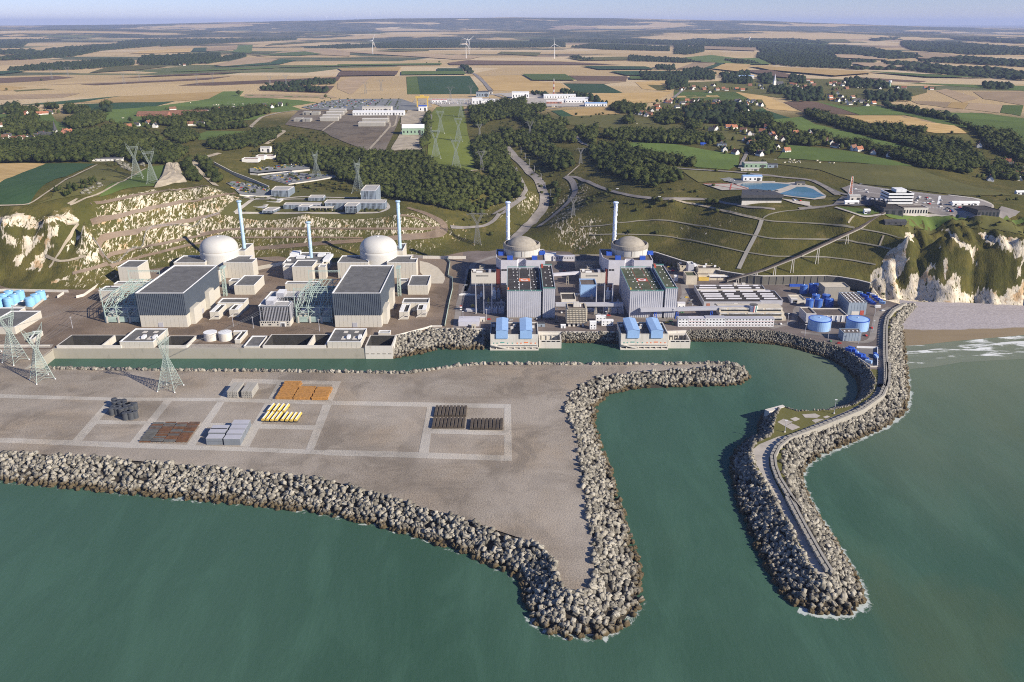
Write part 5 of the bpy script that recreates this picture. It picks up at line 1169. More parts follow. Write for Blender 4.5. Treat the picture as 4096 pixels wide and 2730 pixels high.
r_ = rect_b('o',1755,1945,350,545,292); c_ = cen(r_[0]); tw = bld('office_tower','beige office tower ringed with balconies on stilts','tower',[(r_[0],r_[1],dict(zb=ZP+4))],wall='apron',roof='roofbrn',coping='apron',pitch=0); P = loc_(r_[0],c_); H = r_[1]-ZP
for i in range(7):
 z = 4+(H-4)*(i+.05)/7.4; q_ = inset(P,-1.1); MB().prism(q_,z,z+1.5,bot=True).build('balcony',M['apron'],tw); MB().prism(inset(P,-.1),z+1.6,z+3.0,cap=False).build('window_band',M['glass'],tw)
 m = MB(); nn = 14
 for j in range(nn): x = q_[0][0]+(q_[1][0]-q_[0][0])*(j+.5)/nn; m.box(x-.35,x+.35,q_[0][1]-.4,q_[0][1]+.1,z+.3,z+1.6)
 for j in range(nn): y = q_[0][1]+(q_[2][1]-q_[0][1])*(j+.5)/nn; m.box(q_[1][0]-.1,q_[1][0]+.4,y-.35,y+.35,z+.3,z+1.6)
 m.build('balusters',M['apron'],tw,kind='stuff')
for fx in(.12,.37,.62,.87):
 for fy in(.1,.9): x,y = P[0][0]+(P[1][0]-P[0][0])*fx,P[0][1]+(P[2][1]-P[0][1])*fy; MB().box(x-1.2,x+1.2,y-1,y+1,-.2,4.1).build('stilt',M['concw'],tw)
MB().box(-3,3,-2,4,H-1.1,H+3).build('roof_housing',M['concw'],tw); MB().box(3.4,5,-1,1,H-1.1,H+1.5).build('roof_unit',M['white'],tw)
# pumping stations of the older units
def old_pumps(win,xl,xr,yt,yb_,xb0,which,s0,s1,bl,br):
 y0 = G(win,xl,yb_,0).y; z1 = zat(win,xl,yt,y0); X0,X1 = G(win,xl,yt,z1).x,G(win,xr,yt,z1).x; y1 = G(win,xl,495,z1).y; c = ((X0+X1)/2,(y0+y1)/2)
 root = empty('pump_house',(c[0],c[1],0),0,f'stained white pump house with two light blue sheds in front of the {which} hall','pump house','older pump houses'); P = loc_([(X0,y0),(X1,y0),(X1,y1),(X0,y1)],c); W,D = X1-X0,y1-y0
 shell(root,P,2.2,z1,wall='concw',roof='roofbrn',coping='concw',pitch=0)
 MB().box(P[0][0]-.3,P[1][0]+.3,P[0][1]-2.2,P[2][1],-2,1.2).build('apron',M['concw'],root); MB().box(P[0][0]+.6,P[1][0]-.6,P[0][1]+.8,P[2][1],1,2.5).build('culvert',M['dark'],root)
 for i in range(9): x = P[0][0]+W*i/8; MB().box(x-.5,x+.5,P[0][1]-1.4,P[0][1]+1,1,2.4).build('pier',M['concw'],root)
 MB().box(P[0][0],P[1][0],P[0][1]-1.2,P[0][1]-.1,5.0,5.5).build('ledge',M['concw'],root); MB().bar((P[0][0],P[0][1]-1.6,6.0),(P[0][0]+W*.38,P[0][1]-1.6,1.2),1.1).build('ramp',M['concw'],root)
 for i,f_ in enumerate((.07,.14,.36,.46,.56,.64,.85,.94)): x = P[0][0]+W*f_; MB().box(x-.6,x+.6,P[0][1]-.12,P[0][1]+.1,6.3,7.4).build('marker',M['rail']if i<4 else M['orange'],root)
 for f_,mt in((.25,'rail'),(.745,'orange')): x = P[0][0]+W*f_; MB().box(x-2,x+2,P[0][1]-.12,P[0][1]+.1,7.0,8.0).build('sign_board',M[mt],root)
 for i,(a_,b_)in enumerate((s0,s1)):
  xa,xb = X0+W*a_-c[0],X0+W*b_-c[0]; zb = z1-4.2; ya,yk_ = P[0][1]-1.0,P[2][1]+.8; xm_ = (xa+xb)/2; H = z1+4.0
  sh = MB().add([(xa,ya,zb),(xb,ya,zb),(xb,ya,H),(xm_,ya,H+.9),(xa,ya,H),(xa,yk_,zb),(xb,yk_,zb),(xb,yk_,H),(xm_,yk_,H+.9),(xa,yk_,H)],[(0,1,2,3,4),(1,6,7,2),(5,0,4,9),(6,5,9,8,7),(0,5,6,1)]).build('gantry_shed',M['sky_blue'],root)
  m = MB().add([(xa-.3,ya-.4,H+.05),(xm_,ya-.4,H+1.05),(xm_,yk_+.3,H+1.05),(xa-.3,yk_+.3,H+.05),(xb+.3,ya-.4,H+.05),(xb+.3,yk_+.3,H+.05)],[(0,1,2,3),(1,4,5,2)]); m.build('shed_roof',M['sky_blue'],sh); MB().box(xb-.1,xb+.35,ya,yk_,H-1.2,H-.5).build('gutter',M['blue'],sh)
 for fx,fy,h in((.45,.5,1.5),(.5,.72,1),(.9,.6,1.2),(.06,.7,1)): x,y = P[0][0]+W*fx,P[0][1]+D*fy; MB().box(x-1.4,x+1.4,y-1.2,y+1.2,z1-1.2,z1+h).build('roof_unit',M['concw'],root)
 # side basin
 zb = 8.5; xa,xb = G(win,bl,690,zb).x,G(win,br,690,zb).x; ya = G(win,bl,770,0).y; yk_ = G(win,bl,605,zb).y; cb = ((xa+xb)/2,ya); b = empty('discharge_basin',(cb[0],cb[1],0),0,f'stained white open basin right of the {which} pump house with blue sheds','basin'); Q = loc_([(xa,ya),(xb,ya),(xb,yk_),(xa,yk_)],cb); I = inset(Q,1.0)
 MB().add([(p[0],p[1],-2)for p in Q]+[(p[0],p[1],zb)for p in Q]+[(p[0],p[1],zb)for p in I]+[(p[0],p[1],-3)for p in I],[(i+4*k_,(i+1)%4+4*k_,4+(i+1)%4+4*k_,4+i+4*k_)for k_ in range(3)for i in range(4)]).build('wall',M['concw'],b)
 for i in range(4): x = Q[0][0]+(xb-xa)*(.12+.22*i); MB().box(x,x+(xb-xa)*.17,-.15,.2,zb-1.6,zb-.6).build('slot',M['dark'],b)
 MB().box(I[0][0]+.1,I[1][0]-.1,I[2][1]-3,I[2][1]-.1,zb-1.5,zb-.2).build('walkway',M['concw'],b)
 for i in range(4): x = I[0][0]+(I[1][0]-I[0][0])*(i+.5)/4; MB().box(x-.5,x+.5,I[2][1]-3.1,I[2][1]-2,-1,zb-1.4).build('pier',M['concw'],b)
 return root
old_pumps('o',945,1447,622,783,0,'left ribbed',(.12,.365),(.62,.87),1455,1690); old_pumps('p',222,716,618,778,0,'right ribbed',(.13,.385),(.63,.88),718,950)
lw = line([('o',(885,580),(942,583)),('o',(1440,600),(1690,603))]); wall_line('quay_wall',lw[:2],-2,ZP+.3,1.2,M['conc'])['kind'] = 'structure'
w2_ = line([('o',(1440,602),(1690,602),(2275,602)),('p',(180,600),(700,596),(905,588))]); o_ = wall_line('quay_wall',w2_,-2,ZP+.5,1.5,M['concw']); tag(o_,'stained concrete quay edge behind the older pump houses','quay wall')
# retaining wall at the foot of the mown hill
rw = []
for win,pts in(('k',((470,598),(570,600),(840,686),(1050,742),(1260,796),(1480,832),(1700,850),(2000,848),(2353,846))),('l',((400,856),(600,890),(740,925)))): rw+=[G(win,x,y,20.4)for x,y in pts]
o_ = wall_line('retaining_wall',[Vector((p.x,p.y-1.0,0))for p in rw],ZP-.5,[p.z for p in rw],5.5,M['wallold']); tag(o_,'tall stained concrete retaining wall curving along the foot of the mown hill','retaining wall')
cp_ = wall_line('coping',[Vector((p.x,p.y-1.3,0))for p in rw],20.3,21.0,2.2,M['concw'],parent=o_)
m = MB()
for a_,b_ in zip(rw[:-1],rw[1:]):
 n = max(1,int((b_-a_).length/7))
 for i in range(n): p = a_+(b_-a_)*i/n; m.box(p.x-.3,p.x+.3,p.y-1.5,p.y-.9,ZP-.5,20.2)
m.build('pilasters',M['wallold'],o_,kind='stuff')
# workshops with strip skylights
def workshop():
 y0 = G('p',1085,335,ZP).y; z1 = zat('p',1085,281,y0); gX = lambda x,y: G('p',x,y,z1).x; gY = lambda y: G('p',1400,y,z1).y
 fp = [(gX(1088,282),y0),(gX(1690,282),y0),(gX(1690,282),gY(266)),(gX(1912,266),gY(266)),(gX(1830,170),gY(168)),(gX(1730,150),gY(150)),(gX(1695,106),gY(106)),(gX(985,106),gY(106))]
 b = bld('workshop','large flat roofed grey workshop with rows of white strip skylights','workshop',[(fp,z1)],wall='greycl',roof='roofblk',coping='greycl',pitch=0,par=.6); c_ = cen(fp); z = z1-ZP-.6
 for y,xs_ in((115,((1040,1210),(1245,1385),(1430,1560),(1600,1655))),(139,((1035,1220),(1262,1402),(1445,1583),(1625,1672))),(174,((1050,1238),(1280,1420),(1462,1602),(1642,1782))),(204,((1072,1262),(1303,1400),(1487,1628),(1670,1810))),(226,((1088,1278),(1322,1462),(1505,1648),(1690,1830))),(251,((1105,1297),(1340,1482),(1527,1668),(1712,1855)))):
  for a_,d_ in xs_:
   p,q_ = G('p',a_,y,z1-.5),G('p',d_,y,z1-.5); MB().add([(p.x-c_[0],p.y-c_[1]-.9,z-.05),(q_.x-c_[0],p.y-c_[1]-.9,z-.05),(q_.x-c_[0],p.y-c_[1]+.9,z-.05),(p.x-c_[0],p.y-c_[1]+.9,z-.05),(p.x-c_[0]+.3,p.y-c_[1],z+1.3),(q_.x-c_[0]-.3,p.y-c_[1],z+1.3)],[(0,1,5,4),(2,3,4,5),(1,2,5),(3,0,4)]).build('skylight',M['lilac'],b)
 p,q_ = G('p',1010,158,z1),G('p',1725,156,z1); MB().box(p.x-c_[0],q_.x-c_[0],p.y-c_[1]-.8,p.y-c_[1]+.8,z-.1,z+1.4).build('roof_beam',M['concw'],b)
 for x in(1110,1400): p = G('p',x,335,ZP); MB().box(p.x-c_[0],p.x-c_[0]+4,y0-c_[1]-.1,y0-c_[1]+.3,-.1,4).build('door',M['brickred']if x==1110 else M['white'],b)
 for i in range(12): x = gX(1200+i*24,281)-c_[0]; MB().box(x,x+1.6,y0-c_[1]-.08,y0-c_[1]+.3,z1-ZP-3.6,z1-ZP-2.2).build('window',M['glass'],b)
 for x in(1410,1495): p = G('p',x,103,z1); MB().box(p.x-c_[0]-2,p.x-c_[0]+2,p.y-c_[1]-3,p.y-c_[1],z-.1,z+3).build('roof_unit',M['concw'],b)
workshop()
# conveyor gallery and round-ended drum in front
br,P = bridge('p',((420,382),(1250,362),(1560,358)),ZP+9,5,3.2,'long grey elevated gallery across the front of the right hall','greycl',(.14,.34,.655),'blue')
e = G('p',1600,380,ZP+8); t = empty('round_pavilion',(e.x,e.y,ZP),0,'small white octagonal tower with coloured stripes at the gallery end','tower'); MB().lathe((0,0),[(4.2,-.1),(4.2,15)],8).build('wall',M['white'],t); MB().cyl((0,0),4.4,4.4,14.9,15.5,8).build('roof',M['roof'],t); MB().box(-.8,.2,-4.3,-3.6,8,14.6).build('red_stripe',M['red'],t); MB().box(1.6,2.4,-4.1,-3.0,8,14.6).build('green_stripe',M['rail'],t)
# terraced canteen block
y0 = G('p',1500,487,ZP).y
for_ = []
xa,xb = G('p',1225,470,ZP).x,G('p',1940,480,ZP).x
tb = empty('terraced_block',((xa+xb)/2,y0+8,ZP),0,'beige terraced block with white balustrades behind the white cabins','building'); W = xb-xa
for i,(h,s_)in enumerate(((4,0),(8,3),(12,6))):
 MB().box(-W/2+(2 if i else W*.45),W/2-i*1.2,-6+s_,14,h-4-(.2 if not i else 0),h).build('terrace',M['apron'],tb); m = MB(); n = 60
 for j in range(n):
  x = -W/2+2+(W-3)*(j+.5)/n
  if i==0 and x<-W*.05+2: continue
  if j%17 in(7,8): continue
  m.box(x-.3,x+.3,-6.3+s_,-6.05+s_,h-1.6,h-.4)
 m.build('balustrade',M['white'],tb,kind='stuff'); MB().box(-W/2+4,W/2-4,-6.06+s_,-5.8+s_,h-3.6,h-2).build('window_band',M['glass'],tb)
 # three storey white site cabins along the quay
for i,(xl,xr,st,lab)in enumerate(((815,918,3,'short end stack of plain white three storey site cabins'),(922,1098,3,'red lined white three storey site cabins left of the tallest'),(1100,1304,3,'white three storey site cabins with grey roof in the middle'),(1306,1808,3,'longest row of white three storey site cabins beside the basin'))):
 p,q_ = G('p',xl,543,ZP),G('p',xr,535 if i==3 else 541,ZP); t = empty('site_cabins',((p.x+q_.x)/2,p.y,ZP),0,lab,'cabins','white site cabins on the quay'); W = q_.x-p.x; D = 7
 MB().box(-W/2,W/2,0,D,-.1,8.6+(.6 if i==2 else 0)).build('walls',M['white'],t); MB().box(-W/2-.2,W/2+.2,-.3,D+.3,8.6+(.6 if i==2 else 0),9+(.6 if i==2 else 0)).build('roof',M['greycl']if i!=1 else M['lilac'],t); n = max(3,int(W/3.2)); wm = MB().box(-.8,.8,-.08,.2,0,1.1).mesh('window',M['glass'])
 for f_ in range(st):
  for j in range(n): link('window',wm,t,(-W/2+W*(j+.5)/n,0,1.2+2.85*f_))
  if i in(1,3): MB().box(-W/2,W/2,-.06,.1,2.75+2.85*f_,2.95+2.85*f_).build('red_band',M['red'],t)
 m = MB()
 for j in range(n+1): x = -W/2+W*j/n; m.box(x-.08,x+.08,-.05,.08,0,8.6)
 m.build('joints',M['greycl'],t,kind='stuff')
 # small white cabins and sheds
for(win,xl,xr,yb_,h,lab,mt,rm)in(('o',1985,2052,572,7.5,'two storey white cabin right of the beige tower','white','white'),('o',2048,2152,500,6.5,'white cabin with small windows behind another white cabin','white','white'),('o',2108,2230,535,5.5,'long white shed between beige tower and right pump house','white','white'),('o',1682,1732,560,3.2,'small white cabin left of the beige tower','white','white'),('o',612,828,540,5,'low lilac roofed shed beside the riprap','lilac','lilac'),('o',838,890,490,4,'small pale shed right of the lilac roofed one','concw','lilac'),('o',750,790,560,3,'tiny pale hut by the riprap','apron','apron'),('o',1440,1515,545,3.5,'dark blue grey cabin behind the left open basin','bluegrey','slate'),('p',812,890,345,5,'row of pale containers at the right foot of the green roofed hall','white','lilac'),('o',626,648,368,4,'small white kiosk with red top in the left transformer yard','white','red'),('q',-85,-20,300,5,'grey boxy shed left of the blue tanks','greycl','concw')):
 p,q_ = G(win,xl,yb_,ZP),G(win,xr,yb_,ZP); W = q_.x-p.x; t = empty('site_cabin' if h>3.3 else 'hut',((p.x+q_.x)/2,p.y,ZP),0,lab,'cabin'); D = 6 if W>6 else 4
 if lab.startswith('low lilac'): D = 17
 MB().box(-W/2,W/2,0,D,-.1,h).build('walls',M[mt],t); MB().add([(-W/2-.2,-.2,h),(W/2+.2,-.2,h),(W/2+.2,D+.2,h),(-W/2-.2,D+.2,h),(-W/2-.2,D/2,h+.6),(W/2+.2,D/2,h+.6)],[(0,1,5,4),(2,3,4,5),(1,2,5),(3,0,4)]).build('roof',M[rm],t)
 if h>3.3 and mt=='white':
  for f_ in range(int(h/2.7)):
   for j in range(max(2,int(W/3))): x = -W/2+W*(j+.5)/max(2,int(W/3)); MB().box(x-.6,x+.6,-.08,.2,1.1+2.7*f_,2.1+2.7*f_).build('window',M['glass'],t)
 else: MB().box(-.6,.6,-.07,.2,-.05,2.2).build('door',M['slate'],t)
 # buildings at the foot of the hill
r_ = rect_b('k',905,1018,845,940,800); bld('service_hall','beige hall with two grey doors behind the right hall','building',[r_],wall='apron',roof='roofgrn',coping='apron',pitch=0)
r_ = rect_b('k',925,985,742,858,735); tt = bld('stair_tower','slim silver grey clad tower beside the beige hall','tower',[(r_[0][:2]+[(r_[0][1][0],r_[0][0][1]+12),(r_[0][0][0],r_[0][0][1]+12)],r_[1]+2)],wall='greycl',roof='rooflt',coping='white',pitch=0)
r_ = rect_b('k',1030,1258,770,872,735); ob = bld('admin_building','beige office with cluttered white roof below the retaining wall','building',[r_,([(r_[0][1][0]-28,r_[0][0][1]-9),(r_[0][1][0]+8,r_[0][0][1]-9),(r_[0][1][0]+8,r_[0][0][1]-.3),(r_[0][1][0]-28,r_[0][0][1]-.3)],r_[1]-5)],wall='apron',roof='roofbrn',coping='apron',pitch=0); c_ = cen(r_[0])
for i in range(14): x,y = R.uniform(-30,28),R.uniform(-5,12); MB().box(x,x+R.uniform(1.5,4),y,y+2,r_[1]-ZP-1.2,r_[1]-ZP+R.uniform(.3,1.4)).build('roof_unit',M['white'],ob)
r_ = rect_b('k',835,960,740,800,675); ob = bld('admin_building','darker beige office left of the silver stair tower','building',[r_],wall='apron',roof='roofbrn',coping='apron',pitch=0)
for i in range(8): x,y = R.uniform(-14,12),R.uniform(-8,8); MB().box(x,x+R.uniform(1.5,4),y,y+2,r_[1]-ZP-1.2,r_[1]-ZP+R.uniform(.3,1.4)).build('roof_unit',M['white'],ob)
for i in range(6): x = -16+i*5.5; MB().box(x,x+1.6,r_[0][0][1]-cen(r_[0])[1]-.06,r_[0][0][1]-cen(r_[0])[1]+.2,5,7).build('window',M['glass'],ob)
for(win,x,y,w_,d_,h,mt,lab)in(('k',1085,900,12,5,4,'yellow','bright yellow skip shaped machine behind the workshop'),('k',1255,900,26,8,6,'white','open white shelter behind the workshop'),('k',745,706,4,4,4,'blue','small cobalt blue container by the retaining wall'),('k',650,690,12,4,3,'red','red vehicle shaped container by the retaining wall'),('k',795,905,4,6,6,'white','white cabin at the right corner of the green roofed hall'),('k',1570,685,18,7,9,'white','row of white cabins with windows behind the left dome')):
 if lab.startswith('row'): win,x,y = 'j',1560,692
 p = G(win,x,y,ZP); t = empty('shelter' if 'shelter' in lab else 'container',(p.x,p.y,ZP),0,lab,'shelter' if 'shelter' in lab else 'container')
 MB().box(-w_/2,w_/2,0,d_,-.1 if 'shelter' not in lab else h-1,h).build('body',M[mt],t); MB().box(-w_/2-.2,w_/2+.2,-.2,d_+.2,h,h+.35).build('lid',M[mt],t)
 if 'shelter' in lab:
  for sx_ in(-1,0,1): MB().box(sx_*(w_/2-.3)-.2,sx_*(w_/2-.3)+.2,.1,.5,-.1,h-.9).build('post',M['greycl'],t)
p = G('j',1745,695,ZP); t = empty('site_cabins',(p.x,p.y,ZP),0,'long low white cabin row between the two older domes','cabins'); MB().box(-18,18,0,6,-.1,7).build('walls',M['lilac'],t);
for j in range(10): MB().box(-17+3.4*j,-15.4+3.4*j,-.08,.2,3.5,5).build('window',M['glass'],t)
r_ = rect_b('j',1845,2150,690,800,625); bld('auxiliary_building','large dim grey flat roofed block left of the right dome','building',[r_],wall='conc',roof='roofbrn',coping='conc',pitch=0)
# tank quarter at the right end
def tank(win,xa,yb_,r_,h,label,mat,domed=.6,group=None,rings=True):
 p = G(win,xa,yb_,ZP); t = empty('storage_tank',(p.x,p.y+r_,ZP),0,label,'tank',group); n = 36
 MB().lathe((0,0),[(r_,-.2),(r_,h),(r_*.6,h+domed*.7),(.4,h+domed)],n).build('shell',M[mat],t)
 if rings: MB().lathe((0,0),[(r_-.1,h-.25),(r_+.25,h-.25),(r_+.25,h+.2),(r_-.1,h+.2)],n).build('rim',M['blue']if mat!='conc' else M['conc'],t)
 MB().cyl((0,0),.5,.5,h+domed*.6,h+domed+.7,8).build('vent',M['white'],t)
 m = MB().bar((r_*.72+.4,-r_*.72-.4,0),(r_*.72+.4,-r_*.72-.4,h+1),.35); m.build('ladder',M['greycl'],t)
 return t
tank('q',248,602,11.2,10.5,'wide light blue tank left of the blue grey shed','sky_blue',1.2,'wide light blue tanks'); tank('q',648,602,11.0,10.5,'wide light blue tank right of the concrete tank','sky_blue',1.2,'wide light blue tanks'); tank('q',550,560,4.6,8,'squat concrete tank beside the right wide light blue tank','conc',.3,None,False)
for i,(xa,yb_,r_,h,l_)in enumerate(((56,205,4.2,9.5,'left tall cobalt blue tank below the retaining wall'),(148,200,4.3,10.2,'middle tall cobalt blue tank below the retaining wall'),(180,208,4.2,7.6,'shorter cobalt blue tank right of the two tall ones'),(118,348,4.1,8.6,'pale topped blue tank at the front left of the second tank group'),(182,300,4.1,8.6,'blue tank at the back left of the second tank group'),(212,348,4.1,8.6,'blue tank at the front middle of the second tank group'),(292,300,4.2,8.6,'blue tank at the back right of the second tank group'),(326,345,4.2,8.6,'blue tank at the front right of the second tank group'))): tank('q',xa,yb_,r_,h,l_,'tankblue',.8,'cobalt blue tanks')
r_ = rect_b('q',395,535,130,258,76); bld('demineraliser_block','tall grey concrete block behind the blue grey shed with dark roof','building',[([(r_[0][0][0]-13,r_[0][0][1]),(r_[0][1][0],r_[0][0][1]),(r_[0][1][0],r_[0][2][1]),(r_[0][0][0]-13,r_[0][2][1])],r_[1]),],wall='conc',roof='apron',coping='conc',pitch=0)
def dark_shed(win,xl,xr,yt,yb_,yk,xkl,xkr,label,cols,rows,door=True):
 y0 = G(win,(xl+xr)/2,yb_,ZP).y; z1 = zat(win,xl,yt,y0); fp = [(G(win,xl,yt,z1).x,y0),(G(win,xr,yt,z1).x,y0),(G(win,xkr,yk,z1).x,G(win,xkr,yk,z1).y),(G(win,xkl,yk,z1).x,G(win,xkl,yk,z1).y)]; c_ = cen(fp)
 b = bld('shed',label,'shed',[(fp,z1)],wall='bluegrey',roof='roofbrn',coping='bluegrey',pitch=3,par=.4); P = loc_(fp,c_); sk_ = MB().box(-.7,.7,-1,1,-.1,.5).mesh('skylight',M['white'])
 for i in range(cols):
  for j in range(rows):
   u_,v_ = (i+.7)/(cols+.4),(j+.6)/(rows+.2); p = (Vector(P[0])*(1-u_)+Vector(P[1])*u_)*(1-v_)+(Vector(P[3])*(1-u_)+Vector(P[2])*u_)*v_; link('skylight',sk_,b,(p.x,p.y,z1-ZP-.35))
 if door: x = P[1][0]-6; MB().box(x,x+4,P[0][1]-.12,P[0][1]+.2,-.1,5).build('door',M['red'],b); MB().box(x-9,x-1,P[0][1]-.12,P[0][1]+.2,-.1,4).build('shutter',M['concw'],b)
 return b
dark_shed('q',525,715,292,420,180,415,590,'blue grey shed with dark red roof and rows of white skylights',4,7); dark_shed('q',470,655,608,695,562,420,625,'small blue grey shed with brown roof by the breakwater road',4,1,False)
r_ = rect_b('q',78,182,405,500,335); bld('treatment_building','grey block with brown roof left of the long low treatment building','building',[r_],wall='greycl',roof='roofbrn',coping='concw',pitch=0)
r_ = rect_b('q',186,512,425,492,348); tb = bld('treatment_building','long low grey building with white buttresses behind the wide blue tank','building',[r_],wall='greycl',roof='roofbrn',coping='concw',pitch=0); c_ = cen(r_[0])
for i in range(7): x = r_[0][0][0]-c_[0]+(r_[0][1][0]-r_[0][0][0])*i/6.2; MB().box(x,x+.9,r_[0][0][1]-c_[1]-.8,r_[0][0][1]-c_[1]+.2,-.1,r_[1]-ZP-.3).build('buttress',M['white'],tb)
r_ = rect_b('q',-60,75,265,300,208); bld('treatment_building','low beige roofed building between the two cobalt tank groups','building',[r_],wall='concw',roof='apron',coping='concw',pitch=0)
# containers
cm = {}
for mt in('blue','white','tankblue','sky_blue'):
 cm[mt] = (MB().box(-3.05,3.05,-1.22,1.22,0,2.59).mesh('body',M[mt]),None)
 m = MB()
 for i in range(14): x = -2.9+5.8*i/13; m.box(x-.08,x+.08,-1.30,-1.2,.2,2.4); m.box(x-.08,x+.08,1.2,1.3,.2,2.4)
 cm[mt] = (cm[mt][0],m.mesh('ribs',M[mt]),MB().box(3.04,3.12,-1.1,1.1,.1,2.45).mesh('door',M[mt]))
def container(win,x,y,rz,mt,label,z=0,L=1.0,group='shipping containers by the breakwater'):
 p = G(win,x,y,ZP+z); t = empty('shipping_container',p,rz,label,'container',group); t.scale = (L,1,1); link('body',cm[mt][0],t); link('ribs',cm[mt][1],t,kind='stuff'); link('door',cm[mt][2],t)
Q = [(520,795,'stacked blue container at the upper end of the fenced yard',0),(520,795,'topmost blue container at the upper end of the fenced yard',2.6),(545,780,'blue container against the back fence of the small yard',0),(560,800,'second blue container from the upper end of the fenced yard',0),(560,800,'upper blue container second in the row of the fenced yard',2.6),(585,820,'half white blue container in the row of the fenced yard',0),(620,850,'taller stacked blue container at the middle of the fenced yard row',0),(622,850,'top blue container at the middle of the fenced yard row',2.6),(660,872,'blue container below the middle stack of the fenced yard',0),(690,890,'blue container second last in the row of the fenced yard',0),(725,918,'pale ended blue container last in the row of the fenced yard',0),(655,850,'blue container behind the middle stack of the fenced yard',0)]
for i,(x,y,l_,z)in enumerate(Q): container('q',x,y,-.85,'sky_blue' if 'pale' in l_ or 'half' in l_ else 'blue',l_,z)
container('q',803,850,pi/2,'blue','lone blue container at the right fence of the small yard'); container('q',803,868,pi/2,'sky_blue','light blue container at the right fence of the small yard')
for i,(x,y,mt,z,w)in enumerate(((635,200,'sky_blue',0,'nearest the tall grey block'),(665,222,'blue',0,'second beside the blue grey shed'),(695,238,'blue',0,'third beside the blue grey shed'),(715,265,'blue',0,'fourth beside the blue grey shed'),(735,282,'blue',0,'fifth beside the blue grey shed'),(755,296,'blue',0,'sixth beside the blue grey shed'),(775,310,'blue',0,'last beside the blue grey shed'),(735,212,'blue',0,'at the back of the right row'),(770,222,'white',0,'white fronted one at the back of the right row'),(790,240,'blue',0,'third in the right row'),(815,262,'blue',0,'fourth in the right row'),(840,280,'blue',0,'fifth in the right row'),(868,300,'blue',0,'front of the right row'),(868,300,'sky_blue',2.6,'top of the front stack in the right row'),(690,236,'blue',2.6,'stacked on the third by the shed'))): container('q',x,y,-.6,mt,'shipping container '+w,z)
container('q',820,342,.0,'white','white container at the front of the right container rows')
for i in range(13): container('k' if i<7 else 'q',1990+22*i if i<7 else 160+22*(i-7),958 if i<7 else 110,pi/2,'blue','small blue skip in the row under the retaining wall',0,.5,'blue skips under the retaining wall')
cy = line([('q',(455,765),(818,770),(818,965),(740,965))]); sheet_xy('container_yard',[(p.x,p.y)for p in cy],M['asphalt'],off=.09,step=20,zf=ZP)
tag(wall_line('yard_wall',line([('q',(822,965),(822,772),(600,764))]),ZP,ZP+2.0,.5,M['white']),'white wall along two sides of the container yard','wall'); tag(wall_line('yard_wall',line([('q',(455,768),(745,968),(822,968))]),ZP,ZP+1.4,.6,M['concw']),'pale low wall along the basin side of the container yard','wall')
# plant roads
for win,pts,w_,mt in(('o',((590,560),(620,300),(700,100),(720,-60)),7,'road'),('j',((700,1010),(760,720),(1000,640)),7,'road'),('p',((640,480),(820,360),(900,200),(880,100)),9,'road'),('q',((20,600),(330,640),(640,720),(760,690),(800,500),(820,400),(950,340)),6,'road'),('q',((-300,560),(-60,500),(-20,330),(100,320)),6,'road'),('k',((1330,930),(1900,935),(2353,935)),8,'road')): strip_xy('plant_road',[(p.x,p.y)for p in line([(win,*pts)])],w_,M[mt],off=.08,zf=ZP)
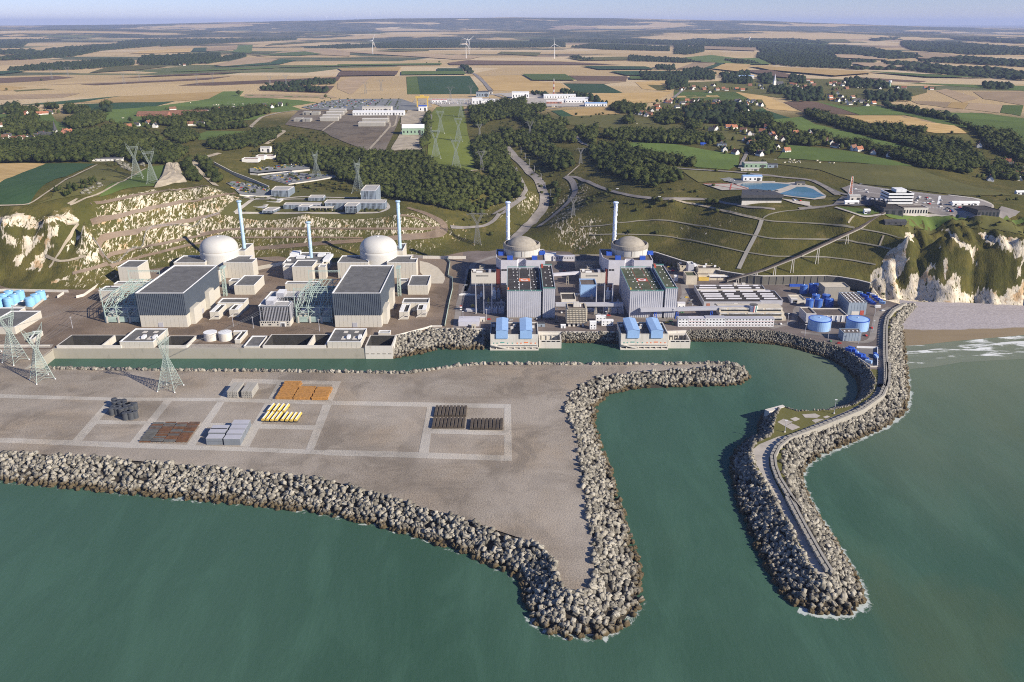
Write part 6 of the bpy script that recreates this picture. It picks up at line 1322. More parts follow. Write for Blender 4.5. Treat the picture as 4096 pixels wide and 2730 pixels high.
# ---- the farmed plateau: fields
FL = [('a','dkgreen',(125,707),(820,647),(540,690),(420,702)),('a','dkgreen',(430,722),(530,702),(1190,680),(1050,718),(620,747)),
('a','green',(620,747),(1050,718),(1400,668),(1500,617),(1640,615),(1610,650),(2010,675),(2130,690),(1960,716),(2050,745),(1800,760),(1750,800),(1300,840),(860,840),(600,790)),
('a','brown',(-60,528),(380,514),(500,524),(300,545),(-60,565)),('a','tan',(220,577),(600,565),(1150,545),(1560,514),(1330,522),(750,552)),('a','brown',(750,530),(1400,494),(1640,489),(1400,506)),('a','brown',(540,570),(1250,535),(1550,516),(1400,538),(640,576)),('a','brown',(1200,578),(1330,560),(1800,540),(2290,519),(2270,546),(1700,566),(1450,577)),
('a','olive',(600,495),(730,453),(950,443),(1130,452),(900,477)),('a','dkgreen',(1410,453),(1820,424),(1890,402),(1995,410),(1880,437),(1500,454)),('a','green',(1150,484),(1820,456),(1850,463),(1200,488)),('a','tan',(1440,441),(1660,389),(1880,400),(1800,425),(1500,451)),
('a','tan',(1710,386),(2000,364),(2353,382),(2353,344),(2160,331),(1900,350)),('a','green',(1690,375),(2050,349),(2170,368),(2000,379),(1700,376)),('a','green',(1560,356),(1600,309),(1700,305),(1690,361)),('a','dkgreen',(1285,351),(1305,325),(1390,323),(1385,351)),('a','gold',(870,365),(960,345),(1290,328),(1280,355)),('a','tan',(1390,349),(1395,325),(1600,315),(1590,337)),
('a','olive',(1780,311),(1830,296),(2353,261),(2353,273)),('a','green',(1870,456),(2353,440),(2353,449),(1890,459)),('a','brown',(1740,612),(1790,588),(2250,580),(2200,630)),('a','tan',(1650,635),(2200,640),(2270,660),(1640,660)),('a','green',(1640,640),(2150,653),(2270,662),(1660,645)),
('a','gold',(540,692),(820,650),(1500,617),(1400,668),(1050,690)),('a','tan',(-60,655),(0,640),(540,630),(420,660),(0,672)),('a','gold',(0,575),(180,590),(60,612),(0,612)),('a','dkgreen',(-60,490),(90,480),(180,485),(0,507)),('a','olive',(90,610),(300,598),(370,602),(110,618)),
('b','tan',(0,340),(600,365),(970,384),(900,401),(780,403),(0,351)),('b','brown',(740,429),(870,411),(1500,420),(1910,441),(760,441)),('b','olive',(240,345),(600,334),(620,345),(400,351)),('b','olive',(1075,366),(1100,352),(1370,358),(1345,381)),('b','green',(428,510),(430,486),(850,484),(865,506)),('b','dkgreen',(670,485),(672,466),(840,466),(845,485)),
('b','green',(462,518),(535,514),(555,636),(470,636)),('b','dkgreen',(537,515),(890,513),(950,600),(940,634),(555,636)),('b','brown',(0,518),(20,487),(410,485),(395,512)),('b','gold',(30,483),(0,465),(430,458),(410,485)),('b','green',(0,439),(700,431),(700,441),(0,448)),('b','green',(1240,505),(1530,506),(1605,546),(1310,546)),('b','brown',(1555,510),(1950,515),(1940,549),(1620,548)),
('b','dkgreen',(1520,564),(1790,567),(1920,628),(1605,626)),('b','dkgreen',(1640,450),(2070,454),(2140,472),(1760,474)),('b','dkgreen',(1830,487),(2310,486),(2320,511),(1940,513)),('b','tan',(0,560),(100,520),(230,517),(100,635),(80,635),(0,600)),('b','gold',(1560,636),(2250,620),(2120,690),(1830,712)),('b','gold',(960,515),(1240,507),(1300,545),(1500,560),(1600,626),(1050,612)),('b','tan',(1600,545),(1950,550),(1800,566),(1500,562)),('b','olive',(1540,395),(1940,388),(2000,408),(1640,412)),('b','olive',(1700,228),(1990,232),(1990,240),(1750,238)),('b','dkgreen',(650,250),(1000,248),(970,263),(700,262)),('b','gold',(2000,555),(2200,545),(2250,620),(2050,600)),('b','olive',(2080,572),(2210,575),(2205,612),(2150,610)),('b','green',(1960,522),(2230,520),(2230,540),(1970,540)),
('c','green',(0,400),(250,376),(430,400),(640,394),(650,440),(480,440),(200,425)),('c','tan',(20,470),(130,429),(280,429),(200,470)),('c','dkgreen',(195,468),(300,430),(340,432),(260,470)),('c','gold',(265,470),(350,433),(515,440),(450,492)),('c','brown',(460,480),(650,480),(780,510),(770,532),(640,520)),('c','green',(1300,487),(1900,519),(2100,532),(1700,526),(1350,495)),('c','brown',(1220,520),(1700,548),(1650,558),(1300,540)),('c','green',(1030,530),(1250,544),(1500,592),(1200,556)),('c','green',(1540,558),(2080,574),(2353,580),(2353,612),(2000,590)),('c','tan',(1760,612),(1830,600),(2050,662),(1940,692)),
('c','green',(0,620),(420,620),(620,742),(0,690)),('c','gold',(20,660),(20,648),(290,643),(310,656)),('c','gold',(410,620),(560,620),(835,752),(640,737)),('c','brown',(735,690),(930,679),(1240,776),(870,756)),('c','green',(930,680),(1130,714),(1380,714),(1640,777),(1250,776)),('c','dkgreen',(520,740),(600,739),(820,807),(640,812)),('c','tan',(1590,680),(1860,689),(1830,727),(1640,702)),('c','gold',(1832,725),(1868,689),(1980,694),(1948,736)),('c','tan',(1955,736),(1988,694),(2205,709),(2190,762)),('c','green',(2192,760),(2212,710),(2350,711),(2330,782)),('c','tan',(2010,619),(2353,618),(2353,712),(2080,667)),('c','green',(1380,700),(1640,735),(2130,770),(2353,800),(2353,842),(1900,822)),('c','tan',(1660,735),(1850,728),(2150,765),(1750,760)),
('c','tan',(1080,372),(1330,378),(1450,395),(1420,410),(1090,395)),('c','tan',(200,316),(550,328),(550,348),(200,335)),('c','tan',(1640,355),(1970,385),(1880,412),(1640,400)),('c','green',(480,270),(1050,295),(1000,308),(550,285)),('c','olive',(880,240),(1000,232),(1130,260),(1200,290),(1000,285)),('c','tan',(1190,430),(1420,430),(1720,470),(1350,472)),('c','gold',(500,450),(1300,492),(1340,500),(1080,520),(640,480)),
('g','gold',(808,136),(1330,139),(1740,214),(1870,291),(1590,286),(1060,211)),('g','tan',(1330,140),(1740,215),(1640,213),(1300,150)),('f','dkgreen',(435,96),(530,90),(625,141),(540,151)),('f','gold',(535,94),(870,64),(1022,121),(640,147)),
('d','dkgreen',(-200,720),(0,712),(390,550),(820,551),(250,906),(-200,912)),('d','gold',(-200,550),(390,550),(0,714),(-200,722)),('d','green',(850,836),(1130,660),(1280,575),(1440,562),(1330,742)),('d','green',(1680,302),(1780,269),(2180,275),(2060,332),(1700,347)),('d','olive',(440,850),(830,560),(1130,650),(850,830),(300,905)),
('d','green',(-100,270),(150,200),(500,190),(620,250),(300,300)),('d','green',(930,240),(1240,60),(2150,60),(1800,150),(1100,250)),
('f','green',(990,368),(1500,384),(2050,480),(2040,562),(1960,602),(1690,582),(1300,452)),('f','olive',(440,150),(1000,128),(1600,230),(1580,266),(1000,257),(480,205)),('f','olive',(1530,600),(2353,662),(2000,690),(1700,710)),
('g','green',(245,501),(330,390),(560,410),(900,450),(1400,571),(1200,566)),('g','olive',(0,490),(240,510),(560,545),(1400,576),(2250,821),(1870,826),(950,722),(600,602),(0,522)),('g','green',(190,175),(450,148),(560,210),(1010,320),(1370,410),(1720,535),(1480,480),(1000,400),(720,322),(380,252)),('g','green',(1330,130),(1860,160),(2353,200),(2353,330),(1900,250),(1600,200)),('g','green',(1160,985),(1420,962),(1800,992),(2353,1008),(2353,1052),(1700,1040),(1200,1010)),('g','olive',(1700,310),(1860,295),(1960,380),(1800,400)),('g','green',(2100,370),(2353,330),(2353,400),(2200,390)),
('l','olive',(1150,250),(1500,330),(2353,330),(2353,430),(1500,345),(1100,340)),('l','green',(390,130),(860,190),(680,235),(500,180))]
for g in FL: sheet('field',g[0],g[2:],M[g[1]])
for g in((('e',(1545,130),(1600,62),(1825,58),(1865,300),(1955,605),(1700,625),(1515,520),(1535,300)),'mown'),(('c',(20,560),(480,540),(720,520),(900,530),(1250,540),(1480,590),(1700,600),(1700,625),(1400,705),(1200,725),(980,690),(700,660),(430,622),(0,620)),'olive'),(('f',(1130,140),(1420,10),(2240,0),(2280,60),(2000,150),(1950,290),(2250,260),(2350,330),(2150,470),(1880,420),(1700,300),(1560,130)),'olive'),(('d',(-100,120),(250,130),(430,110),(560,290),(400,380),(-100,400)),'green')): sheet('meadow',*g[0][:1],g[0][1:],M[g[1]])
# hedges-to-be, bare heap, works ground
sheet('site_ground','e',[(300,215),(430,82),(520,92),(980,96),(1230,101),(1290,142),(1250,240),(1160,440),(1010,440),(850,380),(700,318),(620,268)],M['site'])
sheet('site_ground','e',[(1200,440),(1300,260),(1290,150),(1420,105),(1500,105),(1500,300),(1470,430)],M['dirt'])
sheet('substation_yard','b',[(600,685),(680,670),(1080,665),(1160,690),(1060,715),(700,720)],M['track'])
sheet('works_yard','b',[(950,640),(1180,625),(1270,630),(1420,640),(1700,690),(1800,720),(1420,720),(1290,715),(1100,640)],M['pave'])
sheet('works_yard','b',[(520,670),(600,668),(640,720),(560,750),(500,840),(420,840)],M['dirt'])
# spoil ramp of pale earth
hp = [T('d',*p)for p in((1320,752),(1605,702),(1560,632),(1532,548),(1415,556))]
def heap():
 c = sum((Vector(p)for p in hp),Vector())/5; n = 26; vs = []; rnd = random.Random(5)
 top = [Vector((p.x*.92+c.x*.08,p.y*.9+c.y*.1,0))for p in hp]
 def per(L,t): t = t*5%5; i = int(t); return L[i]*(1-(t-i))+L[(i+1)%5]*(t-i)
 for k_,(f_,h)in enumerate(((1.0,-.5),(.93,2.5),(.80,5.0),(.5,6.5),(.2,7.0))):
  for i in range(n):
   p = per([Vector(q_)for q_ in hp],i/n); q_ = c+(p-c)*f_*rnd.uniform(.96,1.04); vs.append((q_.x,q_.y,float(hz(q_.x,q_.y))+h*rnd.uniform(.85,1.15)))
 fs = [(k_*n+i,k_*n+(i+1)%n,(k_+1)*n+(i+1)%n,(k_+1)*n+i)for k_ in range(4)for i in range(n)]+[tuple(range(4*n,5*n))]
 me = bpy.data.meshes.new('spoil_heap'); me.from_pydata(vs,[],fs); me.materials.append(M['dirt']); o = link('spoil_heap',me)
 tag(o,'pale bare earth spoil heap above the left chalk terraces','earth heap')
heap()
# ---- roads and tracks
RD = [('F',((1163,338),(1186,366),(1215,396),(1243,428),(1252,452),(1250,480),(1228,505),(1195,538),(1170,566)),15,'road'),
('f',((560,660),(620,690),(650,800),(590,880),(450,1000),(330,1090)),9,'road'),('f',((555,662),(660,660),(740,700),(880,760),(1040,810),(1250,845),(1450,855),(1600,848),(1770,856)),6,'road'),('f',((1450,855),(1700,900),(2100,1000),(2240,1030)),3.5,'dirt'),
('f',((490,258),(640,300),(690,370),(780,400),(960,450),(1120,505),(1330,560),(1530,592),(2000,620),(2353,655)),7,'road'),('f',((130,580),(165,660),(232,780),(190,850),(60,920),(-60,985)),6,'road'),('f',((1850,870),(2100,920),(2353,940)),5,'road'),
('f',((160,125),(300,100),(560,60)),7,'road'),('f',((2050,590),(2080,520),(2120,440),(2200,330),(2160,290)),6,'road'),('f',((570,660),(680,560)),3,'dirt'),
('e',((480,85),(260,110),(100,150),(0,235),(120,258),(310,265),(140,382)),8,'dirt'),('d',((1880,460),(1720,505),(1665,540),(1690,600),(1850,740)),9,'dirt'),('e',((840,100),(620,268)),4,'dirt'),('e',((1180,140),(1200,230),(1010,440)),5,'dirt'),('e',((1260,140),(1240,230),(1200,240)),4,'dirt'),
('e',((1550,130),(1540,300)),5,'road'),('e',((1050,450),(1250,460),(1470,420)),4,'dirt'),('e',((1490,650),(1700,630),(1950,605)),4,'dirt'),
('b',((1030,612),(990,560),(930,505),(850,465),(820,450)),14,'road'),('b',((890,508),(1240,505)),8,'dirt'),('b',((1060,640),(1290,720)),10,'road'),('b',((2260,660),(2320,610),(2353,590)),9,'road'),
('k',((-100,425),(200,418),(600,428),(860,460),(1200,535),(1530,608),(1800,650),(2353,658)),1.9,'berm'),('k',((-200,340),(0,330),(480,268),(700,272),(1100,338),(1660,440),(1800,465),(2353,474)),1.9,'berm'),('k',((740,50),(900,90),(1300,168),(1690,265),(1760,282),(2353,310)),1.9,'berm'),('k',((1690,270),(1720,225),(1900,180),(2353,140)),1.9,'berm'),
('l',((0,655),(240,652),(560,690),(800,738)),1.7,'berm'),('l',((0,468),(380,472),(520,485),(900,555),(960,575)),1.7,'berm'),('l',((600,352),(900,410),(1080,460)),1.7,'berm'),('l',((0,298),(300,312),(580,352)),1.7,'berm'),('l',((840,545),(885,432)),2,'dirt'),('l',((515,302),(578,225)),2,'dirt'),
('k',((1450,780),(1530,610),(1600,480),(1660,370),(1690,270)),5,'conc'),
('l',((0,150),(200,135),(400,110),(520,90)),7,'road'),('l',((380,135),(690,240),(880,210)),4,'pave'),('l',((1060,210),(1250,215),(1640,222),(1780,165)),4,'pave'),('l',((0,95),(60,110),(130,130)),6,'road'),
('g',((0,635),(330,670),(530,688),(640,740),(760,820)),8,'road'),('g',((540,690),(760,800),(900,830),(1100,850)),8,'asphalt'),('g',((1700,820),(1950,850),(2060,890),(2080,920),(2020,950)),7,'track'),
('d',((0,910),(250,905),(560,690),(830,560)),2.5,'dirt'),('d',((600,905),(870,800),(1250,590)),2.5,'dirt'),('d',((580,895),(700,830),(600,900)),2,'dirt'),
('j',((530,340),(640,352),(880,335),(950,300),(1100,170),(1310,20)),6,'road'),
('h',((700,310),(820,306)),2,'dirt'),('h',((515,770),(620,620),(820,310)),2.2,'dirt'),('h',((480,645),(625,715),(900,650)),2.2,'dirt'),
('F',((2353,640),(2290,600),(2300,600)),3,'dirt')]
for win,pts,w_,mt in RD[:-1]: strip('road' if w_>5 else 'path',win,pts,w_,M[mt],off=1.0)
for win,pts,w_ in(('h',((760,826),(1300,700),(2000,520),(2353,470)),3.6),('i',((0,490),(100,470),(400,450),(1200,447),(1700,455)),3.2),('h',((1060,645),(1700,515),(2353,375)),3.6),('i',((0,412),(200,375),(420,358),(1200,357),(2000,357),(2353,365)),3.6),('d',((780,1050),(1400,905),(1880,830),(2010,798)),3.8),('d',((780,895),(1300,795),(1780,736)),3.8),('h',((975,470),(1600,345),(2300,200)),4),('i',((500,570),(1100,525),(1700,480),(2353,430)),8),('j',((0,450),(300,435),(420,405),(490,350),(460,300),(300,210),(80,135)),11),('j',((0,218),(150,230),(280,290),(330,330)),4),('j',((0,360),(200,362),(340,358),(410,340)),4)): strip('terrace_road',win,pts,w_,M['platform'],off=.6)
# fence along the broad terrace
a = [T('h',*p)for p in((975,466),(1600,341),(2300,196))]; o = empty('terrace_fence',a[0],0,'pale mesh fence along the middle chalk terrace','fence'); m = MB(); rl = MB()
for p,q_ in zip(a[:-1],a[1:]):
 n = int((q_-p).length/5)
 for i in range(n): r_ = p+(q_-p)*i/n; s_ = p+(q_-p)*(i+1)/n; r_.z = float(hz(r_.x,r_.y)); s_.z = float(hz(s_.x,s_.y)); r_-=a[0]; s_-=a[0]; m.bar(r_,r_+Vector((0,0,3)),.25); rl.bar(r_+Vector((0,0,2.8)),s_+Vector((0,0,2.8)),.2); rl.bar(r_+Vector((0,0,1.2)),s_+Vector((0,0,1.2)),.2)
m.build('posts',M['pylondk'],o,kind='stuff'); rl.build('rails',M['greycl'],o,kind='stuff')
# ---- reservoirs, heliport, car parks
for pts,lab in((((2020,735),(2060,712),(2700,705),(2353,715)),''),): pass
sheet('reservoir_bank','f',[(2020,728),(2060,705),(2353,702),(2353,790),(2250,790),(2040,745)],M['pave'],off=1.1); sheet('reservoir_bank','g',[(-20,702),(320,716),(440,705),(480,730),(560,750),(660,825),(650,850),(560,860),(260,825),(200,790),(-20,790)],M['pave'],off=1.1)
sheet('reservoir','f',[(2050,738),(2080,722),(2355,722),(2355,784),(2200,775)],M['pool'],off=1.3); sheet('reservoir','g',[(-2,722),(250,722),(365,733),(300,757),(190,787),(-2,782)],M['pool'],off=1.3); sheet('reservoir','g',[(255,812),(410,752),(480,752),(545,770),(645,828),(560,850),(400,835)],M['pool'],off=1.35)
sheet('heliport','f',[(1880,680),(1960,670),(2140,700),(2020,725)],M['lot'],off=1.2); sheet('helipad','f',[(1735,726),(1990,722),(2130,775),(1900,780)],M['pave'],off=1.2)
for p in(((1740,726),(1985,724),(2125,772)),((1980,726),(1968,776)),((1760,728),(2100,776))): strip('painted_line','f',p,1.6,M['red'],off=1.45)
for c_,r0_,r1_ in(((1960,693),3.2,4.2),((1960,696),7.5,8.6)):
 p = T('f',*c_); m = MB(); n = 28; m.add([(p.x+r_*cos(2*pi*i/n),p.y+r_*sin(2*pi*i/n)*1.0,float(hz(p.x,p.y))+1.5)for r_ in(r0_,r1_)for i in range(n)],[(i,n+i,n+(i+1)%n,(i+1)%n)for i in range(n)]);
 if r1_>5: m.build('painted_ring',M['wline'],kind='structure')
p = T('f',1960,694); m = MB()
for q_ in((-2.2,-2,.8,4),(1.4,-2,.8,4),(-1.4,-.4,2.8,.8)): m.add([(p.x+q_[0],p.y+q_[1],p.z+1.52),(p.x+q_[0]+q_[2],p.y+q_[1],p.z+1.52),(p.x+q_[0]+q_[2],p.y+q_[1]+q_[3],p.z+1.52),(p.x+q_[0],p.y+q_[1]+q_[3],p.z+1.52)],[(0,1,2,3)])
m.build('painted_letter',M['wline'],kind='structure')
sheet('car_park','g',[(790,760),(900,722),(1200,770),(1700,826),(1960,862),(2080,905),(2060,955),(1980,1000),(1700,990),(1520,965),(1400,900),(1180,870),(1050,850),(880,830)],M['carpark'],off=1.15)
sheet('car_park','g',[(2120,960),(2160,918),(2320,965),(2280,1000),(2130,1002)],M['carpark'],off=1.15)
sheet('car_park','g',[(720,900),(800,830),(1060,850),(1200,880),(1100,910),(900,915)],M['asphalt'],off=1.2); sheet('car_park','g',[(260,850),(420,870),(520,880),(520,915),(380,890)],M['pave'],off=1.2)
sheet('car_park','e',[(440,65),(620,22),(780,-2),(1290,-6),(1430,40),(1445,92),(980,92),(520,86)],M['lot'])
sheet('car_park','e',[(0,598),(440,565),(512,592),(510,604),(70,640),(0,632)],M['lot'],off=3.0); sheet('car_park','e',[(98,664),(330,622),(560,640),(745,655),(590,685),(330,722)],M['lot'],off=1.4)
sheet('car_park','d',[(1935,715),(1990,700),(2140,720),(2353,790),(2353,830),(2200,822),(2050,810)],M['lot'],off=1.2); sheet('car_park','e',[(0,742),(100,770),(170,800),(60,830),(0,842)],M['lot'],off=1.2)
def lot_wall(win,pts,h,lab,drop=1.2):
 P = [T(win,*p)for p in pts]; z = max(p.z for p in P)+h; tag(wall_line('retaining_wall',P,[p.z-2 for p in P],[p.z+h for p in P],1.0,M['concw']),lab,'retaining wall')
lot_wall('e',((0,640),(70,648),(512,606)),2.6,'pale retaining wall below the upper small car park'); lot_wall('e',((98,668),(330,728),(590,690),(745,660)),1.6,'pale retaining wall round the lower tree dotted car park')
lot_wall('d',((1830,556),(1990,640),(2160,705),(2300,765)),5,'long pale ramp wall above the left car park'); lot_wall('d',((2050,818),(2200,830),(2353,828)),1.4,'pale wall along the front of the left car park')
# bay markings
def bays(win,rows,n,L=2.6):
 m = MB()
 for a_,b_ in rows:
  A,B = T(win,*a_),T(win,*b_); d = (B-A); nn = Vector((-d.y,d.x,0)).normalized()*L
  for i in range(n+1):
   p = A+d*i/n; q_,r_ = p-nn,p+nn; zz = lambda v_: float(hz(v_.x,v_.y))+1.25; e = d.normalized()*.11
   m.quad((q_-e).to_2d().to_tuple()+(zz(q_),),(q_+e).to_2d().to_tuple()+(zz(q_),),(r_+e).to_2d().to_tuple()+(zz(r_),),(r_-e).to_2d().to_tuple()+(zz(r_),))
 m.build('bay_markings',M['wline'],kind='structure')
bays('g',[((920,738),(1180,775)),((1210,780),(1600,826)),((930,790),(1160,815)),((1230,820),(1580,860)),((1440,880),(1700,905)),((1480,920),(1900,945)),((1650,955),(1950,975)),((880,770),(1000,785))],34)
for x0_,y0_,x1_,y1_ in((1185,772,1172,835),(1632,830,1618,905)): strip('painted_line','g',((x0_,y0_),(x1_,y1_)),3.0,M['wline'],off=1.35)
sheet('office_lawn','i',[(205,203),(470,45),(560,-10),(1000,-60),(1930,30),(2010,70),(2060,110),(2125,203)],M['olive'],off=.3)
for pts in(((365,192),(560,50),(1130,48)),((365,192),(700,195),(1500,195),(1900,190),(1980,150),(1960,100),(1900,50),(1700,40)),((450,30),(800,45),(1100,20),(1300,30),(1650,38)),((500,0),(750,20))): strip('path','i',pts,5,M['pave'],off=.7)
# ---- trees
def crown_proto(seed,leaves=26,tall=1.0,cone=False):
 r_ = random.Random(seed); bm = bmesh.new(); bmesh.ops.create_icosphere(bm,subdivisions=1,radius=.5)
 for v in bm.verts:
  v.co*=r_.uniform(.68,1.12); z = v.co.z+.5
  if cone: v.co.x*=1.15-z*.85; v.co.y*=1.15-z*.85
  v.co.z = (v.co.z+.56)*tall
 vs = [tuple(v.co)for v in bm.verts]; bm.verts.index_update(); fs = [[v.index for v in f.verts]for f in bm.faces]; bm.free()
 for _ in range(leaves): # leaf clumps standing out of the crown
  a,t = r_.uniform(0,2*pi),r_.uniform(-.5,1); d = Vector((cos(a)*sqrt(max(0,1-t*t)),sin(a)*sqrt(max(0,1-t*t)),t)); c = d*r_.uniform(.40,.62)
  if cone: c.x*=1.15-(c.z+.5)*.85; c.y*=1.15-(c.z+.5)*.85
  c.z = (c.z+.56)*tall; n = len(vs)
  for _k in range(3): vs.append(tuple(c+Vector((r_.uniform(-1,1),r_.uniform(-1,1),r_.uniform(-1,1)))*.17))
  fs.append([n,n+1,n+2])
 return np.array(vs),np.array(fs)
def low_proto(seed):
 r_ = random.Random(seed); bm = bmesh.new(); bmesh.ops.create_icosphere(bm,subdivisions=1,radius=.5)
 for v in bm.verts: v.co*=r_.uniform(.65,1.15); v.co.z+=.45
 bm.verts.index_update(); out = np.array([tuple(v.co)for v in bm.verts]),np.array([[v.index for v in f.verts]for f in bm.faces if f.calc_center_median().z>.2]); bm.free(); return out
CRN = [crown_proto(i)for i in range(6)]; CON = [crown_proto(20+i,22,1,True)for i in range(3)]; LOWP = [low_proto(40+i)for i in range(5)]
def fill(win,pts,sp,flat=None):
 P = np.array([tuple(T(win,*p))[:2]for p in pts]); x0,y0 = P.min(0); x1,y1 = P.max(0); n = int((x1-x0)*(y1-y0)/(sp*sp)); n = min(n,60000)
 gx_,gy_ = np.meshgrid(np.arange(x0,x1+sp,sp),np.arange(y0,y1+sp,sp)); q_ = np.stack([gx_.ravel(),gy_.ravel()],1); q_ = q_+NR.uniform(-.45,.45,q_.shape)*sp; q_ = q_[pip(q_,[tuple(p)for p in P])]
 return q_
def wood(label,polys,sp,wd,ht,mat='leaf',protos=None,keep=1.0,name='woodland'):
 A = np.concatenate([fill(p[0],p[1:],sp)for p in polys]); A = A[NR.uniform(0,1,len(A))<keep]
 if not len(A): return A
 n = len(A); z = hz(A[:,0],A[:,1]); s_ = NR.uniform(.7,1.3,n)*(.8+.4*vnoise(A[:,0]/40,A[:,1]/40,3))
 M3 = rots(n,False)*np.stack([wd*s_,wd*s_,ht*s_*NR.uniform(.8,1.2,n)],1)[:,None,:].transpose(0,2,1)
 me = scatter(name,protos or CRN,np.stack([A[:,0],A[:,1],z-.6],1),M3,np.clip(.5*NR.uniform(0,1,n)+.5*vnoise(A[:,0]/70,A[:,1]/70,8),0,1),M[mat]); tag(link(name,me),label,kind='stuff'); return A
WN = [('e',(220,500),(240,410),(420,350),(640,430),(850,440),(1010,460),(1250,475),(1480,445),(1510,520),(1640,605),(1950,645),(2150,735),(2230,830),(2150,900),(1950,985),(1700,950),(1400,880),(1190,840),(1000,790),(900,730),(760,690),(760,660),(700,620),(510,585),(420,560),(250,555)),
('e',(1870,80),(2353,0),(2353,140),(2040,190),(1960,260),(1900,200)),('e',(1960,330),(2060,300),(2353,380),(2353,420),(2170,400),(2200,500),(2230,600),(2330,780),(2330,820),(2240,800),(2120,700),(1960,600),(1900,420)),('e',(1490,180),(1540,110),(1540,300),(1500,420),(1470,420)),
('d',(0,365),(250,360),(560,335),(720,290),(1000,245),(1260,295),(1430,405),(1610,435),(1560,500),(1440,558),(1260,555),(950,495),(820,540),(400,543),(0,545)),('d',(-300,330),(0,360),(0,545),(-300,545)),('d',(560,190),(700,130),(900,130),(900,190),(780,240),(600,255)),('d',(20,85),(170,72),(300,82),(330,112),(200,135),(60,132)),('d',(560,62),(680,82),(790,102),(740,122),(560,122)),('d',(395,62),(470,55),(490,82),(400,85)),('d',(1210,185),(1500,172),(1700,95),(2060,92),(2200,62),(2310,85),(2310,122),(2100,172),(1850,205),(1500,232),(1250,215)),('d',(1430,262),(1560,232),(1680,302),(1690,352),(1560,382),(1420,325)),('d',(1780,372),(2100,312),(2353,262),(2353,345),(2200,402),(1950,440),(1800,422)),('d',(1690,242),(2050,217),(2130,242),(1800,262)),('d',(150,150),(330,160),(300,230),(60,220),(0,240),(0,200)),('d',(200,230),(450,225),(450,280),(330,300),(60,310),(0,290)),
('d',(1560,560),(1620,700),(1720,705),(1640,560)),('d',(1680,540),(1760,522),(1900,705),(1830,722)),('e',(0,292),(100,262),(280,268),(150,375),(0,402)),
('f',(0,42),(60,22),(130,32),(200,62),(390,62),(390,102),(190,130),(110,132),(0,122)),('f',(110,142),(190,132),(420,182),(430,212),(560,182),(580,222),(500,252),(650,312),(640,382),(480,372),(280,262)),('f',(0,262),(120,292),(360,315),(480,432),(600,522),(640,570),(560,600),(440,615),(380,562),(200,412),(50,342)),('f',(640,262),(830,252),(840,282),(800,392),(740,372),(700,310)),('f',(760,422),(900,402),(1120,482),(1160,525),(1330,575),(1520,612),(1560,702),(1300,762),(1150,722),(980,662),(800,582)),('f',(920,392),(1050,382),(1120,432),(1350,472),(1660,562),(1660,582),(1400,555),(1130,490)),('f',(830,312),(1000,272),(1250,272),(1640,292),(1700,302),(1900,332),(1900,362),(1650,387),(1300,372),(1000,352)),('f',(1050,182),(1130,152),(1140,202),(1090,227)),('f',(1310,162),(1420,112),(1560,122),(1560,202),(1400,222)),('f',(1590,202),(1720,172),(1720,252),(1620,272)),('f',(940,62),(1060,32),(1160,62),(1250,62),(1180,122),(1050,122),(960,92)),('f',(1560,92),(1700,52),(1900,62),(1990,92),(1900,112),(1650,122)),('f',(1880,152),(2300,152),(2330,202),(2250,232),(2000,242),(1900,202)),('f',(0,440),(60,480),(90,602),(150,700),(200,780),(180,830),(60,880),(0,900)),('f',(430,700),(520,850),(430,960),(480,760)),
('g',(480,112),(560,112),(700,152),(960,222),(1100,272),(1300,322),(1550,342),(1800,382),(1950,492),(2050,562),(1960,602),(1740,562),(1500,442),(1200,362),(900,282),(650,202),(500,152)),('g',(1060,232),(1280,242),(1500,272),(1480,302),(1200,292)),('g',(1130,42),(1300,82),(1650,152),(1900,242),(2200,292),(2280,332),(2280,382),(2353,402),(2353,562),(2250,502),(2050,422),(1930,272),(1700,182),(1300,102)),('g',(0,152),(150,142),(200,202),(190,242),(60,242)),('g',(150,242),(370,242),(380,302),(180,302)),('g',(330,312),(560,342),(640,372),(540,402),(300,382)),('g',(720,382),(950,372),(1200,442),(1500,492),(1830,582),(1820,632),(1500,592),(1300,522),(1160,482)),('g',(1840,602),(1900,622),(1890,662),(1840,642)),('g',(540,292),(700,312),(700,342),(560,332)),('g',(0,340),(120,330),(220,420),(200,480),(0,470)),('g',(2050,560),(2200,560),(2353,620),(2353,700),(2150,690),(2040,640))]
FA = wood('dense dark broadleaf woodland on the slopes behind the plant',WN[:1],6.6,9.5,9.0,keep=.93)
wood('dark woods and copses of the combe and plateau',WN[1:],8.2,11,10.5,keep=.9)
wood('scrub and bushes scattered on rough slopes',[('e',(150,722),(330,742),(740,692),(900,762),(880,802),(650,802),(340,792)),('f',(690,882),(900,782),(1000,812),(950,832),(800,902),(700,932)),('f',(560,790),(700,760),(760,800),(640,860)),('f',(0,140),(300,300),(620,560),(660,700),(450,640),(200,430),(0,300)),('f',(150,420),(420,640),(560,850),(430,940),(300,720)),('f',(850,860),(1350,850),(1750,940),(1300,930),(800,960)),('f',(1250,760),(1600,760),(1760,830),(1450,840)),('e',(300,300),(600,270),(850,390),(1000,450),(600,400)),('d',(830,560),(1000,520),(1150,620),(900,690)),('d',(2100,400),(2353,350),(2353,470),(2150,520)),('l',(1200,330),(1500,350),(2353,430),(2353,400),(1500,330)),('g',(1850,830),(2353,830),(2353,900),(2060,850)),('j',(600,260),(900,200),(950,280),(700,330))],11,5.5,3.6,'bush',keep=.42,name='scrub')
wood('pale grey scrub along the field track',[('d',(960,505),(1010,500),(1130,590),(1120,615),(1040,580)),('d',(620,850),(760,770),(870,720),(880,750),(720,830)),('d',(1180,520),(1260,540),(1240,580),(1190,560))],5,5,3.2,'grey_bush',keep=.85,name='scrub')
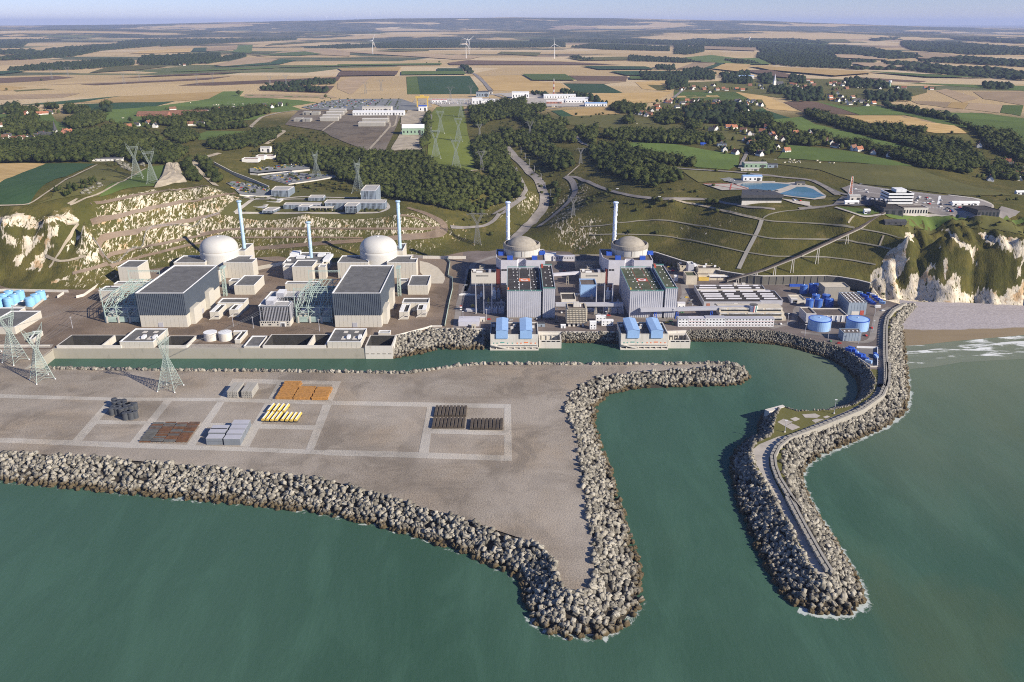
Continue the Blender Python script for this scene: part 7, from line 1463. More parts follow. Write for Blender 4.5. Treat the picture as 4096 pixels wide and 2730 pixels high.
HG = [('c',(60,482),(150,462),(280,502),(270,542),(60,547)),('c',(310,502),(500,492),(530,572),(330,562)),('c',(560,522),(640,502),(700,562),(600,572)),('c',(640,592),(740,592),(730,642),(640,632)),('c',(740,612),(990,602),(990,682),(800,692),(740,662)),('c',(780,512),(890,532),(870,572),(780,562)),('c',(1150,542),(1250,542),(1450,572),(1440,602),(1300,602),(1160,592)),('c',(1280,632),(1500,652),(1500,692),(1300,682)),('c',(1490,622),(1600,642),(1580,692),(1500,682)),('c',(1380,702),(1640,757),(1900,802),(1900,818),(1600,768),(1390,718)),('c',(2080,572),(2270,577),(2270,607),(2080,602)),('c',(60,750),(350,700),(490,720),(530,790),(650,810),(620,840),(100,840)),('c',(880,760),(960,770),(1200,830),(1150,840),(900,800)),
('b',(2140,452),(2260,452),(2270,477),(2150,472)),('b',(2030,497),(2353,497),(2353,547),(2060,542),(2030,512)),('b',(2210,562),(2353,542),(2353,592),(2220,612)),('b',(1480,625),(1530,620),(1830,700),(1780,708)),('b',(1270,628),(1400,640),(1430,665)),('b',(0,312),(230,302),(250,322),(0,330)),('b',(250,302),(500,277),(700,272),(830,272),(820,302),(900,322),(500,327),(270,327)),('b',(880,292),(1200,287),(1530,292),(1530,320),(1200,324),(900,324)),('b',(1570,322),(1700,302),(2000,312),(2230,322),(2230,347),(1800,337)),('b',(2260,302),(2353,292),(2353,372),(2280,362)),('b',(1960,382),(2353,407),(2353,427),(1960,414)),('b',(1560,387),(1620,387),(1660,412),(1720,407),(1600,402)),('b',(830,452),(870,455),(915,500),(880,500)),
('a',(40,472),(300,442),(560,422),(760,407),(900,407),(900,442),(740,457),(500,472),(300,477),(60,480)),('a',(920,422),(960,387),(1200,377),(1480,362),(1480,392),(1270,442),(950,442)),('a',(1280,432),(1650,367),(1650,387),(1400,432)),('a',(1790,572),(1900,570),(2150,548),(2250,550),(2250,570),(1990,583)),('a',(1750,595),(1900,592),(2200,610),(2190,628),(1760,610)),('a',(2040,327),(2353,302),(2353,327)),('c',(0,402),(180,422),(0,422)),('c',(340,412),(430,407),(590,437),(430,437)),('c',(620,382),(700,387),(690,442),(640,432)),('c',(0,332),(200,312),(200,352),(120,367),(0,367)),('c',(560,362),(1050,382),(1190,422),(1180,467),(800,452),(640,432),(560,392)),('a',(690,745),(755,740),(750,765),(680,768)),('a',(0,740),(110,725),(120,760),(0,770))]
wood('village trees, hedges and tree belts on the plateau',HG,15,16,13.5,'leaffar',LOWP,keep=.9)
FW = [('a',(800,287),(1180,247),(1580,242),(1900,227),(1990,252),(1990,272),(1500,292),(1080,317),(1100,297),(800,302)),('a',(-100,402),(230,372),(350,332),(800,302),(1080,292),(1060,312),(700,342),(500,382),(230,402),(-100,414)),('a',(-100,352),(230,342),(230,367),(-100,372)),('a',(590,262),(900,232),(1080,227),(1080,237),(700,264)),('a',(-100,277),(410,267),(410,274),(180,292),(150,322),(-100,332)),('a',(470,264),(580,257),(580,267),(470,270)),('a',(1940,234),(2353,224),(2353,234),(1940,247)),
('b',(330,227),(540,212),(880,217),(700,234),(340,237)),('b',(810,242),(930,232),(1350,242),(1550,257),(1100,260),(820,249)),('b',(1300,267),(1700,257),(2353,282),(2353,302),(1900,292),(1300,280)),('c',(0,282),(180,267),(600,287),(1000,312),(1250,322),(1600,372),(1660,392),(1400,402),(1200,372),(900,372),(600,362),(550,322),(200,312),(0,302)),('c',(250,232),(600,242),(1040,292),(1000,302),(600,277),(250,257)),('c',(1190,407),(1350,417),(1350,432),(1190,427)),('c',(1410,427),(1560,427),(1900,462),(2200,472),(2500,520),(2500,555),(1900,517),(1500,472),(1180,472),(1180,462),(1700,467),(1420,442)),('c',(1530,282),(1900,292),(2500,340),(2500,372),(2000,372),(1600,342),(1530,312)),('c',(1750,402),(1960,392),(2500,427),(2500,462),(2100,442),(1650,417))]
wood('long dark woods and wooded villages of the far plain',FW,27,34,15,'leaffar',LOWP,keep=.95)
VF = [('a',(-200,222),(400,208),(900,192),(1400,172),(1400,184),(800,208),(300,238),(-200,256)),('a',(1200,212),(1550,192),(1550,202),(1200,217)),('a',(1700,210),(1790,205),(1790,215),(1700,215)),('a',(1810,207),(2353,197),(2353,210),(1820,214)),('a',(1800,182),(2353,167),(2353,180),(1850,189)),('b',(950,207),(1400,160),(1700,163),(2100,192),(2340,217),(2340,230),(1900,220),(1300,207)),('b',(250,155),(750,142),(780,165),(600,192),(300,192)),('b',(0,165),(200,160),(240,175),(0,180)),('b',(800,180),(1300,160),(1300,172),(850,205)),('c',(640,196),(1000,217),(1200,232),(1540,272),(1100,252),(640,217)),('c',(0,207),(180,217),(180,227),(0,224)),('c',(1300,262),(1560,237),(1540,262),(1350,282)),('c',(1600,235),(2353,275),(2600,300),(2600,312),(2000,280)),('c',(250,170),(700,190),(680,200),(260,185)),('c',(1000,195),(1800,225),(1700,232),(1000,205)),('c',(2000,240),(2500,262),(2500,272),(2000,250))]
wood('dark forests near the horizon',VF,75,100,22,'leaffar',LOWP,keep=.9)
# ridges that close the view: broad low hills beyond twenty kilometres
def ridge(name,y0,y1,prof,seed,mat):
 xs = np.linspace(-16000,16000,220); ys = np.linspace(0,1,14); X,Yt = np.meshgrid(xs,ys); h = np.interp(X,[p[0]for p in prof],[p[1]for p in prof])+(fbm(X/1500,Yt*3,4,seed)-.5)*40
 Z = 95+np.maximum(h,0)*np.sin(np.clip(Yt*1.25,0,1)*pi/2)**1.2; Z[-1] = 60; Y = y0+(y1-y0)*Yt+(fbm(X/2500,Yt,3,seed+5)-.5)*1500
 V_ = np.stack([X,Y,Z],-1).reshape(-1,3); i_ = np.arange(V_.shape[0]).reshape(X.shape); q_ = np.stack([i_[:-1,:-1],i_[:-1,1:],i_[1:,1:],i_[1:,:-1]],-1).reshape(-1,4); me = big_mesh(name,V_,q_,mat,smooth=True)
 for nm in('chalk','slope','bare'): me.attributes.new(nm,'FLOAT','POINT')
 link(name,me,kind='structure')
ridge('hills',17000,23000,[(-16000,40),(-13500,130),(-9000,160),(-6500,215),(-3000,290),(0,325),(3500,290),(7000,215),(10000,120),(13000,50),(16000,20)],3,M['land'])
ridge('hills',10500,14500,[(-16000,10),(-8200,105),(-6500,110),(-4000,70),(-1500,75),(500,95),(2500,105),(4200,90),(6000,50),(9000,15),(16000,0)],14,M['land'])
# ---- single trees
def limb_trunk(h,r):
 m = MB(); m.cyl((0,0),r,r*.55,-.3,h*.5,7,cap=False); rr_ = random.Random(int(h*10))
 for i in range(4): a = i*1.6+rr_.random(); m.bar((0,0,h*(.25+.07*i)),(cos(a)*h*.22,sin(a)*h*.22,h*(.5+.06*i)),r*.7,r*.3)
 return m
tr_me = []
for i in range(5):
 v,f = CRN[i]; w2,f2 = CRN[(i+2)%6]; v = np.concatenate([v*(.95,.95,.8),w2*(.7,.7,.6)+np.array([.22,.1,.25]),w2*(.6,.6,.55)+np.array([-.25,-.12,.12])]); f = np.concatenate([f,f2+len(CRN[i][0]),f2+len(CRN[i][0])+len(w2)])
 tr_me.append((limb_trunk(1.0,.04).mesh('trunk',M['trunk']),big_mesh('crown',v*(1,1,.85)+np.array([0,0,.15]),f,M['leaf'],np.full(len(v),.2+.15*i))))
cn_me = [(limb_trunk(1.0,.05).mesh('trunk',M['trunk']),big_mesh('crown',CON[i][0]*(1,1,.95)+np.array([0,0,.05]),CON[i][1],M['leaf'],np.full(len(CON[i][0]),.15+.2*i)))for i in range(3)]
bu_me = [(limb_trunk(.6,.05).mesh('stem',M['trunk']),big_mesh('foliage',CRN[i][0]*(1.3,1.3,.8),CRN[i][1],M['bush'],np.full(len(CRN[i][0]),.2+.2*i)))for i in range(3)]
NTREE = [0]
def tree(p,h,label,group,kind='tree',wd=None):
 L = {'tree':tr_me,'conifer':cn_me,'bush':bu_me}[kind]; a,b = L[NTREE[0]%len(L)]; NTREE[0]+=1
 o = empty({'tree':'tree','conifer':'conifer','bush':'bush'}[kind],p,R.uniform(0,6.28),label,kind,group); s_ = wd or h*.85; o.scale = (s_*R.uniform(.9,1.1),s_*R.uniform(.9,1.1),h)
 if kind=='bush': link('stem',a,o); link('foliage',b,o)
 else: link('trunk',a,o); link('crown',b,o)
 return o
 # nearest trees of the wood edge and lone trees
lone = [('d',(325,72),'tree',14,'lone round tree rising behind the left hamlet'),('d',(880,75),'tree',20,'big dark tree clump on the green meadow, left crown'),('d',(930,65),'tree',22,'big dark tree clump on the green meadow, right crown'),('d',(960,215),'tree',15,'lone spreading tree in the green meadow'),('d',(1345,325),'tree',16,'lone round tree in the small clearing above the wood'),('d',(1180,122),'bush',5,'tiny lone bush in the wide green meadow'),('d',(1120,200),'tree',14,'round tree beside a white gabled house on the meadow edge'),('d',(1275,265),'tree',14,'round tree in front of the grey roofed meadow houses'),('d',(845,210),'tree',15,'dark tree at the right end of the meadow copse'),('d',(890,690),'bush',5,'lone bush by the dry field track'),
('a',(280,545),'bush',9,'lone dark bush on the tan fields at far left'),('a',(45,612),'tree',10,'dark tree beside the hedge at far left'),('a',(1605,645),'tree',18,'round dark tree at the end of the green field'),('a',(2190,665),'tree',13,'bushy tree by the farm track above the car park'),('b',(685,427),'tree',14,'lone clump beside the brown strip near the turbines'),('b',(600,425),'bush',7,'small bush left of the lone clump near the turbines'),('b',(965,332),'tree',13,'tree at the foot of the middle turbine pair'),('b',(1475,385),'tree',13,'tree just right of the right near turbine'),('b',(1130,680),'tree',12,'round tree beside the works road'),('c',(610,470),'bush',7,'tiny bush on the long stubble field'),('c',(1298,508),'tree',11,'lone dark tree on the long green field'),
('f',(650,140),'tree',9,'round tree at the corner of the gold stubble field'),('f',(705,158),'bush',6,'bush left of the gold stubble field'),('f',(778,155),'tree',7,'small tree below the gold stubble field'),('f',(820,132),'bush',5,'first bush of the row below the gold stubble field'),('f',(850,132),'bush',6,'second bush of the row below the gold stubble field'),('f',(880,130),'tree',7,'tree ending the row below the gold stubble field'),('f',(930,132),'bush',4,'small bush right of the row below the stubble'),('f',(990,130),'bush',4,'smallest bush right of the row below the stubble'),('f',(1095,215),'tree',20,'tall dark tree in the dry meadow'),('f',(1340,215),'tree',18,'tall slender tree left of the poplar group'),('f',(1440,205),'tree',22,'tallest poplar like tree in the dry meadow'),('f',(1490,200),'tree',21,'second poplar like tree in the dry meadow'),('f',(1540,205),'tree',19,'third poplar like tree in the dry meadow'),('f',(1625,255),'tree',19,'round dark tree at the edge of the dry meadow'),('f',(855,395),'tree',12,'dark tree on the verge of the winding road'),('f',(680,770),'bush',6,'bush at the bend of the branch road'),('f',(930,790),'bush',8,'dark bush above the branch road'),('f',(1850,615),'bush',6,'bush beside the long plateau road'),('f',(2120,655),'tree',7,'small round tree by the blue roofed pavilion'),('f',(2250,560),'tree',10,'round tree right of the pale green barn'),('f',(1825,745),'bush',6,'bush beside the helipad'),('f',(1840,890),'bush',9,'dark bush below the dark roofed hall'),('f',(1320,870),'bush',9,'wide bush under the branch road end'),
('g',(1240,265),'tree',15,'round dark tree in the valley hedge, middle one'),('g',(1370,270),'tree',14,'round dark tree in the valley hedge, right one'),('g',(1455,290),'tree',17,'largest round tree in the valley hedge'),('g',(1165,260),'tree',15,'round dark tree in the valley hedge, left one'),('g',(820,375),'tree',14,'round tree between white houses on the valley edge'),('g',(925,390),'tree',14,'second round tree between white houses on the valley edge'),('g',(120,560),'tree',9,'round tree beside the long green barn'),('g',(375,213),'bush',6,'lone bush on the lower meadow'),('g',(1740,340),'bush',8,'bush on the meadow above the wooded valley'),('g',(1195,415),'bush',7,'bush on the green strip above the wooded valley'),('g',(1735,290),'bush',7,'bush pair at the tip of the golden field'),('g',(1870,640),'tree',11,'round tree at the valley mouth by the right houses'),
('k',(620,75),'bush',9,'dark bush patch on the upper mown slope'),('k',(1130,100),'bush',11,'large dark bush below the dark roofed hall'),('k',(1215,190),'bush',8,'dark bush on the brow of the mown slope'),('k',(380,172),'bush',6,'small bush on the left of the mown slope'),('k',(585,410),'bush',6,'bush on the middle berm of the mown slope'),('k',(305,405),'bush',7,'bush beside the right older dome'),('j',(955,425),'bush',7,'round bush left of the left older stack'),('q',(1100,165),'bush',4,'bush at the foot of the right chalk cliff')]
for win,p,kd,h,lab in lone: tree(T(win,*p)if win!='q' else G('q',880,215,5),h,lab,'single trees and bushes on open ground',kd)
for i in range(26):
 t = R.random(); u_ = R.uniform(-1,1); p = T('d',500+340*t+u_*40,815-125*t+u_*18+R.uniform(-12,12)); tree(p,R.uniform(6,9),'dark conifer in the plantation block on the dry field','conifers in the small plantation','conifer',R.uniform(5.5,7.5))
fa = FA[np.argsort(FA[:,1])][:70]
for q_ in fa:
 p = Vector((q_[0]+R.uniform(-3,3),q_[1]-2,float(hz(q_[0],q_[1]-2)))); tree(p,R.uniform(8,12),'dark broadleaf tree on the near edge of the wood behind the offices','trees at the near edge of the wood')
for i in range(46):
 x_ = R.uniform(440,1900); y_ = R.choice((R.uniform(160,185),R.uniform(160,180),R.uniform(40,62)))
 if y_>100 and(640<x_<770 or 1015<x_<1145 or 1500<x_<1640): continue
 tree(T('i',x_,y_),R.uniform(2.6,4.5),'low ornamental bush in the lawns round the long office row','bushes round the office row','bush')
lots = [('e',[((480+95*k_,80),(700+72*k_,2))for k_ in range(9)],6,'young tree between the bays of the large far car park','young trees in the large far car park'),('e',[((60,625),(460,580)),((30,610),(430,572))],6,'young tree on the upper small car park deck','young trees on the upper small car park'),('e',[((160,680),(560,645)),((260,705),(690,655)),((330,650),(420,700))],5,'young tree in the lower tree dotted car park','young trees in the lower car park'),('d',[((1990,740),(2200,800)),((2080,725),(2330,790)),((2060,790),(2200,810))],5,'young tree in the left car park below the ramp','young trees in the left car park')]
for win,rows,n,lab,gp in lots:
 for a_,b_ in rows:
  for i in range(n):
   t = (i+R.uniform(.2,.8))/n; p = T(win,a_[0]+(b_[0]-a_[0])*t,a_[1]+(b_[1]-a_[1])*t); p.z+=1.2; tree(p,R.uniform(4,6),lab,gp)
for i in range(9):
 sheet('planted_strip','e',[(500+95*i-6,82),(715+72*i-4,3),(719+72*i,3),(500+95*i+6,82)],M['green'],off=1.1)
 # ---- lattice pylons
def pylon_tree(h,kind,mat,rz):
 """cat-headed lattice tower; returns part meshes (footing, leg..., bracing, crossarm, horns)"""
 b,wz,ww,hz_,hw = (.15*h,.56*h,.028*h,.83*h,.115*h)if kind=='cat' else(.10*h,.60*h,.028*h,.86*h,.15*h)
 t = max(.22,h*.0062); m = {'legs': [],'bracing': MB(),'crossarm': MB(),'horns': []}
 rg = [(-1,-1),(1,-1),(1,1),(-1,1)]
 for sx_,sy_ in rg: m['legs'].append(MB().bar((sx_*b,sy_*b,-.3),(sx_*ww,sy_*ww,wz),t*1.25,t))
 lv = [0,.14,.27,.38,.48,.57,.65,.73,.80,.87,.94,1]
 def at(f): w_ = b+(ww-b)*f; return w_,wz*f
 for i in range(1 if kind=='cat' else 0,len(lv)-1):
  (w0,z0),(w1,z1) = at(lv[i]),at(lv[i+1])
  for(ax,ay),(bx,by)in zip(rg,rg[1:]+rg[:1]):
   m['bracing'].bar((ax*w0,ay*w0,z0),(bx*w1,by*w1,z1),t*.55); m['bracing'].bar((bx*w0,by*w0,z0),(ax*w1,ay*w1,z1),t*.55); m['bracing'].bar((ax*w1,ay*w1,z1),(bx*w1,by*w1,z1),t*.5)
 for(ax,ay),(bx,by)in zip(rg,rg[1:]+rg[:1]): # open arch between the feet
  (w1,z1) = at(lv[1]); mx,my = (ax+bx)/2*w1,(ay+by)/2*w1
  m['bracing'].bar((ax*b*.92,ay*b*.92,wz*.05),(mx,my,z1),t*.6); m['bracing'].bar((bx*b*.92,by*b*.92,wz*.05),(mx,my,z1),t*.6)
 for s_ in(-1,1): # forked head
  hm = MB(); n = 5
  for yy in(-1,1):
   hm.bar((s_*ww,yy*ww,wz),(s_*hw*1.15,yy*ww*.7,hz_),t*.9); hm.bar((-s_*ww*.2,yy*ww,wz+.02*h),(s_*hw*.72,yy*ww*.7,hz_),t*.8)
   for i in range(n):
    f0,f1 = i/n,(i+1)/n; o0 = s_*(ww+(hw*1.15-ww)*f0),s_*(-ww*.2+(hw*.72+ww*.2)*f0); o1 = s_*(ww+(hw*1.15-ww)*f1),s_*(-ww*.2+(hw*.72+ww*.2)*f1); z0,z1 = wz+(hz_-wz)*f0,wz+(hz_-wz)*f1
    hm.bar((o0[0],yy*ww*.9,z0),(o1[1],yy*ww*.9,z1),t*.5); hm.bar((o0[1],yy*ww*.9,z0),(o1[0],yy*ww*.9,z1),t*.5)
  tip = (s_*hw*1.55,0,h)if kind=='cat' else(s_*hw*.95,0,h)
  for yy in(-1,1): hm.bar((s_*hw*1.2,yy*ww*.7,hz_),tip,t*.8,t*.4); hm.bar((s_*hw*.72,yy*ww*.7,hz_+.03*h),tip,t*.7,t*.4)
  m['horns'].append(hm)
 L = hw*1.25 if kind=='cat' else .30*h; c = m['crossarm']; n = 10
 for yy in(-1,1):
  c.bar((-L,yy*ww*.7 if kind=='cat' else 0,hz_),(L,yy*ww*.7 if kind=='cat' else 0,hz_),t*.9); c.bar((-L*(1 if kind=='cat' else .6),yy*ww*.7,hz_+.035*h),(L*(1 if kind=='cat' else .6),yy*ww*.7,hz_+.035*h),t*.8)
  for i in range(n): c.bar((-L+2*L*i/n,yy*ww*.6,hz_+(.0 if i%2 else .035)*h),(-L+2*L*(i+1)/n,yy*ww*.6,hz_+(.035 if i%2 else 0)*h),t*.45)
  if kind!='cat': c.bar((-L,0,hz_),(-L*.6,yy*ww*.7,hz_+.035*h),t*.7); c.bar((L,0,hz_),(L*.6,yy*ww*.7,hz_+.035*h),t*.7)
 for x in(-L*.95,0,L*.95): c.bar((x,0,hz_),(x,0,hz_-.07*h),t*.6)
 return m,b,t
def pylon(p,h,label,group,kind='cat',mat='pylon',rz=0.0,feet=True):
 m,b,t = pylon_tree(h,kind,mat,rz); o = empty('pylon',p,rz,label,'pylon',group)
 fz_ = lambda x,y: (float(hz(p[0]+x*cos(rz)-y*sin(rz),p[1]+x*sin(rz)+y*cos(rz)))-p[2])if p[2]>12 else 0
 for lg in m['legs']: lg.build('leg',M[mat],o)
 for sx_,sy_ in((-1,-1),(1,-1),(1,1),(-1,1)):
  z = fz_(sx_*b,sy_*b); MB().cyl((sx_*b,sy_*b),t*2.0,t*1.7,min(z,0)-1.0,max(z,0)+.9,8).build('footing',M['white' if mat!='pylondk' else 'conc'],o)
 m['bracing'].build('bracing',M[mat],o,kind='stuff'); m['crossarm'].build('crossarm',M[mat],o,kind='stuff')
 for hm in m['horns']: hm.build('horn',M[mat],o,kind='stuff')
 return o
def pylon_px(win,x,yb,yt,label,group,kind='cat',mat='pylon',rz=0.0,z=None):
 p = T(win,x,yb)if z is None else G(win,x,yb,z); h = zat(win,x,yt,p.y)-p.z; return pylon(p,h,label,group,kind,mat,rz)
GP = 'pale green pylons of the new lines'
PY = [pylon_px('m',165,905,352,'leftmost tall pale green pylon on the yard beside the channel',GP,rz=1.15,z=ZP),pylon_px('m',445,1095,522,'nearest tall pale green pylon with its horned head beside the quay end',GP,rz=.85,z=ZP),pylon_px('m',1785,1190,598,'tall pale green pylon seen side on in front of the channel',GP,rz=1.45,z=ZP)]
pylon_px('m',-130,820,250,'pale green pylon at the very left edge of the yard',GP,rz=1.15,z=ZP)
for q_ in(('d',1175,668,360,'left of the two pale green pylons on the bright green field',.35),('d',1308,722,402,'right of the two pale green pylons on the bright green field',.35),('e',572,670,435,'slender pale green pylon standing in the lower tree dotted car park',1.2),('e',930,795,505,'slender pale green pylon behind the long office row',1.2),('e',1592,500,225,'left front pylon on the cleared green strip in the wood',.1),('e',1632,288,70,'left rear pylon on the cleared green strip in the wood',.1),('e',1785,355,130,'right rear pylon on the cleared green strip in the wood',.1),('e',1765,585,308,'right front pylon on the cleared green strip in the wood',.1),('e',1805,150,-20,'farthest pylon at the head of the cleared green strip',.1)): pylon_px(*q_[:4],q_[4],GP,'cat','pylonmid',q_[5])
GD = 'weathered grey pylons of the older lines'
for q_ in(('j',810,515,155,'dark grey wide armed pylon between chalk terraces and left weathered dome',.1),('f',625,992,820,'dark grey pylon on white footings beside the branch road',.1),('f',688,545,400,'dark grey pylon in the wooded combe beyond the branch road',.2),('f',256,330,172,'grey pylon in the upper combe among dark trees',.2),('e',1980,602,425,'dark grey pylon at the right foot of the cleared strip',.3),('e',1965,320,200,'small dark pylon by the bend of the upper combe road',.3),('b',190,632,545,'left of the two pylons on the stubble field by the far car park',.3),('b',295,614,530,'right of the two pylons on the stubble field by the far car park',.3),('b',760,682,575,'wide armed left pylon over the substation',.05),('b',897,655,570,'wide armed right pylon over the substation',.05)): pylon_px(*q_[:4],q_[4],GD,'arm','pylondk',q_[5])
for i,q_ in enumerate(((835,565,482),(940,548,475),(1325,572,495),(1432,558,483),(1818,582,505),(1925,580,498),(350,532,460),(460,522,448),(2075,290,258))): pylon_px('a',*q_,f'faint thin pylon marching over the far stubble fields, {["third","fourth","fifth","sixth","seventh","eighth","first","second","lone rearmost"][i]} of the line','faint pylons on the far fields','arm','pylondk',.4)
# conductors from the near pylons to the gantries
def cable(a,b,sag,label,r=.10):
 a,b = Vector(a),Vector(b); n = 22; m = MB(); pr = None
 for i in range(n+1):
  t = i/n; p = a+(b-a)*t-Vector((0,0,4*sag*t*(1-t)))-a
  if pr: m.bar(pr,p,r)
  pr = p
 return tag(m.build('power_cable',M['pylondk'],loc=a),label,'cable','thin power cables')
ga = [G('m',1045,120,45),G('n',1000,120,45)]
for k_,(pa,tgt,nm)in enumerate(((PY[1],ga[0],'nearest left pylon'),(PY[0],ga[0],'leftmost yard pylon'),(PY[2],ga[1],'side on yard pylon'))):
 for s_ in(-1,0,1): cable((pa.location.x+s_*5*cos(pa.rotation_euler.z),pa.location.y+s_*5*sin(pa.rotation_euler.z),pa.location.z+33),(tgt.x+8+s_*6,tgt.y,44),5,f'{["left","middle","right"][s_+1]} thin cable from the {nm} to a steel gantry')
 # ---- wind turbines
def turbine(win,x,yb,yh,label,rz,tilt,group):
 p = T(win,x,yb); h = zat(win,x,yh,p.y)-p.z; o = empty('wind_turbine',p,rz,label,'wind turbine',group); r = h*.014
 MB().cyl((0,0),r*1.5,r*.8,-1,h,12).build('tower',M['white'],o); MB().box(-r*1.2,r*1.2,-r*3,r*2.4,h-r,h+r*1.4).build('nacelle',M['white'],o)
 hb = MB().cyl((0,0),r*1.1,r*.6,0,r*1.6,10).build('hub',M['white'],o,loc=(0,-r*3,h)); hb.rotation_euler = (pi/2,0,0); L = h*.52
 for i in range(3):
  a = tilt+i*2*pi/3; b_ = MB(); n = 5
  for j in range(n):
   f0,f1 = j/n,(j+1)/n; w0,w1 = r*1.9*(1-.8*f0),r*1.9*(1-.8*f1); b_.bar((0,0,L*f0),(0,0,L*f1),w0,w1)
  bo = b_.build('blade',M['white'],o,loc=(0,-r*3.6,h)); bo.rotation_euler = (0,a,0)
 return o
GT = 'white wind turbines on the plain'
for q_ in(('b',238,367,276,'white turbine farthest left above the tan fields',.9,.5),('b',865,398,296,'front turbine of the crossing pair in the middle',.1,.35),('b',884,367,272,'rear turbine of the crossing pair in the middle',.3,.9),('b',1457,396,298,'large white turbine right of the crossing pair',0,-.1),('b',827,207,168,'far turbine, first from left in the rear row',.5,.2),('b',1134,207,168,'far turbine, second from left in the rear row',.5,-.2),('b',1445,210,165,'far turbine, third from left in the rear row',.8,0),('b',1682,213,170,'far turbine, last in the rear row',.6,.3)): turbine(*q_[:5],q_[5],q_[6],GT)
for i,(w_,x,yb,yh)in enumerate((('a',1762,140,128),('a',1848,138,124),('a',1933,137,122),('a',2108,136,118),('a',2198,126,115),('b',42,128,114),('b',131,126,113),('b',224,126,112))): turbine(w_,x,yb+14,yh,f'tiny turbine on the skyline, number {["one","two","three","four","five","six","seven","eight"][i]} from the left','.1' and .3,.3*i,'tiny turbines on the skyline')
# ---- houses
def house_mesh(w_,d_,h,rf,chim=True):
 a = MB().add([(-w_/2,-d_/2,-1.2),(w_/2,-d_/2,-1.2),(w_/2,d_/2,-1.2),(-w_/2,d_/2,-1.2),(-w_/2,-d_/2,h),(w_/2,-d_/2,h),(w_/2,d_/2,h),(-w_/2,d_/2,h),(-w_/2,0,h+rf),(w_/2,0,h+rf)],[(0,1,5,4),(2,3,7,6),(1,2,6,9,5),(3,0,4,8,7)])
 e = .5; r_ = MB().add([(-w_/2-e,-d_/2-e,h-.35),(w_/2+e,-d_/2-e,h-.35),(w_/2+e,0,h+rf+.25),(-w_/2-e,0,h+rf+.25),(-w_/2-e,d_/2+e,h-.35),(w_/2+e,d_/2+e,h-.35)],[(0,1,2,3),(3,2,5,4)])
 c = MB().box(w_*.28,w_*.28+.9,-.5,.5,h+rf*.5,h+rf+1.2); g = MB()
 for x in(-w_*.32,-w_*.05,w_*.22): g.box(x,x+1.1,-d_/2-.06,-d_/2+.1,1.0,2.4)
 return a,r_,c,g
HM = {}
for k_,(w_,d_,h,rf)in enumerate(((12,8,3.4,4.4),(15,8.5,3.2,4.2),(10,8,4.6,4.6),(22,9,3.6,3.6))):
 a,r_,c,g = house_mesh(w_,d_,h,rf)
 for wm in('whitewall','brickred','concw'):
  for rm in('tile','tilebr','slate'): HM[k_,wm,rm] = (HM.get((k_,'a',wm))or a.mesh('wall',M[wm]),HM.get((k_,'r',rm))or r_.mesh('roof',M[rm])); HM[k_,'a',wm],HM[k_,'r',rm] = HM[k_,wm,rm]
 HM[k_,'c'] = c.mesh('chimney',M['brickred'])
 HM[k_,'w'] = MB().box(-.6,.6,-.06,.1,0,1.4).mesh('window',M['glass'])
HP_ = {0:(12,8),1:(15,8.5),2:(10,8),3:(22,9)}
nick = {'tile':'orange','tilebr':'brown','slate':'dark grey'}
def house(p,kind,rz,wm,rm,place,group,det=False):
 o = empty('house',p,rz,f'{"long " if kind == 3 else "tall " if kind == 2 else ""}{"white" if wm == "whitewall" else "brick" if wm == "brickred" else "grey"} house with {nick[rm]} roof {place}','house',group); o.scale = (1.05,1.05,1.05)
 link('wall',HM[kind,wm,rm][0],o); rf = link('roof',HM[kind,wm,rm][1],o)
 if kind!=3: link('chimney',HM[kind,'c'],rf)
 if det:
  w_,d_ = HP_[kind]
  for x in(-.3,0,.3): link('window',HM[kind,'w'],o,(x*w_,-d_/2,1.0))
 return o
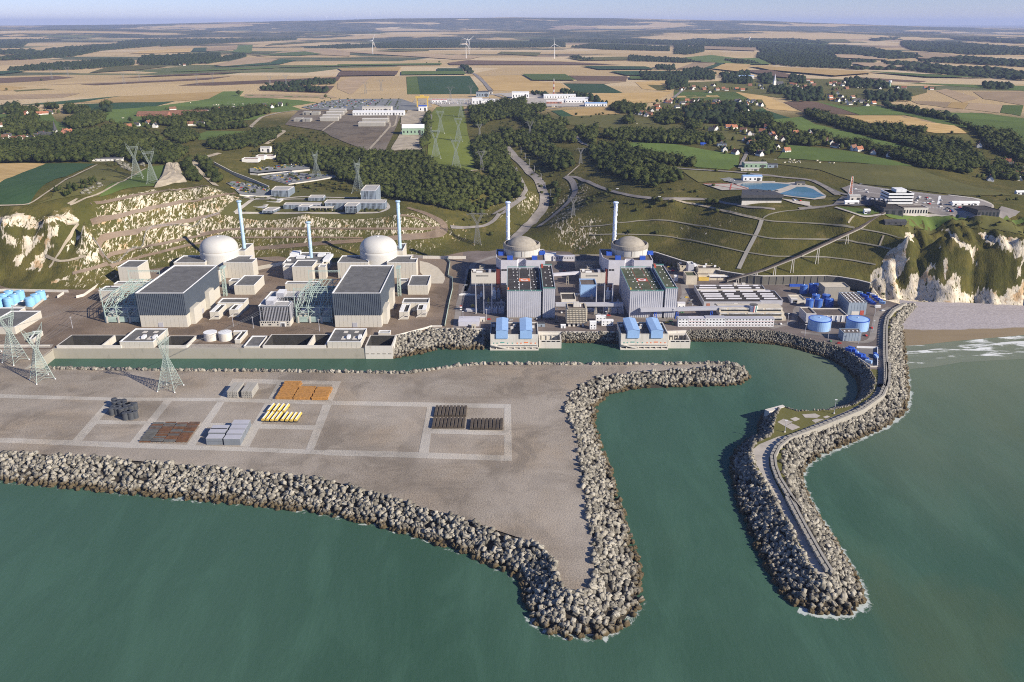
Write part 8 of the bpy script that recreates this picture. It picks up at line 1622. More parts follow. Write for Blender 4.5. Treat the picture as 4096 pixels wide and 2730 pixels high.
HO = [('d','among trees of the hamlet at far left','houses of the far left hamlet',[(105,158,'t'),(130,182,'w'),(162,150,'t'),(205,152,'t'),(228,132,'t'),(20,212,'w'),(8,192,'t'),(385,127,'t'),(335,132,'t'),(430,122,'w'),(0,235,'w'),(115,160,'b')]),
('d','in the church village at left','houses of the church village',[(50,335,'w'),(72,325,'w'),(132,348,'t'),(165,345,'t'),(192,343,'b'),(240,340,'w'),(285,345,'s'),(365,308,'s'),(385,335,'s'),(340,335,'w'),(420,330,'b'),(595,288,'t'),(545,292,'b'),(560,285,'t'),(0,380,'t'),(310,325,'s')]),
('d','scattered below the red barns','houses below the red barns',[(1100,240,'t'),(1165,228,'s'),(1330,237,'s'),(1272,215,'w'),(1432,182,'t'),(1478,210,'t'),(1552,160,'w'),(1640,218,'w'),(1718,217,'s'),(1500,163,'w'),(1480,88,'b'),(1880,92,'t'),(1750,107,'s')]),
('d','on the ridge left of the car park','houses on the green ridge',[(2258,58,'s'),(2268,78,'t'),(2328,70,'s'),(2400,55,'s'),(2080,98,'t')]),
('f','in the upper rows of the middle village','upper houses of the middle village',[(1420,28,'t'),(1445,32,'t'),(1462,12,'t'),(1520,27,'s'),(1560,40,'s'),(1515,72,'s'),(1600,22,'t'),(1650,22,'t'),(1640,38,'t'),(1700,18,'t'),(1750,48,'b'),(1732,72,'b'),(1782,77,'b'),(1840,23,'s'),(1872,28,'t'),(1915,38,'t'),(1860,52,'t'),(1890,53,'t'),(2030,18,'s'),(2052,22,'s'),(2122,22,'s'),(2112,47,'t'),(2165,28,'s'),(2195,48,'s'),(2232,58,'s'),(1355,92,'t'),(1345,67,'t'),(1300,102,'b'),(1610,60,'t'),(1820,55,'t'),(1690,50,'b')]),
('f','in the lower rows of the middle village','lower houses of the middle village',[(1162,118,'s'),(1200,132,'s'),(1226,123,'t'),(1272,132,'b'),(1250,142,'s'),(1432,98,'b'),(1480,118,'b'),(1702,132,'t'),(1722,138,'t'),(1790,118,'t'),(1830,123,'t'),(1880,123,'t'),(1940,123,'s'),(1970,118,'s'),(2042,108,'s'),(2068,132,'s'),(2112,112,'s'),(1780,182,'t'),(1802,202,'b'),(1838,183,'t'),(1752,192,'b'),(1972,178,'s'),(1962,243,'t'),(2002,248,'t'),(1750,160,'b'),(1600,135,'b')]),
('f','along the lane below the middle village','houses along the village lane',[(1842,263,'w'),(1812,268,'w'),(2082,273,'b'),(2132,305,'t'),(2285,245,'t'),(2322,312,'t'),(2342,332,'t'),(2090,355,'b'),(2152,383,'w'),(1890,395,'s'),(1920,444,'w'),(2012,464,'t'),(2200,442,'w'),(2190,458,'t'),(2230,472,'s')]),
('g','among trees above the reservoirs','houses above the reservoirs',[(155,248,'t'),(395,298,'t'),(518,298,'s'),(528,318,'w'),(352,322,'s'),(190,313,'t'),(202,338,'t'),(110,288,'t'),(285,353,'t'),(230,418,'w'),(78,445,'w'),(88,478,'s'),(25,382,'t'),(320,448,'t'),(645,368,'w'),(702,388,'s'),(738,408,'w'),(890,432,'w'),(940,438,'t'),(1062,462,'t'),(1195,488,'s'),(1967,408,'t')]),
('g','in the village at the right edge','houses at the right edge',[(2112,613,'s'),(2195,540,'t'),(2232,583,'s'),(2272,598,'s'),(2332,612,'w'),(2172,672,'w'),(2262,662,'t'),(2292,685,'s'),(2342,665,'w'),(2062,692,'s'),(2140,628,'t'),(2245,600,'s'),(2310,640,'b')]),
('c','in the nearer spire village','nearer houses of the spire village',[(790,572,'t'),(812,577,'t'),(832,592,'b'),(850,602,'b'),(900,547,'b'),(922,562,'t'),(940,577,'b'),(880,592,'b'),(862,622,'s'),(890,637,'s'),(820,617,'b'),(1050,572,'t'),(1072,582,'b'),(1080,562,'t'),(1110,572,'b'),(1132,582,'s'),(1140,562,'b'),(1160,602,'b'),(1100,637,'s'),(1030,652,'s'),(1050,662,'t'),(1062,682,'t'),(1100,687,'b'),(1140,682,'b'),(1160,692,'s'),(1200,662,'b'),(1215,687,'s'),(1242,682,'s'),(1262,692,'s'),(1290,692,'s'),(1295,714,'t'),(1340,702,'t'),(1180,707,'s'),(1120,657,'s'),(1090,612,'b'),(1230,592,'t'),(1272,592,'b')]),
('c','on the left of the spire village','left houses of the spire village',[(80,582,'w'),(60,607,'t'),(130,592,'b'),(210,597,'t'),(200,607,'b'),(262,582,'t'),(330,607,'t'),(352,612,'b'),(420,607,'t'),(460,612,'t'),(240,627,'b'),(580,582,'s'),(592,602,'s'),(652,562,'b'),(45,610,'t'),(120,605,'t'),(290,610,'b'),(510,580,'b')]),
('c','by the white water tower','houses by the water tower',[(1382,602,'w'),(1500,597,'s'),(1545,597,'t'),(1690,602,'t'),(1730,605,'b')]),
('a','in the tree ringed hamlet on the far fields','houses of the far tree ringed hamlet',[(1192,437,'w'),(1215,440,'w'),(1240,442,'w'),(1250,437,'s'),(1300,412,'w'),(1322,407,'t'),(1342,410,'w'),(1372,402,'t'),(1410,400,'w'),(1215,425,'w')]),
('b','in the long wooded village behind the turbines','houses of the far wooded village',[(540,312,'w'),(700,307,'w'),(762,312,'w'),(790,312,'t'),(300,313,'t'),(992,307,'w'),(1052,297,'w'),(470,312,'b'),(1410,300,'w'),(260,316,'w'),(1120,303,'b')])]
GT_ = []
for win,place,grp,L in HO:
 for(x,y,c_)in L:
  wm = R.choice(('whitewall','whitewall','brickred'))if c_=='b' else 'whitewall'; rm = {'t':'tile','b':'tilebr','s':'slate','w':R.choice(('slate','tilebr'))}[c_]; kd = R.choice((0,0,1,2)); p = T(win,x,y)
  house(p,kd,R.choice((0,pi/2,.4,-.5,1.2,2.0)),wm,rm,place,grp,p.y<1750); GT_.append((p.x,p.y))
  # garden trees between the houses
_g = np.repeat(np.array(GT_),3,0); _a = NR.uniform(0,2*pi,len(_g)); _r = NR.uniform(12,24,len(_g)); _g = _g+np.stack([np.cos(_a)*_r,np.abs(np.sin(_a))*_r*1.3],1); _s = NR.uniform(.7,1.3,len(_g))
tag(link('garden_trees',scatter('garden_trees',LOWP,np.stack([_g[:,0],_g[:,1],hz(_g[:,0],_g[:,1])-.5],1),rots(len(_g),False)*np.stack([9*_s,9*_s,9*_s],1)[:,:,None],NR.uniform(0,1,len(_g)),M['leaf'])),'garden trees and hedges between the village houses',kind='stuff')
def simple_hall(win,x,y,w_,d_,h,rf,wm,rm,label,rz=0,cat='building',name='warehouse'):
 p = T(win,x,y); a,r_,c,g = house_mesh(w_,d_,h,rf); o = empty(name,p,rz,label,cat); a.build('wall',M[wm],o); r_.build('roof',M[rm],o); n = max(2,int(w_/7))
 for i in range(n): xx = -w_/2+w_*(i+.5)/n; MB().box(xx-1.2,xx+1.2,-d_/2-.1,-d_/2+.1,h*.25,h*.6).build('window',M['glass'],o)
 MB().box(w_*.3-2,w_*.3+2,-d_/2-.14,-d_/2+.1,-1,h*.7).build('door',M['slate'],o); return o
simple_hall('d',1320,140,70,26,5,6,'brickred','tilebr','leftmost long red barn on the green meadow',.05,'barn','barn'); simple_hall('d',1480,135,48,24,5,6,'brickred','tilebr','middle shorter red barn on the green meadow',.05,'barn','barn'); simple_hall('d',1625,128,86,26,5,6,'concw','tilebr','rightmost long pale walled barn on the green meadow',.05,'barn','barn'); simple_hall('d',1750,112,30,18,4,5,'slate','slate','dark barn at the right end of the barn row',.05,'barn','barn'); simple_hall('d',1965,80,28,16,3,4,'bluegrey','rooflt','blue grey roofed barn in the trees above the meadow',.1,'barn','barn')
simple_hall('d',892,522,60,9,4,1.2,'whitewall','slate','long white low building at the upper corner of the dry field',.12)
for(x,y,w_,d_,h,wm,rm,lab)in((1492,662,90,30,10,'white','white','longest white warehouse beside the tree row'),(1605,690,60,26,8,'white','white','second white warehouse of the works estate'),(1540,690,50,20,7,'white','white','white warehouse with low front wing'),(1640,678,70,26,8,'white','white','white roofed warehouse right of the second one'),(1735,715,56,28,8,'white','sky_blue','pale blue roofed warehouse nearest the wood'),(1455,698,40,14,6,'brickred','white','small red and white shed in the works estate'),(1230,660,48,24,16,'white','white','white three storey block beside the works road'),(975,652,36,20,14,'bluegrey','slate','grey boxy hall beside the road bend'),(1010,632,30,12,7,'concw','slate','low pale shed behind the grey boxy hall'),(685,690,40,9,7,'white','red','long white hut at the left of the substation'),(940,705,26,18,16,'white','white','white block in the middle of the substation'),(1012,698,38,12,9,'white','white','white low block at the right of the substation'),(575,748,20,16,12,'white','blue','white hall with blue door under the yellow crane'),(280,775,120,24,9,'white','white','long white hall beside the works ground'),(270,755,70,22,13,'concw','rooflt','pale upper hall behind the long white one'),(422,775,10,9,6,'white','white','tiny white kiosk right of the long white hall')): simple_hall('b',x,y,w_,d_,h,1.6,wm,rm,lab)
# substation gear
p0 = T('b',820,700); sg = empty('switchgear',p0,0,'rows of grey switchgear frames in the substation yard','switchgear')
for i in range(16):
 x = -85+11*i; fr = MB()
 for y in(-18,6): fr.bar((x,y,-.5),(x,y,13),.7); fr.bar((x,y,13),(x+11,y,13),.7)
 fr.bar((x,-18,13),(x,6,13),.6); fr.build('portal_frame',M['greycl'],sg)
 MB().cyl((x+4,-8),1.3,1.1,-.3,6,8).build('breaker',M['white' if i%2 else 'greycl'],sg)
p = T('b',572,722); cr = empty('gantry_crane',p,0,'yellow gantry crane over a small white hall','crane')
for x in(-13,13): MB().bar((x,-5,-.5),(x,-5,24),2.2).build('leg',M['yellow'],cr); MB().bar((x,5,-.5),(x,5,24),2.2).build('leg',M['yellow'],cr)
MB().box(-17,17,-4,4,23,27).build('girder',M['yellow'],cr); MB().box(-5,4,-3,3,27,30).build('trolley',M['yellow'],cr)
p = T('b',1453,640); ms = empty('radio_mast',p,0,'red and white lattice mast behind the white warehouses','mast'); h = zat('b',1453,530,p.y)-p.z
for i in range(6): MB().cyl((0,0),2.0-.2*i,1.8-.2*i,h*i/6,h*(i+1)/6,4).build('section',M['white' if i%2 else 'red'],ms)
simple_hall('e',1400,292,44,26,13,6,'green_tank','white','pale green hall with white roof on the dirt track',.05)
for i,(x,y)in enumerate(((470,128),(495,128),(545,130),(572,130),(395,185),(425,185),(470,188),(497,188))):
 p = T('e',x,y+4); o = empty('panel_stack',p,.0,f'grey slab stack, {["first","second","third","fourth"][i%4]} from left in the {"rear" if i < 4 else "front"} row of the works ground','slab stack','grey slab stacks on the works ground')
 for k_ in range(4): MB().box(-5,5,-1+(.2*k_),22,.2+k_*1.9,1.7+k_*1.9).build('slab',M['slab'],o)
for i,(x,y,w_)in enumerate(((748,112,20),(727,135,20),(697,162,20),(676,184,20),(1070,196,28),(1040,228,28))):
 p = T('e',x,y+3); o = empty('concrete_block',p,0,f'pale green grey boxy concrete pile, {["rearmost of the left four","second of the left four","third of the left four","frontmost of the left four","rear one of the right pair","front one of the right pair"][i]}','concrete pile','boxy piles on the works ground'); MB().box(-w_,w_,0,14,-.6,8.5).build('body',M['slab'],o); MB().box(-w_-.2,w_+.2,-.2,14.2,8.5,9.4).build('top',M['concw'],o)
 # church, spire, water towers
p = T('d',485,335); ch = empty('church',p,.2,'stone church with pointed grey spire in the left village','church'); MB().box(-3,3,-3,3,-1,16).build('tower',M['whitewall'],ch); MB().cyl((0,0),4.2,.1,16,34,8).build('spire',M['slate'],ch); a,r_,c,g = house_mesh(26,10,7,6); nv = a.build('nave',M['concw'],ch,loc=(-15,2,0)); r_.build('nave_roof',M['slate'],ch,loc=(-15,2,0))
for x in(-24,-17,-10): MB().box(x,x+1.5,-3.1,-2.9,2,5.5).build('window',M['glass'],ch)
p = T('c',672,585); ch = empty('church',p,.2,'distant church with pale spire in the plateau village','church'); MB().box(-4,4,-4,4,-1,20).build('tower',M['whitewall'],ch); MB().cyl((0,0),5.2,.1,20,42,8).build('spire',M['greycl'],ch); a,r_,c,g = house_mesh(30,12,9,8); a.build('nave',M['concw'],ch,loc=(18,4,0)); r_.build('nave_roof',M['slate'],ch,loc=(18,4,0))
for win,x,yb,yt,lab in(('c',1447,592,542,'white water tower with green stem beside the spire village'),('c',507,276,249,'distant white water tower on the plain at right'),('a',1443,178,160,'far white water tower near the left horizon')):
 p = T(win,x,yb); h = zat(win,x,yt,p.y)-p.z; o = empty('water_tower',p,0,lab,'water tower'); MB().cyl((0,0),h*.15,h*.12,-1,h*.66,14).build('stem',M['green_tank' if 'green' in lab else 'white'],o); MB().lathe((0,0),[(h*.12,h*.62),(h*.22,h*.76),(h*.22,h*.98),(h*.1,h)],16).build('bowl',M['white'],o)
 # ---- office row above the terraces
def fin_block(name,label,rects,z0,cat='office building',lowglass=False):
 c = cen(rects[0][0]); o = empty(name,(c[0],c[1],z0),0,label,cat)
 for poly,z1 in rects:
  P = loc_(poly,c); H = z1-z0; MB().prism(inset(P,.5),-1.5,H-.8,cap=False).build('glazing',M['glass'],o); shell(o,P,H-1.6,H,wall='greycl',roof='rooflt',coping='concw',pitch=0,par=.7); m = MB()
  for i in range(4):
   a_,b_ = Vector(P[i]),Vector(P[(i+1)%4]); n = max(2,int((b_-a_).length/1.7))
   for j in range(n+1):
    p_ = a_+(b_-a_)*(j/n); w_ = R.choice((.25,.4,.55)); m.box(p_.x-w_,p_.x+w_,p_.y-w_,p_.y+w_,-1,H-1.4)
  m.build('fins',M['bluegrey'],o,kind='stuff'); MB().prism(inset(P,.3),H*.46,H*.54,bot=True).build('floor_band',M['greycl'],o)
 return o
def rr(xl,xr,yt,yb_,yk,z0=51.0): return rect_b('i',xl,xr,yt,yb_,yk,z0)
A = rr(470,680,124,150,98); B = rr(652,762,152,183,128); fin_block('office_building','low striped office wing at the left end of the long row',[(A[0],A[1]),([(B[0][0][0],B[0][0][1]),(B[0][1][0],B[0][0][1]),(B[0][1][0]+5,A[0][0][1]-.5),(B[0][0][0]+3,A[0][0][1]-.5)],A[1]-.2)],51)
A = rr(875,1035,97,148,80); A2 = rr(1040,1265,97,140,80); B = rr(1027,1137,118,168,100); fin_block('office_building','striped two storey office block in the middle of the long row',[([A[0][0],(A2[0][1][0],A[0][0][1]),(A2[0][1][0],A[0][2][1]),A[0][3]],A[1]),([(B[0][0][0],B[0][0][1]),(B[0][1][0],B[0][0][1]),(B[0][1][0]+3,A[0][0][1]-.5),(B[0][0][0]+2,A[0][0][1]-.5)],A[1]-.2)],51)
A = rr(1298,1932,77,150,50); B = rr(1508,1632,107,182,85); fin_block('office_building','longest striped office block at the right of the row',[(A[0],A[1]),([(B[0][0][0],B[0][0][1]),(B[0][1][0],B[0][0][1]),(B[0][1][0]+2,A[0][0][1]-.5),(B[0][0][0]+1,A[0][0][1]-.5)],A[1]-.2)],51)
y0 = A[0][2][1]+4; x0_,x1_ = G('i',1655,46,66).x,G('i',1808,46,66).x; z1 = 74.0
fin_block('office_building','taller slab block with plain pale roof behind the longest striped office',[([(x0_,y0),(x1_,y0),(x1_,y0+42),(x0_,y0+42)],z1)],51)
A = rr(1135,1285,22,64,0); fin_block('office_building','small striped pavilion behind the middle office block',[A],51)
p_,q_ = G('e',190,830,52),G('e',330,830,52); fin_block('office_building','dark striped cube near the left car park',[([(p_.x,p_.y),(q_.x,p_.y),(q_.x+2,p_.y+30),(p_.x-2,p_.y+30)],63)],52)
A = rr(490,810,100,118,78); bld('office_hall','low pale walled hall behind the left office wing','building',[([(A[0][0][0],A[0][0][1]+12),(A[0][1][0],A[0][0][1]+12),(A[0][1][0],A[0][2][1]+18),(A[0][0][0],A[0][2][1]+18)],A[1]+1.5)],z0=51,pitch=0,roof='rooflt')
p_ = T('i',1265,165); o = empty('entrance_canopy',p_,0,'cream entrance canopy in front of the office row','canopy'); MB().box(-17,17,-1,8,3.6,4.6).build('roof',M['cream'],o)
for x in(-16,-8,0,8,16): MB().box(x-.4,x+.4,-.6,.2,-.5,3.7).build('post',M['cream'],o)
# terraced low building in the wood at left
for i,(xa,xb,y,h)in enumerate(((2070,2230,530,5),(2190,2270,510,6),(2265,2353,505,5))):
 p_,q_ = T('d',xa,y),T('d',xb,y); bld('terraced_building',f'{["left","middle","right"][i]} part of the low white terraced building in the clearing','building',[([(p_.x,p_.y),(q_.x,p_.y),(q_.x,p_.y+16),(p_.x,p_.y+16)],p_.z+h)],z0=p_.z-1,pitch=0,wall='whitewall',roof='tilebr')
simple_hall('e',140,445,18,12,9,1,'whitewall','rooflt','white boxy house by the wood edge left of the car parks')
# ---- buildings on the right brow
def flat(win,xl,xr,yb_,dep,h,label,wm='slate',rm='roofblk',shear=0,cat='building',name='visitor_building',wins=0,wall2=None):
 p_,q_ = T(win,xl,yb_),T(win,xr,yb_); z = min(p_.z,q_.z); fp = [(p_.x,p_.y),(q_.x,p_.y),(q_.x+shear,p_.y+dep),(p_.x+shear,p_.y+dep)]
 b = bld(name,label,cat,[(fp,z+h+1)],z0=z-1.5,pitch=0,wall=wm,roof=rm,coping=rm if rm=='roofblk' else 'concw',par=.6); c_ = cen(fp)
 for i in range(wins): x = p_.x-c_[0]+(q_.x-p_.x)*(i+.25)/wins; MB().box(x,x+(q_.x-p_.x)/wins*.5,p_.y-c_[1]-.1,p_.y-c_[1]+.3,2.4,h*.75+1.5).build('window',M['glass'],b)
 return b
flat('l',1060,1325,192,18,7,'low pale walled canteen under the white layered office','concw','roofbrn',0,wins=10); flat('l',880,1060,200,26,8,'black roofed block at the head of the inclined belt','slate','roofblk',0,wins=3)
p_,q_ = T('l',750,110),T('l',890,170); b_ = bld('visitor_building','long black roofed wing behind the head of the inclined belt','building',[([(p_.x,p_.y-3),(q_.x,q_.y-3),(q_.x+6,q_.y+14),(p_.x+6,p_.y+18)],p_.z+8)],z0=p_.z-2,pitch=0,wall='slate',roof='roofblk',coping='slate')
for i in range(6): MB().box(-12+5*i,-9+5*i,8-2.0*i-1,10-2.0*i,9,11).build('roof_unit',M['greycl'],b_)
p_,q_ = T('l',930,118),T('l',1196,130); z = p_.z; W = q_.x-p_.x; o = empty('layered_office',((p_.x+q_.x)/2,p_.y+2,z),0,'white office with stacked horizontal bands beside the car park','office building'); D = 26
for i in range(4):
 e = 0; MB().box(-W/2,W/2,0,D,2.2+i*3.9,4.4+i*3.9).build('band',M['white'],o); MB().box(-W/2+1,W/2-1,1,D-1,-1+.05 if i==0 else .4+i*3.9,2.25+i*3.9).build('glazing',M['glass'],o)
MB().box(-W*.16,W*.25,5,D-6,15.9,20).build('penthouse',M['white'],o); MB().box(-W/2+1,W/2-1,1,D-1,15.9,16.1).build('roof',M['roofblk'],o)
# sharp edged dark hall above the mown slope
p_ = [T('f',*q_)for q_ in((2085,905),(2353,870))]; q_ = T('g',262,868); a_ = T('f',2015,790); z = p_[0].z+2; fp = [(p_[0].x-3,p_[0].y),(q_.x,q_.y-8),(q_.x-4,q_.y+16),(a_.x+18,p_[0].y+40),(a_.x,p_[0].y+34)]
b_ = bld('training_hall','dark roofed angular hall on the brow left of the reservoirs','building',[(fp,z+12)],z0=z-4,pitch=0,wall='concw',roof='roofblk',coping='slate'); c_ = cen(fp); L = loc_(fp,c_)
MB().prism(inset(L,-1.2),12.5,16.4,bot=True).build('dark_fascia',M['slate'],b_); MB().prism(inset(L,-.2),8.5,12.6,cap=False).build('window_band',M['glass'],b_)
for q_ in((0,0,5),(-8,4,4),(8,2,6),(16,6,3),(24,4,4)): MB().box(q_[0],q_[0]+q_[2],q_[1],q_[1]+3,16.3,17.4).build('roof_unit',M['slate'],b_)
flat('l',1860,2070,225,26,8,'dark pavilion with red piers near the right car park end','slate','roofblk',-6,wins=6); simple_hall('l',995,300,26,9,3.5,1.5,'slate','slate','small dark shed below the black roofed block')
for win,x,y,w_,d_,h,wm,rm,lab in(('f',2152,690,28,11,7,'white','sky_blue','white pavilion with blue roof beside the reservoir'),('g',893,868,14,9,8,'concw','rooflt','pale boxy gatehouse beside the car park entrance'),('g',875,895,18,4,4,'white','white','long white bus shaped shelter by the gatehouse'),('g',1845,905,34,5,4.5,'white','white','long white shelter in the right part of the car park'),('g',1003,975,7,5,5,'white','white','small white cube on the lawn by the car park'),('f',2175,575,36,18,7,'green_tank','rooflt','pale green barn with grey roof beside the lane'),('f',2135,605,28,6,3,'concw','rooflt','row of low pale tanks in front of the green barn'),('g',195,577,16,8,5,'bluegrey','slate','small blue grey shed on the dry meadow'),('f',1738,387,10,5,3,'blue','blue','tiny blue shed at the meadow top'),('f',1895,398,16,8,5,'bluegrey','slate','grey blue sheds on the lane corner'),('g',435,730,12,8,4,'conc','slate','small dark valve house between the two pools'),('g',920,850,22,9,4,'bluegrey','slate','blue grey parking shelter left of the car park'),('g',2315,808,12,6,4,'white','white','white hut at the right end of the dry field'),('c',480,528,60,20,10,'white','sky_blue','white hall with blue front in the spire village'),('f',465,62,14,8,5,'concw','rooflt','small pale hut beside the combe road')): simple_hall(win,x,y,w_,d_,h,1.2,wm,rm,lab)
# masts and lamps
p = T('g',858,835); o = empty('radio_mast',p,0,'red and white lattice mast by the right car park','mast'); h = zat('g',868,655,p.y)-p.z
for sx_,sy_ in((-1,-1),(1,-1),(0,1.2)): MB().bar((sx_*3,sy_*3,-1),(sx_*.8,sy_*.8,h),.5).build('leg',M['white'],o)
m = MB(); n = 9
for i in range(n):
 w0,w1 = 3-2.2*i/n,3-2.2*(i+1)/n; z0,z1 = h*i/n,h*(i+1)/n
 for a_,c_ in(((-1,-1),(1,-1)),((1,-1),(0,1.2)),((0,1.2),(-1,-1))): m.bar((a_[0]*w0,a_[1]*w0,z0),(c_[0]*w1,c_[1]*w1,z1),.35)
m.build('bracing',M['orange'],o,kind='stuff')
for win,x,y,h,lab in(('f',180,455,11,'first'),('f',216,510,11,'second'),('f',254,565,11,'third'),('f',294,620,11,'fourth'),('f',352,690,11,'fifth'),('f',386,765,11,'sixth'),('f',434,830,11,'seventh'),('f',451,905,11,'eighth')):
 p = T(win,x,y); o = empty('street_lamp',p,0,f'slim grey street lamp beside the combe road, {lab} going down','street lamp','street lamps along the combe road'); MB().cyl((0,0),.3,.18,-.5,h,6).build('post',M['greycl'],o); MB().box(-1.4,.2,-.2,.2,h-.2,h).build('head',M['white'],o)
for win,x,y,h,lab in(('t',1076,345,12,'floodlight pole on the grassy inner quay, right one'),('t',745,470,10,'floodlight pole on the grassy inner quay, left one')):
 p = G(win,x,y,ZP); o = empty('street_lamp',p,0,lab,'street lamp','poles on the inner quay'); MB().cyl((0,0),.25,.15,-.2,h,6).build('post',M['greycl'],o); MB().box(-1,1,-.3,.3,h-.1,h+.3).build('head',M['white'],o); MB().box(-.6,.6,-.6,.6,-.1,.8).build('footing',M['concw'],o)
 # inclined belt from the works to the brow
a,b,c = G('k',1325,903,13),T('l',630,375),T('l',905,195)
pts = [a,G('k',1720,790,27),G('k',2100,640,43),Vector((b.x,b.y,b.z+2.5)),Vector((c.x,c.y,c.z+1.5))]
o = empty('conveyor',a,0,'brown inclined belt gallery climbing the mown hill on trestles','conveyor'); m = MB(); sd_ = MB()
for p_,q_ in zip(pts[:-1],pts[1:]):
 d = (q_-p_).normalized(); nn = Vector((-d.y,d.x,0)).normalized()*1.5; p_,q_ = p_-a,q_-a; u_ = Vector((0,0,1.8)); m.add([p_-nn,q_-nn,q_+nn,p_+nn,p_-nn+u_,q_-nn+u_,q_+nn+u_,p_+nn+u_],[(0,3,2,1),(4,5,6,7),(0,1,5,4),(1,2,6,5),(2,3,7,6),(3,0,4,7)])
 sd_.add([p_-nn*1.08-Vector((0,0,.5)),q_-nn*1.08-Vector((0,0,.5)),q_-nn*1.08+Vector((0,0,.7)),p_-nn*1.08+Vector((0,0,.7))],[(0,1,2,3)])
m.build('gallery',M['roofbrn'],o); sd_.build('side_beam',M['conc'],o)
for p_,q_ in zip(pts[:-1],pts[1:]):
 for f_ in(.3,.8):
  r_ = p_+(q_-p_)*f_; g_ = max(ZP,float(hz(r_.x,r_.y)));
  if r_.z-g_>1.5: mm = MB(); rr_ = r_-a; mm.bar((rr_.x-1.6,rr_.y,g_-a.z-.5),(rr_.x-.8,rr_.y,rr_.z),.6); mm.bar((rr_.x+1.6,rr_.y,g_-a.z-.5),(rr_.x+.8,rr_.y,rr_.z),.6); mm.build('trestle',M['concw'],o)
  # ---- stores on the yard
def yd(win,x,y): return G(win,x,y,ZP)
for i,(x0_,x1_)in enumerate(((1530,1562),(1566,1600),(1626,1660),(1663,1697))):
 p_,q_ = yd('r',x0_,240),yd('r',x1_,240); W = q_.x-p_.x; D = yd('r',x0_+25,172).y-p_.y-2; o = empty('slab_stack',((p_.x+q_.x)/2,p_.y,ZP),0,f'{["leftmost","second","third","rightmost"][i]} of four stacks of grey concrete planks on the yard','slab stack','stacks of grey concrete planks'); nb = D*.0
 for k_ in range(4):
  MB().box(-W/2,W/2,0,D,.1+k_*1.55,1.4+k_*1.55).build('slab',M['slab'],o)
  for j in range(3): MB().box(-W/2+W*(j+.15)/3,-W/2+W*(j+.7)/3,-.05,.3,.5+k_*1.55,1.0+k_*1.55).build('void',M['dark'],o)if k_%1==0 else None
for i,(x0_,x1_,y0_,y1_,sk_)in enumerate(((1853,1968,250,140,40),(1975,2088,252,176,30),(2095,2200,254,180,26))):
 p_,q_,t_ = yd('r',x0_,y0_),yd('r',x1_,y0_),yd('r',x0_+sk_,y1_); W = q_.x-p_.x; D = t_.y-p_.y; o = empty('timber_stack',((p_.x+q_.x)/2,p_.y,ZP),0,f'{["largest left","middle","right"][i]} stack of orange timber beams on the yard','timber stack','stacks of orange timber'); n = 12+4*(i==0); bm_ = MB().box(-W/2,W/2,-.0,D/n*.78,0,.7).mesh('beam',M['timber'])
 for k_ in range(3):
  for j in range(n):
   b_ = link('beam',bm_,o,(R.uniform(-.5,.5)+(j-n/2)*.0,D*j/n,.05+k_*.85)); b_.scale.x = R.uniform(.95,1.03)
dr_me = (MB().lathe((0,0),[(2.3,0),(2.45,.3),(2.3,.6),(2.3,5.2),(2.5,5.6),(2.1,6.0)],16).mesh('shell',M['drum']),MB().cyl((0,0),2.0,2.0,5.2,5.6,14).mesh('lid',M['slate']))
for i,(x,y)in enumerate(((778,308),(803,298),(838,296),(815,316),(758,352),(770,338),(792,350),(803,340),(820,356),(852,345),(852,328),(868,322),(880,318),(885,338),(910,318),(848,385),(862,372),(880,368),(884,382),(912,374),(775,288),(840,312))):
 p = yd('r',x,y); o = empty('drum',p,0,'charcoal upright drum in the tight cluster on the gravel yard','drum','charcoal drums on the yard'); link('shell',dr_me[0],o); link('lid',dr_me[1],o)
for c_ in range(4): # rebar field
 xa = 935+82*c_; p_,q_,t_ = yd('r',xa,540),yd('r',xa+78,540),yd('r',xa+88,410); W = (q_.x-p_.x)*.97; D = t_.y-p_.y; sh_ = t_.x-p_.x; o = empty('rebar_stack',((p_.x+q_.x)/2,p_.y,ZP),0,f'{["leftmost","second","third","rightmost"][c_]} column of rusty and grey reinforcing bars laid on the yard','rebar stack','columns of reinforcing bars'); ms_ = [MB().box(-W/2,W/2,0,.55,0,.8).mesh('bar_bundle',M[mt])for mt in('rust','bargrey')]
 for j in range(30):
  f_ = j/30; link('bar_bundle',ms_[0 if R.random()<.25+.18*c_ else 1],o,(sh_*f_*.55,D*f_,.2+R.uniform(0,.8)))
 for f_ in(.1,.5,.9): m = MB().bar((-W/2+W*f_,0,.15),(-W/2+W*f_+sh_*.55,D,.15),.5); m.build('bearer',M['rust'],o)
for i,(x0_,x1_,y,lab)in enumerate(((1562,1672,455,'rearmost right'),(1548,1655,488,'second right'),(1528,1636,522,'third right'),(1508,1618,558,'front right'),(1420,1530,492,'rear left'),(1405,1515,515,'middle left'),(1390,1498,555,'front left'))):
 p_,q_ = yd('r',x0_,y),yd('r',x1_,y); W = q_.x-p_.x; o = empty('storage_box',((p_.x+q_.x)/2,p_.y,ZP),0,f'{lab} blue grey storage box on the yard','storage box','blue grey storage boxes'); MB().box(-W/2,W/2,0,6.6,-.05,2.6).build('lower_tier',M['bluebox'],o); MB().box(-W/2,W/2,.05,6.6,2.75,5.2).build('upper_tier',M['bluebox'],o); MB().box(-W/2-.05,W/2+.05,-.02,6.7,5.2,5.4).build('lid',M['greycl'],o)
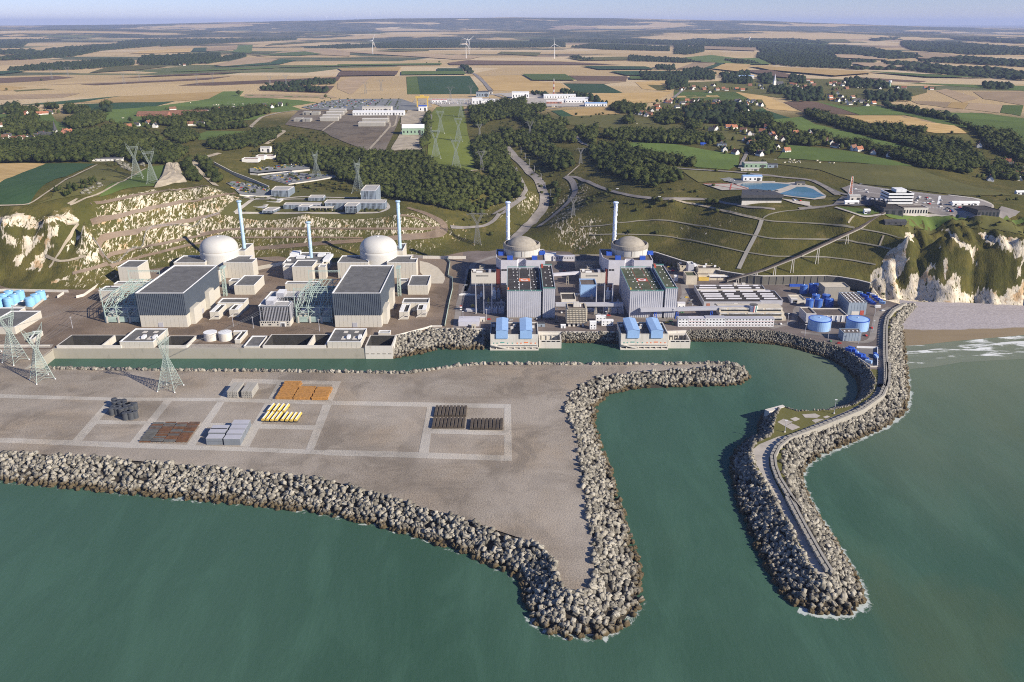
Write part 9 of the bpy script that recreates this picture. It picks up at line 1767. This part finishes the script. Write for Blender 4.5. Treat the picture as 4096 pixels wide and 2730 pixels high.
ym = [MB().add([(-1.1,0,1.3),(1.1,0,1.3),(1.35,0,2.2),(.6,0,3.1),(-.6,0,3.1),(-1.35,0,2.2)]+[(x,13,z)for x,z in((-1.1,1.3),(1.1,1.3),(1.35,2.2),(.6,3.1),(-.6,3.1),(-1.35,2.2))],[(0,1,2,3,4,5),(11,10,9,8,7,6),(0,6,7,1),(1,7,8,2),(2,8,9,3),(3,9,10,4),(4,10,11,5),(5,11,6,0)]).mesh('girder',M['yellow']),MB().box(-.4,.4,.3,12.7,3.05,3.4).mesh('white_rail',M['white']),MB().box(-1.1,1.1,.5,2,0,1.4).mesh('foot',M['slate']),MB().box(-1.1,1.1,11,12.5,0,1.4).mesh('foot',M['slate'])]
for i,(x,y)in enumerate(((1805,345),(1840,346),(1872,347),(1905,348),(1768,403),(1797,404),(1828,406),(1858,405),(1898,405),(1928,407),(1958,408),(1988,407))):
 p = yd('r',x,y); o = empty('girder',p,-.08,f'yellow steel girder with white top, {["first","second","third","fourth","fifth","sixth","seventh","eighth"][i if i < 4 else i-4]} in the {"rear" if i < 4 else "front"} row','girder','yellow girders on the yard')
 for nm,me in zip(('girder','white_rail','foot','foot'),ym): link(nm,me,o)
for blk,(xa,n,y0_,y1_,st,lab)in enumerate(((748,9,370,298,24.6,'rear'),(733,9,447,375,25.2,'front left'),(990,9,456,383,25.2,'front right'))):
 p_,t_ = yd('s',xa,y0_),yd('s',xa+8,y1_); D = t_.y-p_.y-2; w_ = yd('s',xa+st,y0_).x-p_.x; pm = None
 for i in range(n):
  p = yd('s',xa+st*i-6,y0_); o = empty('pipe_rack',p,0,f'dark brown pipe bundle, {["first","second","third","fourth","fifth","sixth","seventh","eighth","ninth"][i]} from left in the {lab} block','pipe bundle','dark brown pipe bundles')
  if pm is None:
   m = MB(); m.add([(r_*1.0,yy,z_)for yy in(0,D)for r_,z_ in((-.42,.0),(.42,.0),(.42,.42),(.2,.8),(-.2,.8),(-.42,.42))],[(0,1,2,3,4,5),(11,10,9,8,7,6)]+[(i_,6+i_,6+(i_+1)%6,(i_+1)%6)for i_ in range(6)]); pm = m.mesh('pipe',M['pipe']); bm_ = MB().box(-w_*.38,w_*.38,0,.6,0,.5).mesh('bearer',M['rust'])
  for j in range(4): link('pipe',pm,o,(-w_*.30+w_*.2*j,0,.5)); link('pipe',pm,o,(-w_*.24+w_*.16*j,0,1.35))if j<4 else None
  link('bearer',bm_,o,(0,D*.15,0)); link('bearer',bm_,o,(0,D*.8,0))
  # ---- cars
CC = {nm: NT('car_paint_'+nm).done(c,.3,0,.5)for nm,c in(('white',(.75,.75,.75)),('silver',(.42,.43,.45)),('black',(.03,.03,.035)),('blue',(.05,.10,.30)),('red',(.50,.04,.03)),('grey',(.16,.17,.18)),('yellow',(.65,.45,.05)),('green',(.10,.22,.12)))}
carm = {}
for nm in CC:
 b_ = MB(); prof = [(-2.1,.35),(2.1,.35),(2.15,.75),(1.2,.95),(.6,1.45),(-1.1,1.45),(-1.8,1.0),(-2.15,.9)]
 b_.add([(x,y,z)for y in(-.85,.85)for x,z in prof],[tuple(range(8)),tuple(reversed(range(8,16)))]+[(i,8+i,8+(i+1)%8,(i+1)%8)for i in range(8)]); b_.mi = 1
 b_.add([(x,y,z)for y in(-.87,.87)for x,z in((.95,1.0),(.5,1.36),(-1.0,1.36),(-1.6,1.02))],[(0,1,2,3),(7,6,5,4)]); b_.add([(1.22,-.7,.98),(1.22,.7,.98),(.66,.7,1.43),(.66,-.7,1.43)],[(0,1,2,3)]); b_.box(-1.6,-1.0,-.8,.8,0,.5); b_.box(1.0,1.6,-.8,.8,0,.5); carm[nm] = b_.mesh('parked_car',[CC[nm],M['dark']])
carN = [0]
def car(p,rz,nm,place,group): o = link('parked_car',carm[nm],loc=p,rz=rz); tag(o,f'{nm} parked car {place}','car',group); carN[0]+=1
cols = list(CC)
for(x,y)in((910,772),(1000,778),(1290,800),(1375,798),(1458,838),(1452,850),(1518,848),(1545,853),(1520,860),(1432,872),(1430,888),(1500,893),(1520,890),(1540,900),(1535,885),(1636,903),(1640,925),(1725,890),(1795,880),(1800,930),(1810,940),(1700,935),(1715,940),(1700,960),(1715,962),(1730,955),(1640,870),(1760,920),(1910,910),(1440,860),(1010,800),(1570,880),(1690,945),(1735,965),(815,852),(830,858),(845,850),(930,850),(945,855),(372,860),(385,870),(398,865),(435,872),(955,730)):
 p = T('g',x,y); p.z+=1.1; car(p,R.choice((pi/2+.3,pi/2+.3,.3)),R.choice(('white','silver','black','blue','grey','white','red')),'in the big right car park','cars in the big right car park')
for win,rows,n,place,gp,zz in(('e',[((480+95*k_+20,78),(700+72*k_+15,8))for k_ in range(0,6)],16,'in the large far car park','cars in the large far car park',1.2),('e',[((30,622),(470,578)),((40,612),(450,570)),((20,602),(430,565))],15,'on the upper small car park','cars on the upper small car park',3.2),('e',[((170,686),(600,645)),((230,700),(680,655)),((310,715),(560,672)),((200,665),(400,635))],17,'in the lower tree dotted car park','cars in the lower car park',1.7),('d',[((1950,718),(2190,805)),((2020,712),(2300,795)),((2080,722),(2350,808)),((1980,760),(2160,812))],15,'in the left car park below the ramp wall','cars in the left car park',1.5)):
 for a_,b_ in rows:
  for i in range(n):
   if R.random()<.25 or carN[0]>295: continue
   t = (i+R.random())/n; p = T(win,a_[0]+(b_[0]-a_[0])*t,a_[1]+(b_[1]-a_[1])*t); p.z = float(hz(p.x,p.y))+zz; car(p,R.choice((.2,pi/2+.2,.2)),R.choice(cols),place,gp)
for win,x,y,rz,nm,place in(('k',620,30,.1,'white','driving along the branch road'),('f',1005,770,.2,'white','at the bend of the branch road'),('f',655,318,1.2,'black','on the winding upper road'),('q',878,380,.3,'white','beside the breakwater road junction'),('k',695,600,.4,'blue','below the retaining wall')):
 p = T(win,x,y)if win in 'kf' and y<500 or win=='f' else G(win,x,y,ZP); p.z+=.9 if p.z>12 else .12; car(p,rz,nm,place,None)
for i,(win,x,y)in enumerate((('o',700,450),('o',735,455),('o',930,470),('o',1160,480),('o',1330,468),('o',1365,470),('o',1430,470),('o',1575,465),('o',1690,400),('o',1640,500),('o',2080,420),('o',2180,430),('p',700,505),('p',740,490),('p',760,520),('p',860,400),('p',870,250),('p',905,240),('p',940,300),('p',960,270),('p',1500,1000-480),('p',1835,525),('p',1890,520),('p',1960,420),('p',1985,250),('p',2040,300),('q',150,520-110),('q',330,700),('q',420,720),('q',700,640),('q',760,560),('q',620,450),('q',880,300),('k',720,760),('k',760,800),('k',800,860),('k',1150,880),('k',1330,880),('j',700,900),('j',690,950),('j',1680,760),('j',1720,800),('j',1760,900))):
 p = G(win,x,y,ZP); p.z+=.1; car(p,R.choice((0,pi/2,.3)),R.choice(cols),'among the buildings of the older plant','vehicles in the older plant')
for i,(win,x,y)in enumerate((('o',660,500),('o',905,480),('o',1640,470),('p',60,500),('p',770,470),('p',960,420),('p',1960,520),('q',60,640),('q',300,690),('q',620,720),('q',770,600),('q',790,430),('n',560,560),('n',350,540),('m',760,560),('n',1250,590))):
 p = G(win,x,y,ZP); o = empty('lamp_post',p,0,'slim grey lamp post lighting the plant roads','lamp post','lamp posts inside the plant'); MB().cyl((0,0),.28,.16,-.1,12,6).build('post',M['greycl'],o); MB().box(-.9,.9,-.25,.25,11.9,12.25).build('head',M['white'],o)
 # ---- cattle
cw = MB().box(-1.1,1.1,-.4,.4,.75,1.6).box(1.0,1.7,-.25,.25,1.2,1.75)
for x in(-.9,.75):
 for y in(-.3,.15): cw.box(x,x+.18,y,y+.16,0,.8)
cwm = cw.mesh('cow',M['cow'])
for win,L,place in(('g',((340,540),(352,545),(365,530),(372,545),(384,525),(395,545),(412,540),(430,535),(436,545),(350,518),(585,528),(605,545),(688,548),(725,550),(305,545),(225,522)),'on the dry meadow above the reservoirs'),('d',((1825,50),(1840,52),(1850,48),(1862,55),(1870,50),(1990,42),(2005,45),(2075,40),(2080,42),(2140,42),(1630,30),(1950,35),(1045,162),(1060,160)),'on the green meadow behind the barns'),('f',((1480,490),(1495,485),(1110,245),(1170,210)),'on the meadow below the tree rows')):
 for x,y in L: o = link('cow',cwm,loc=T(win,x,y),rz=R.uniform(0,6)); o.scale = (1.3,1.3,1.3); o.location.z+=.45; tag(o,'cream cow grazing '+place,'cow','cows '+place)
 # ---- summer haze over land and sea
hm = bpy.data.materials.new('summer_haze'); hm.use_nodes = True; nt = hm.node_tree; nt.nodes.clear()
ho = nt.nodes.new('ShaderNodeOutputMaterial'); hv = nt.nodes.new('ShaderNodeVolumePrincipled'); hv.inputs['Color'].default_value = (.54,.65,1,1); hv.inputs['Density'].default_value = 3.3e-5; hv.inputs['Anisotropy'].default_value = 0.0
nt.links.new(hv.outputs[0],ho.inputs['Volume'])
MB().box(-72000,72000,-3200,72000,-31,520).build('haze',hm,kind='stuff')
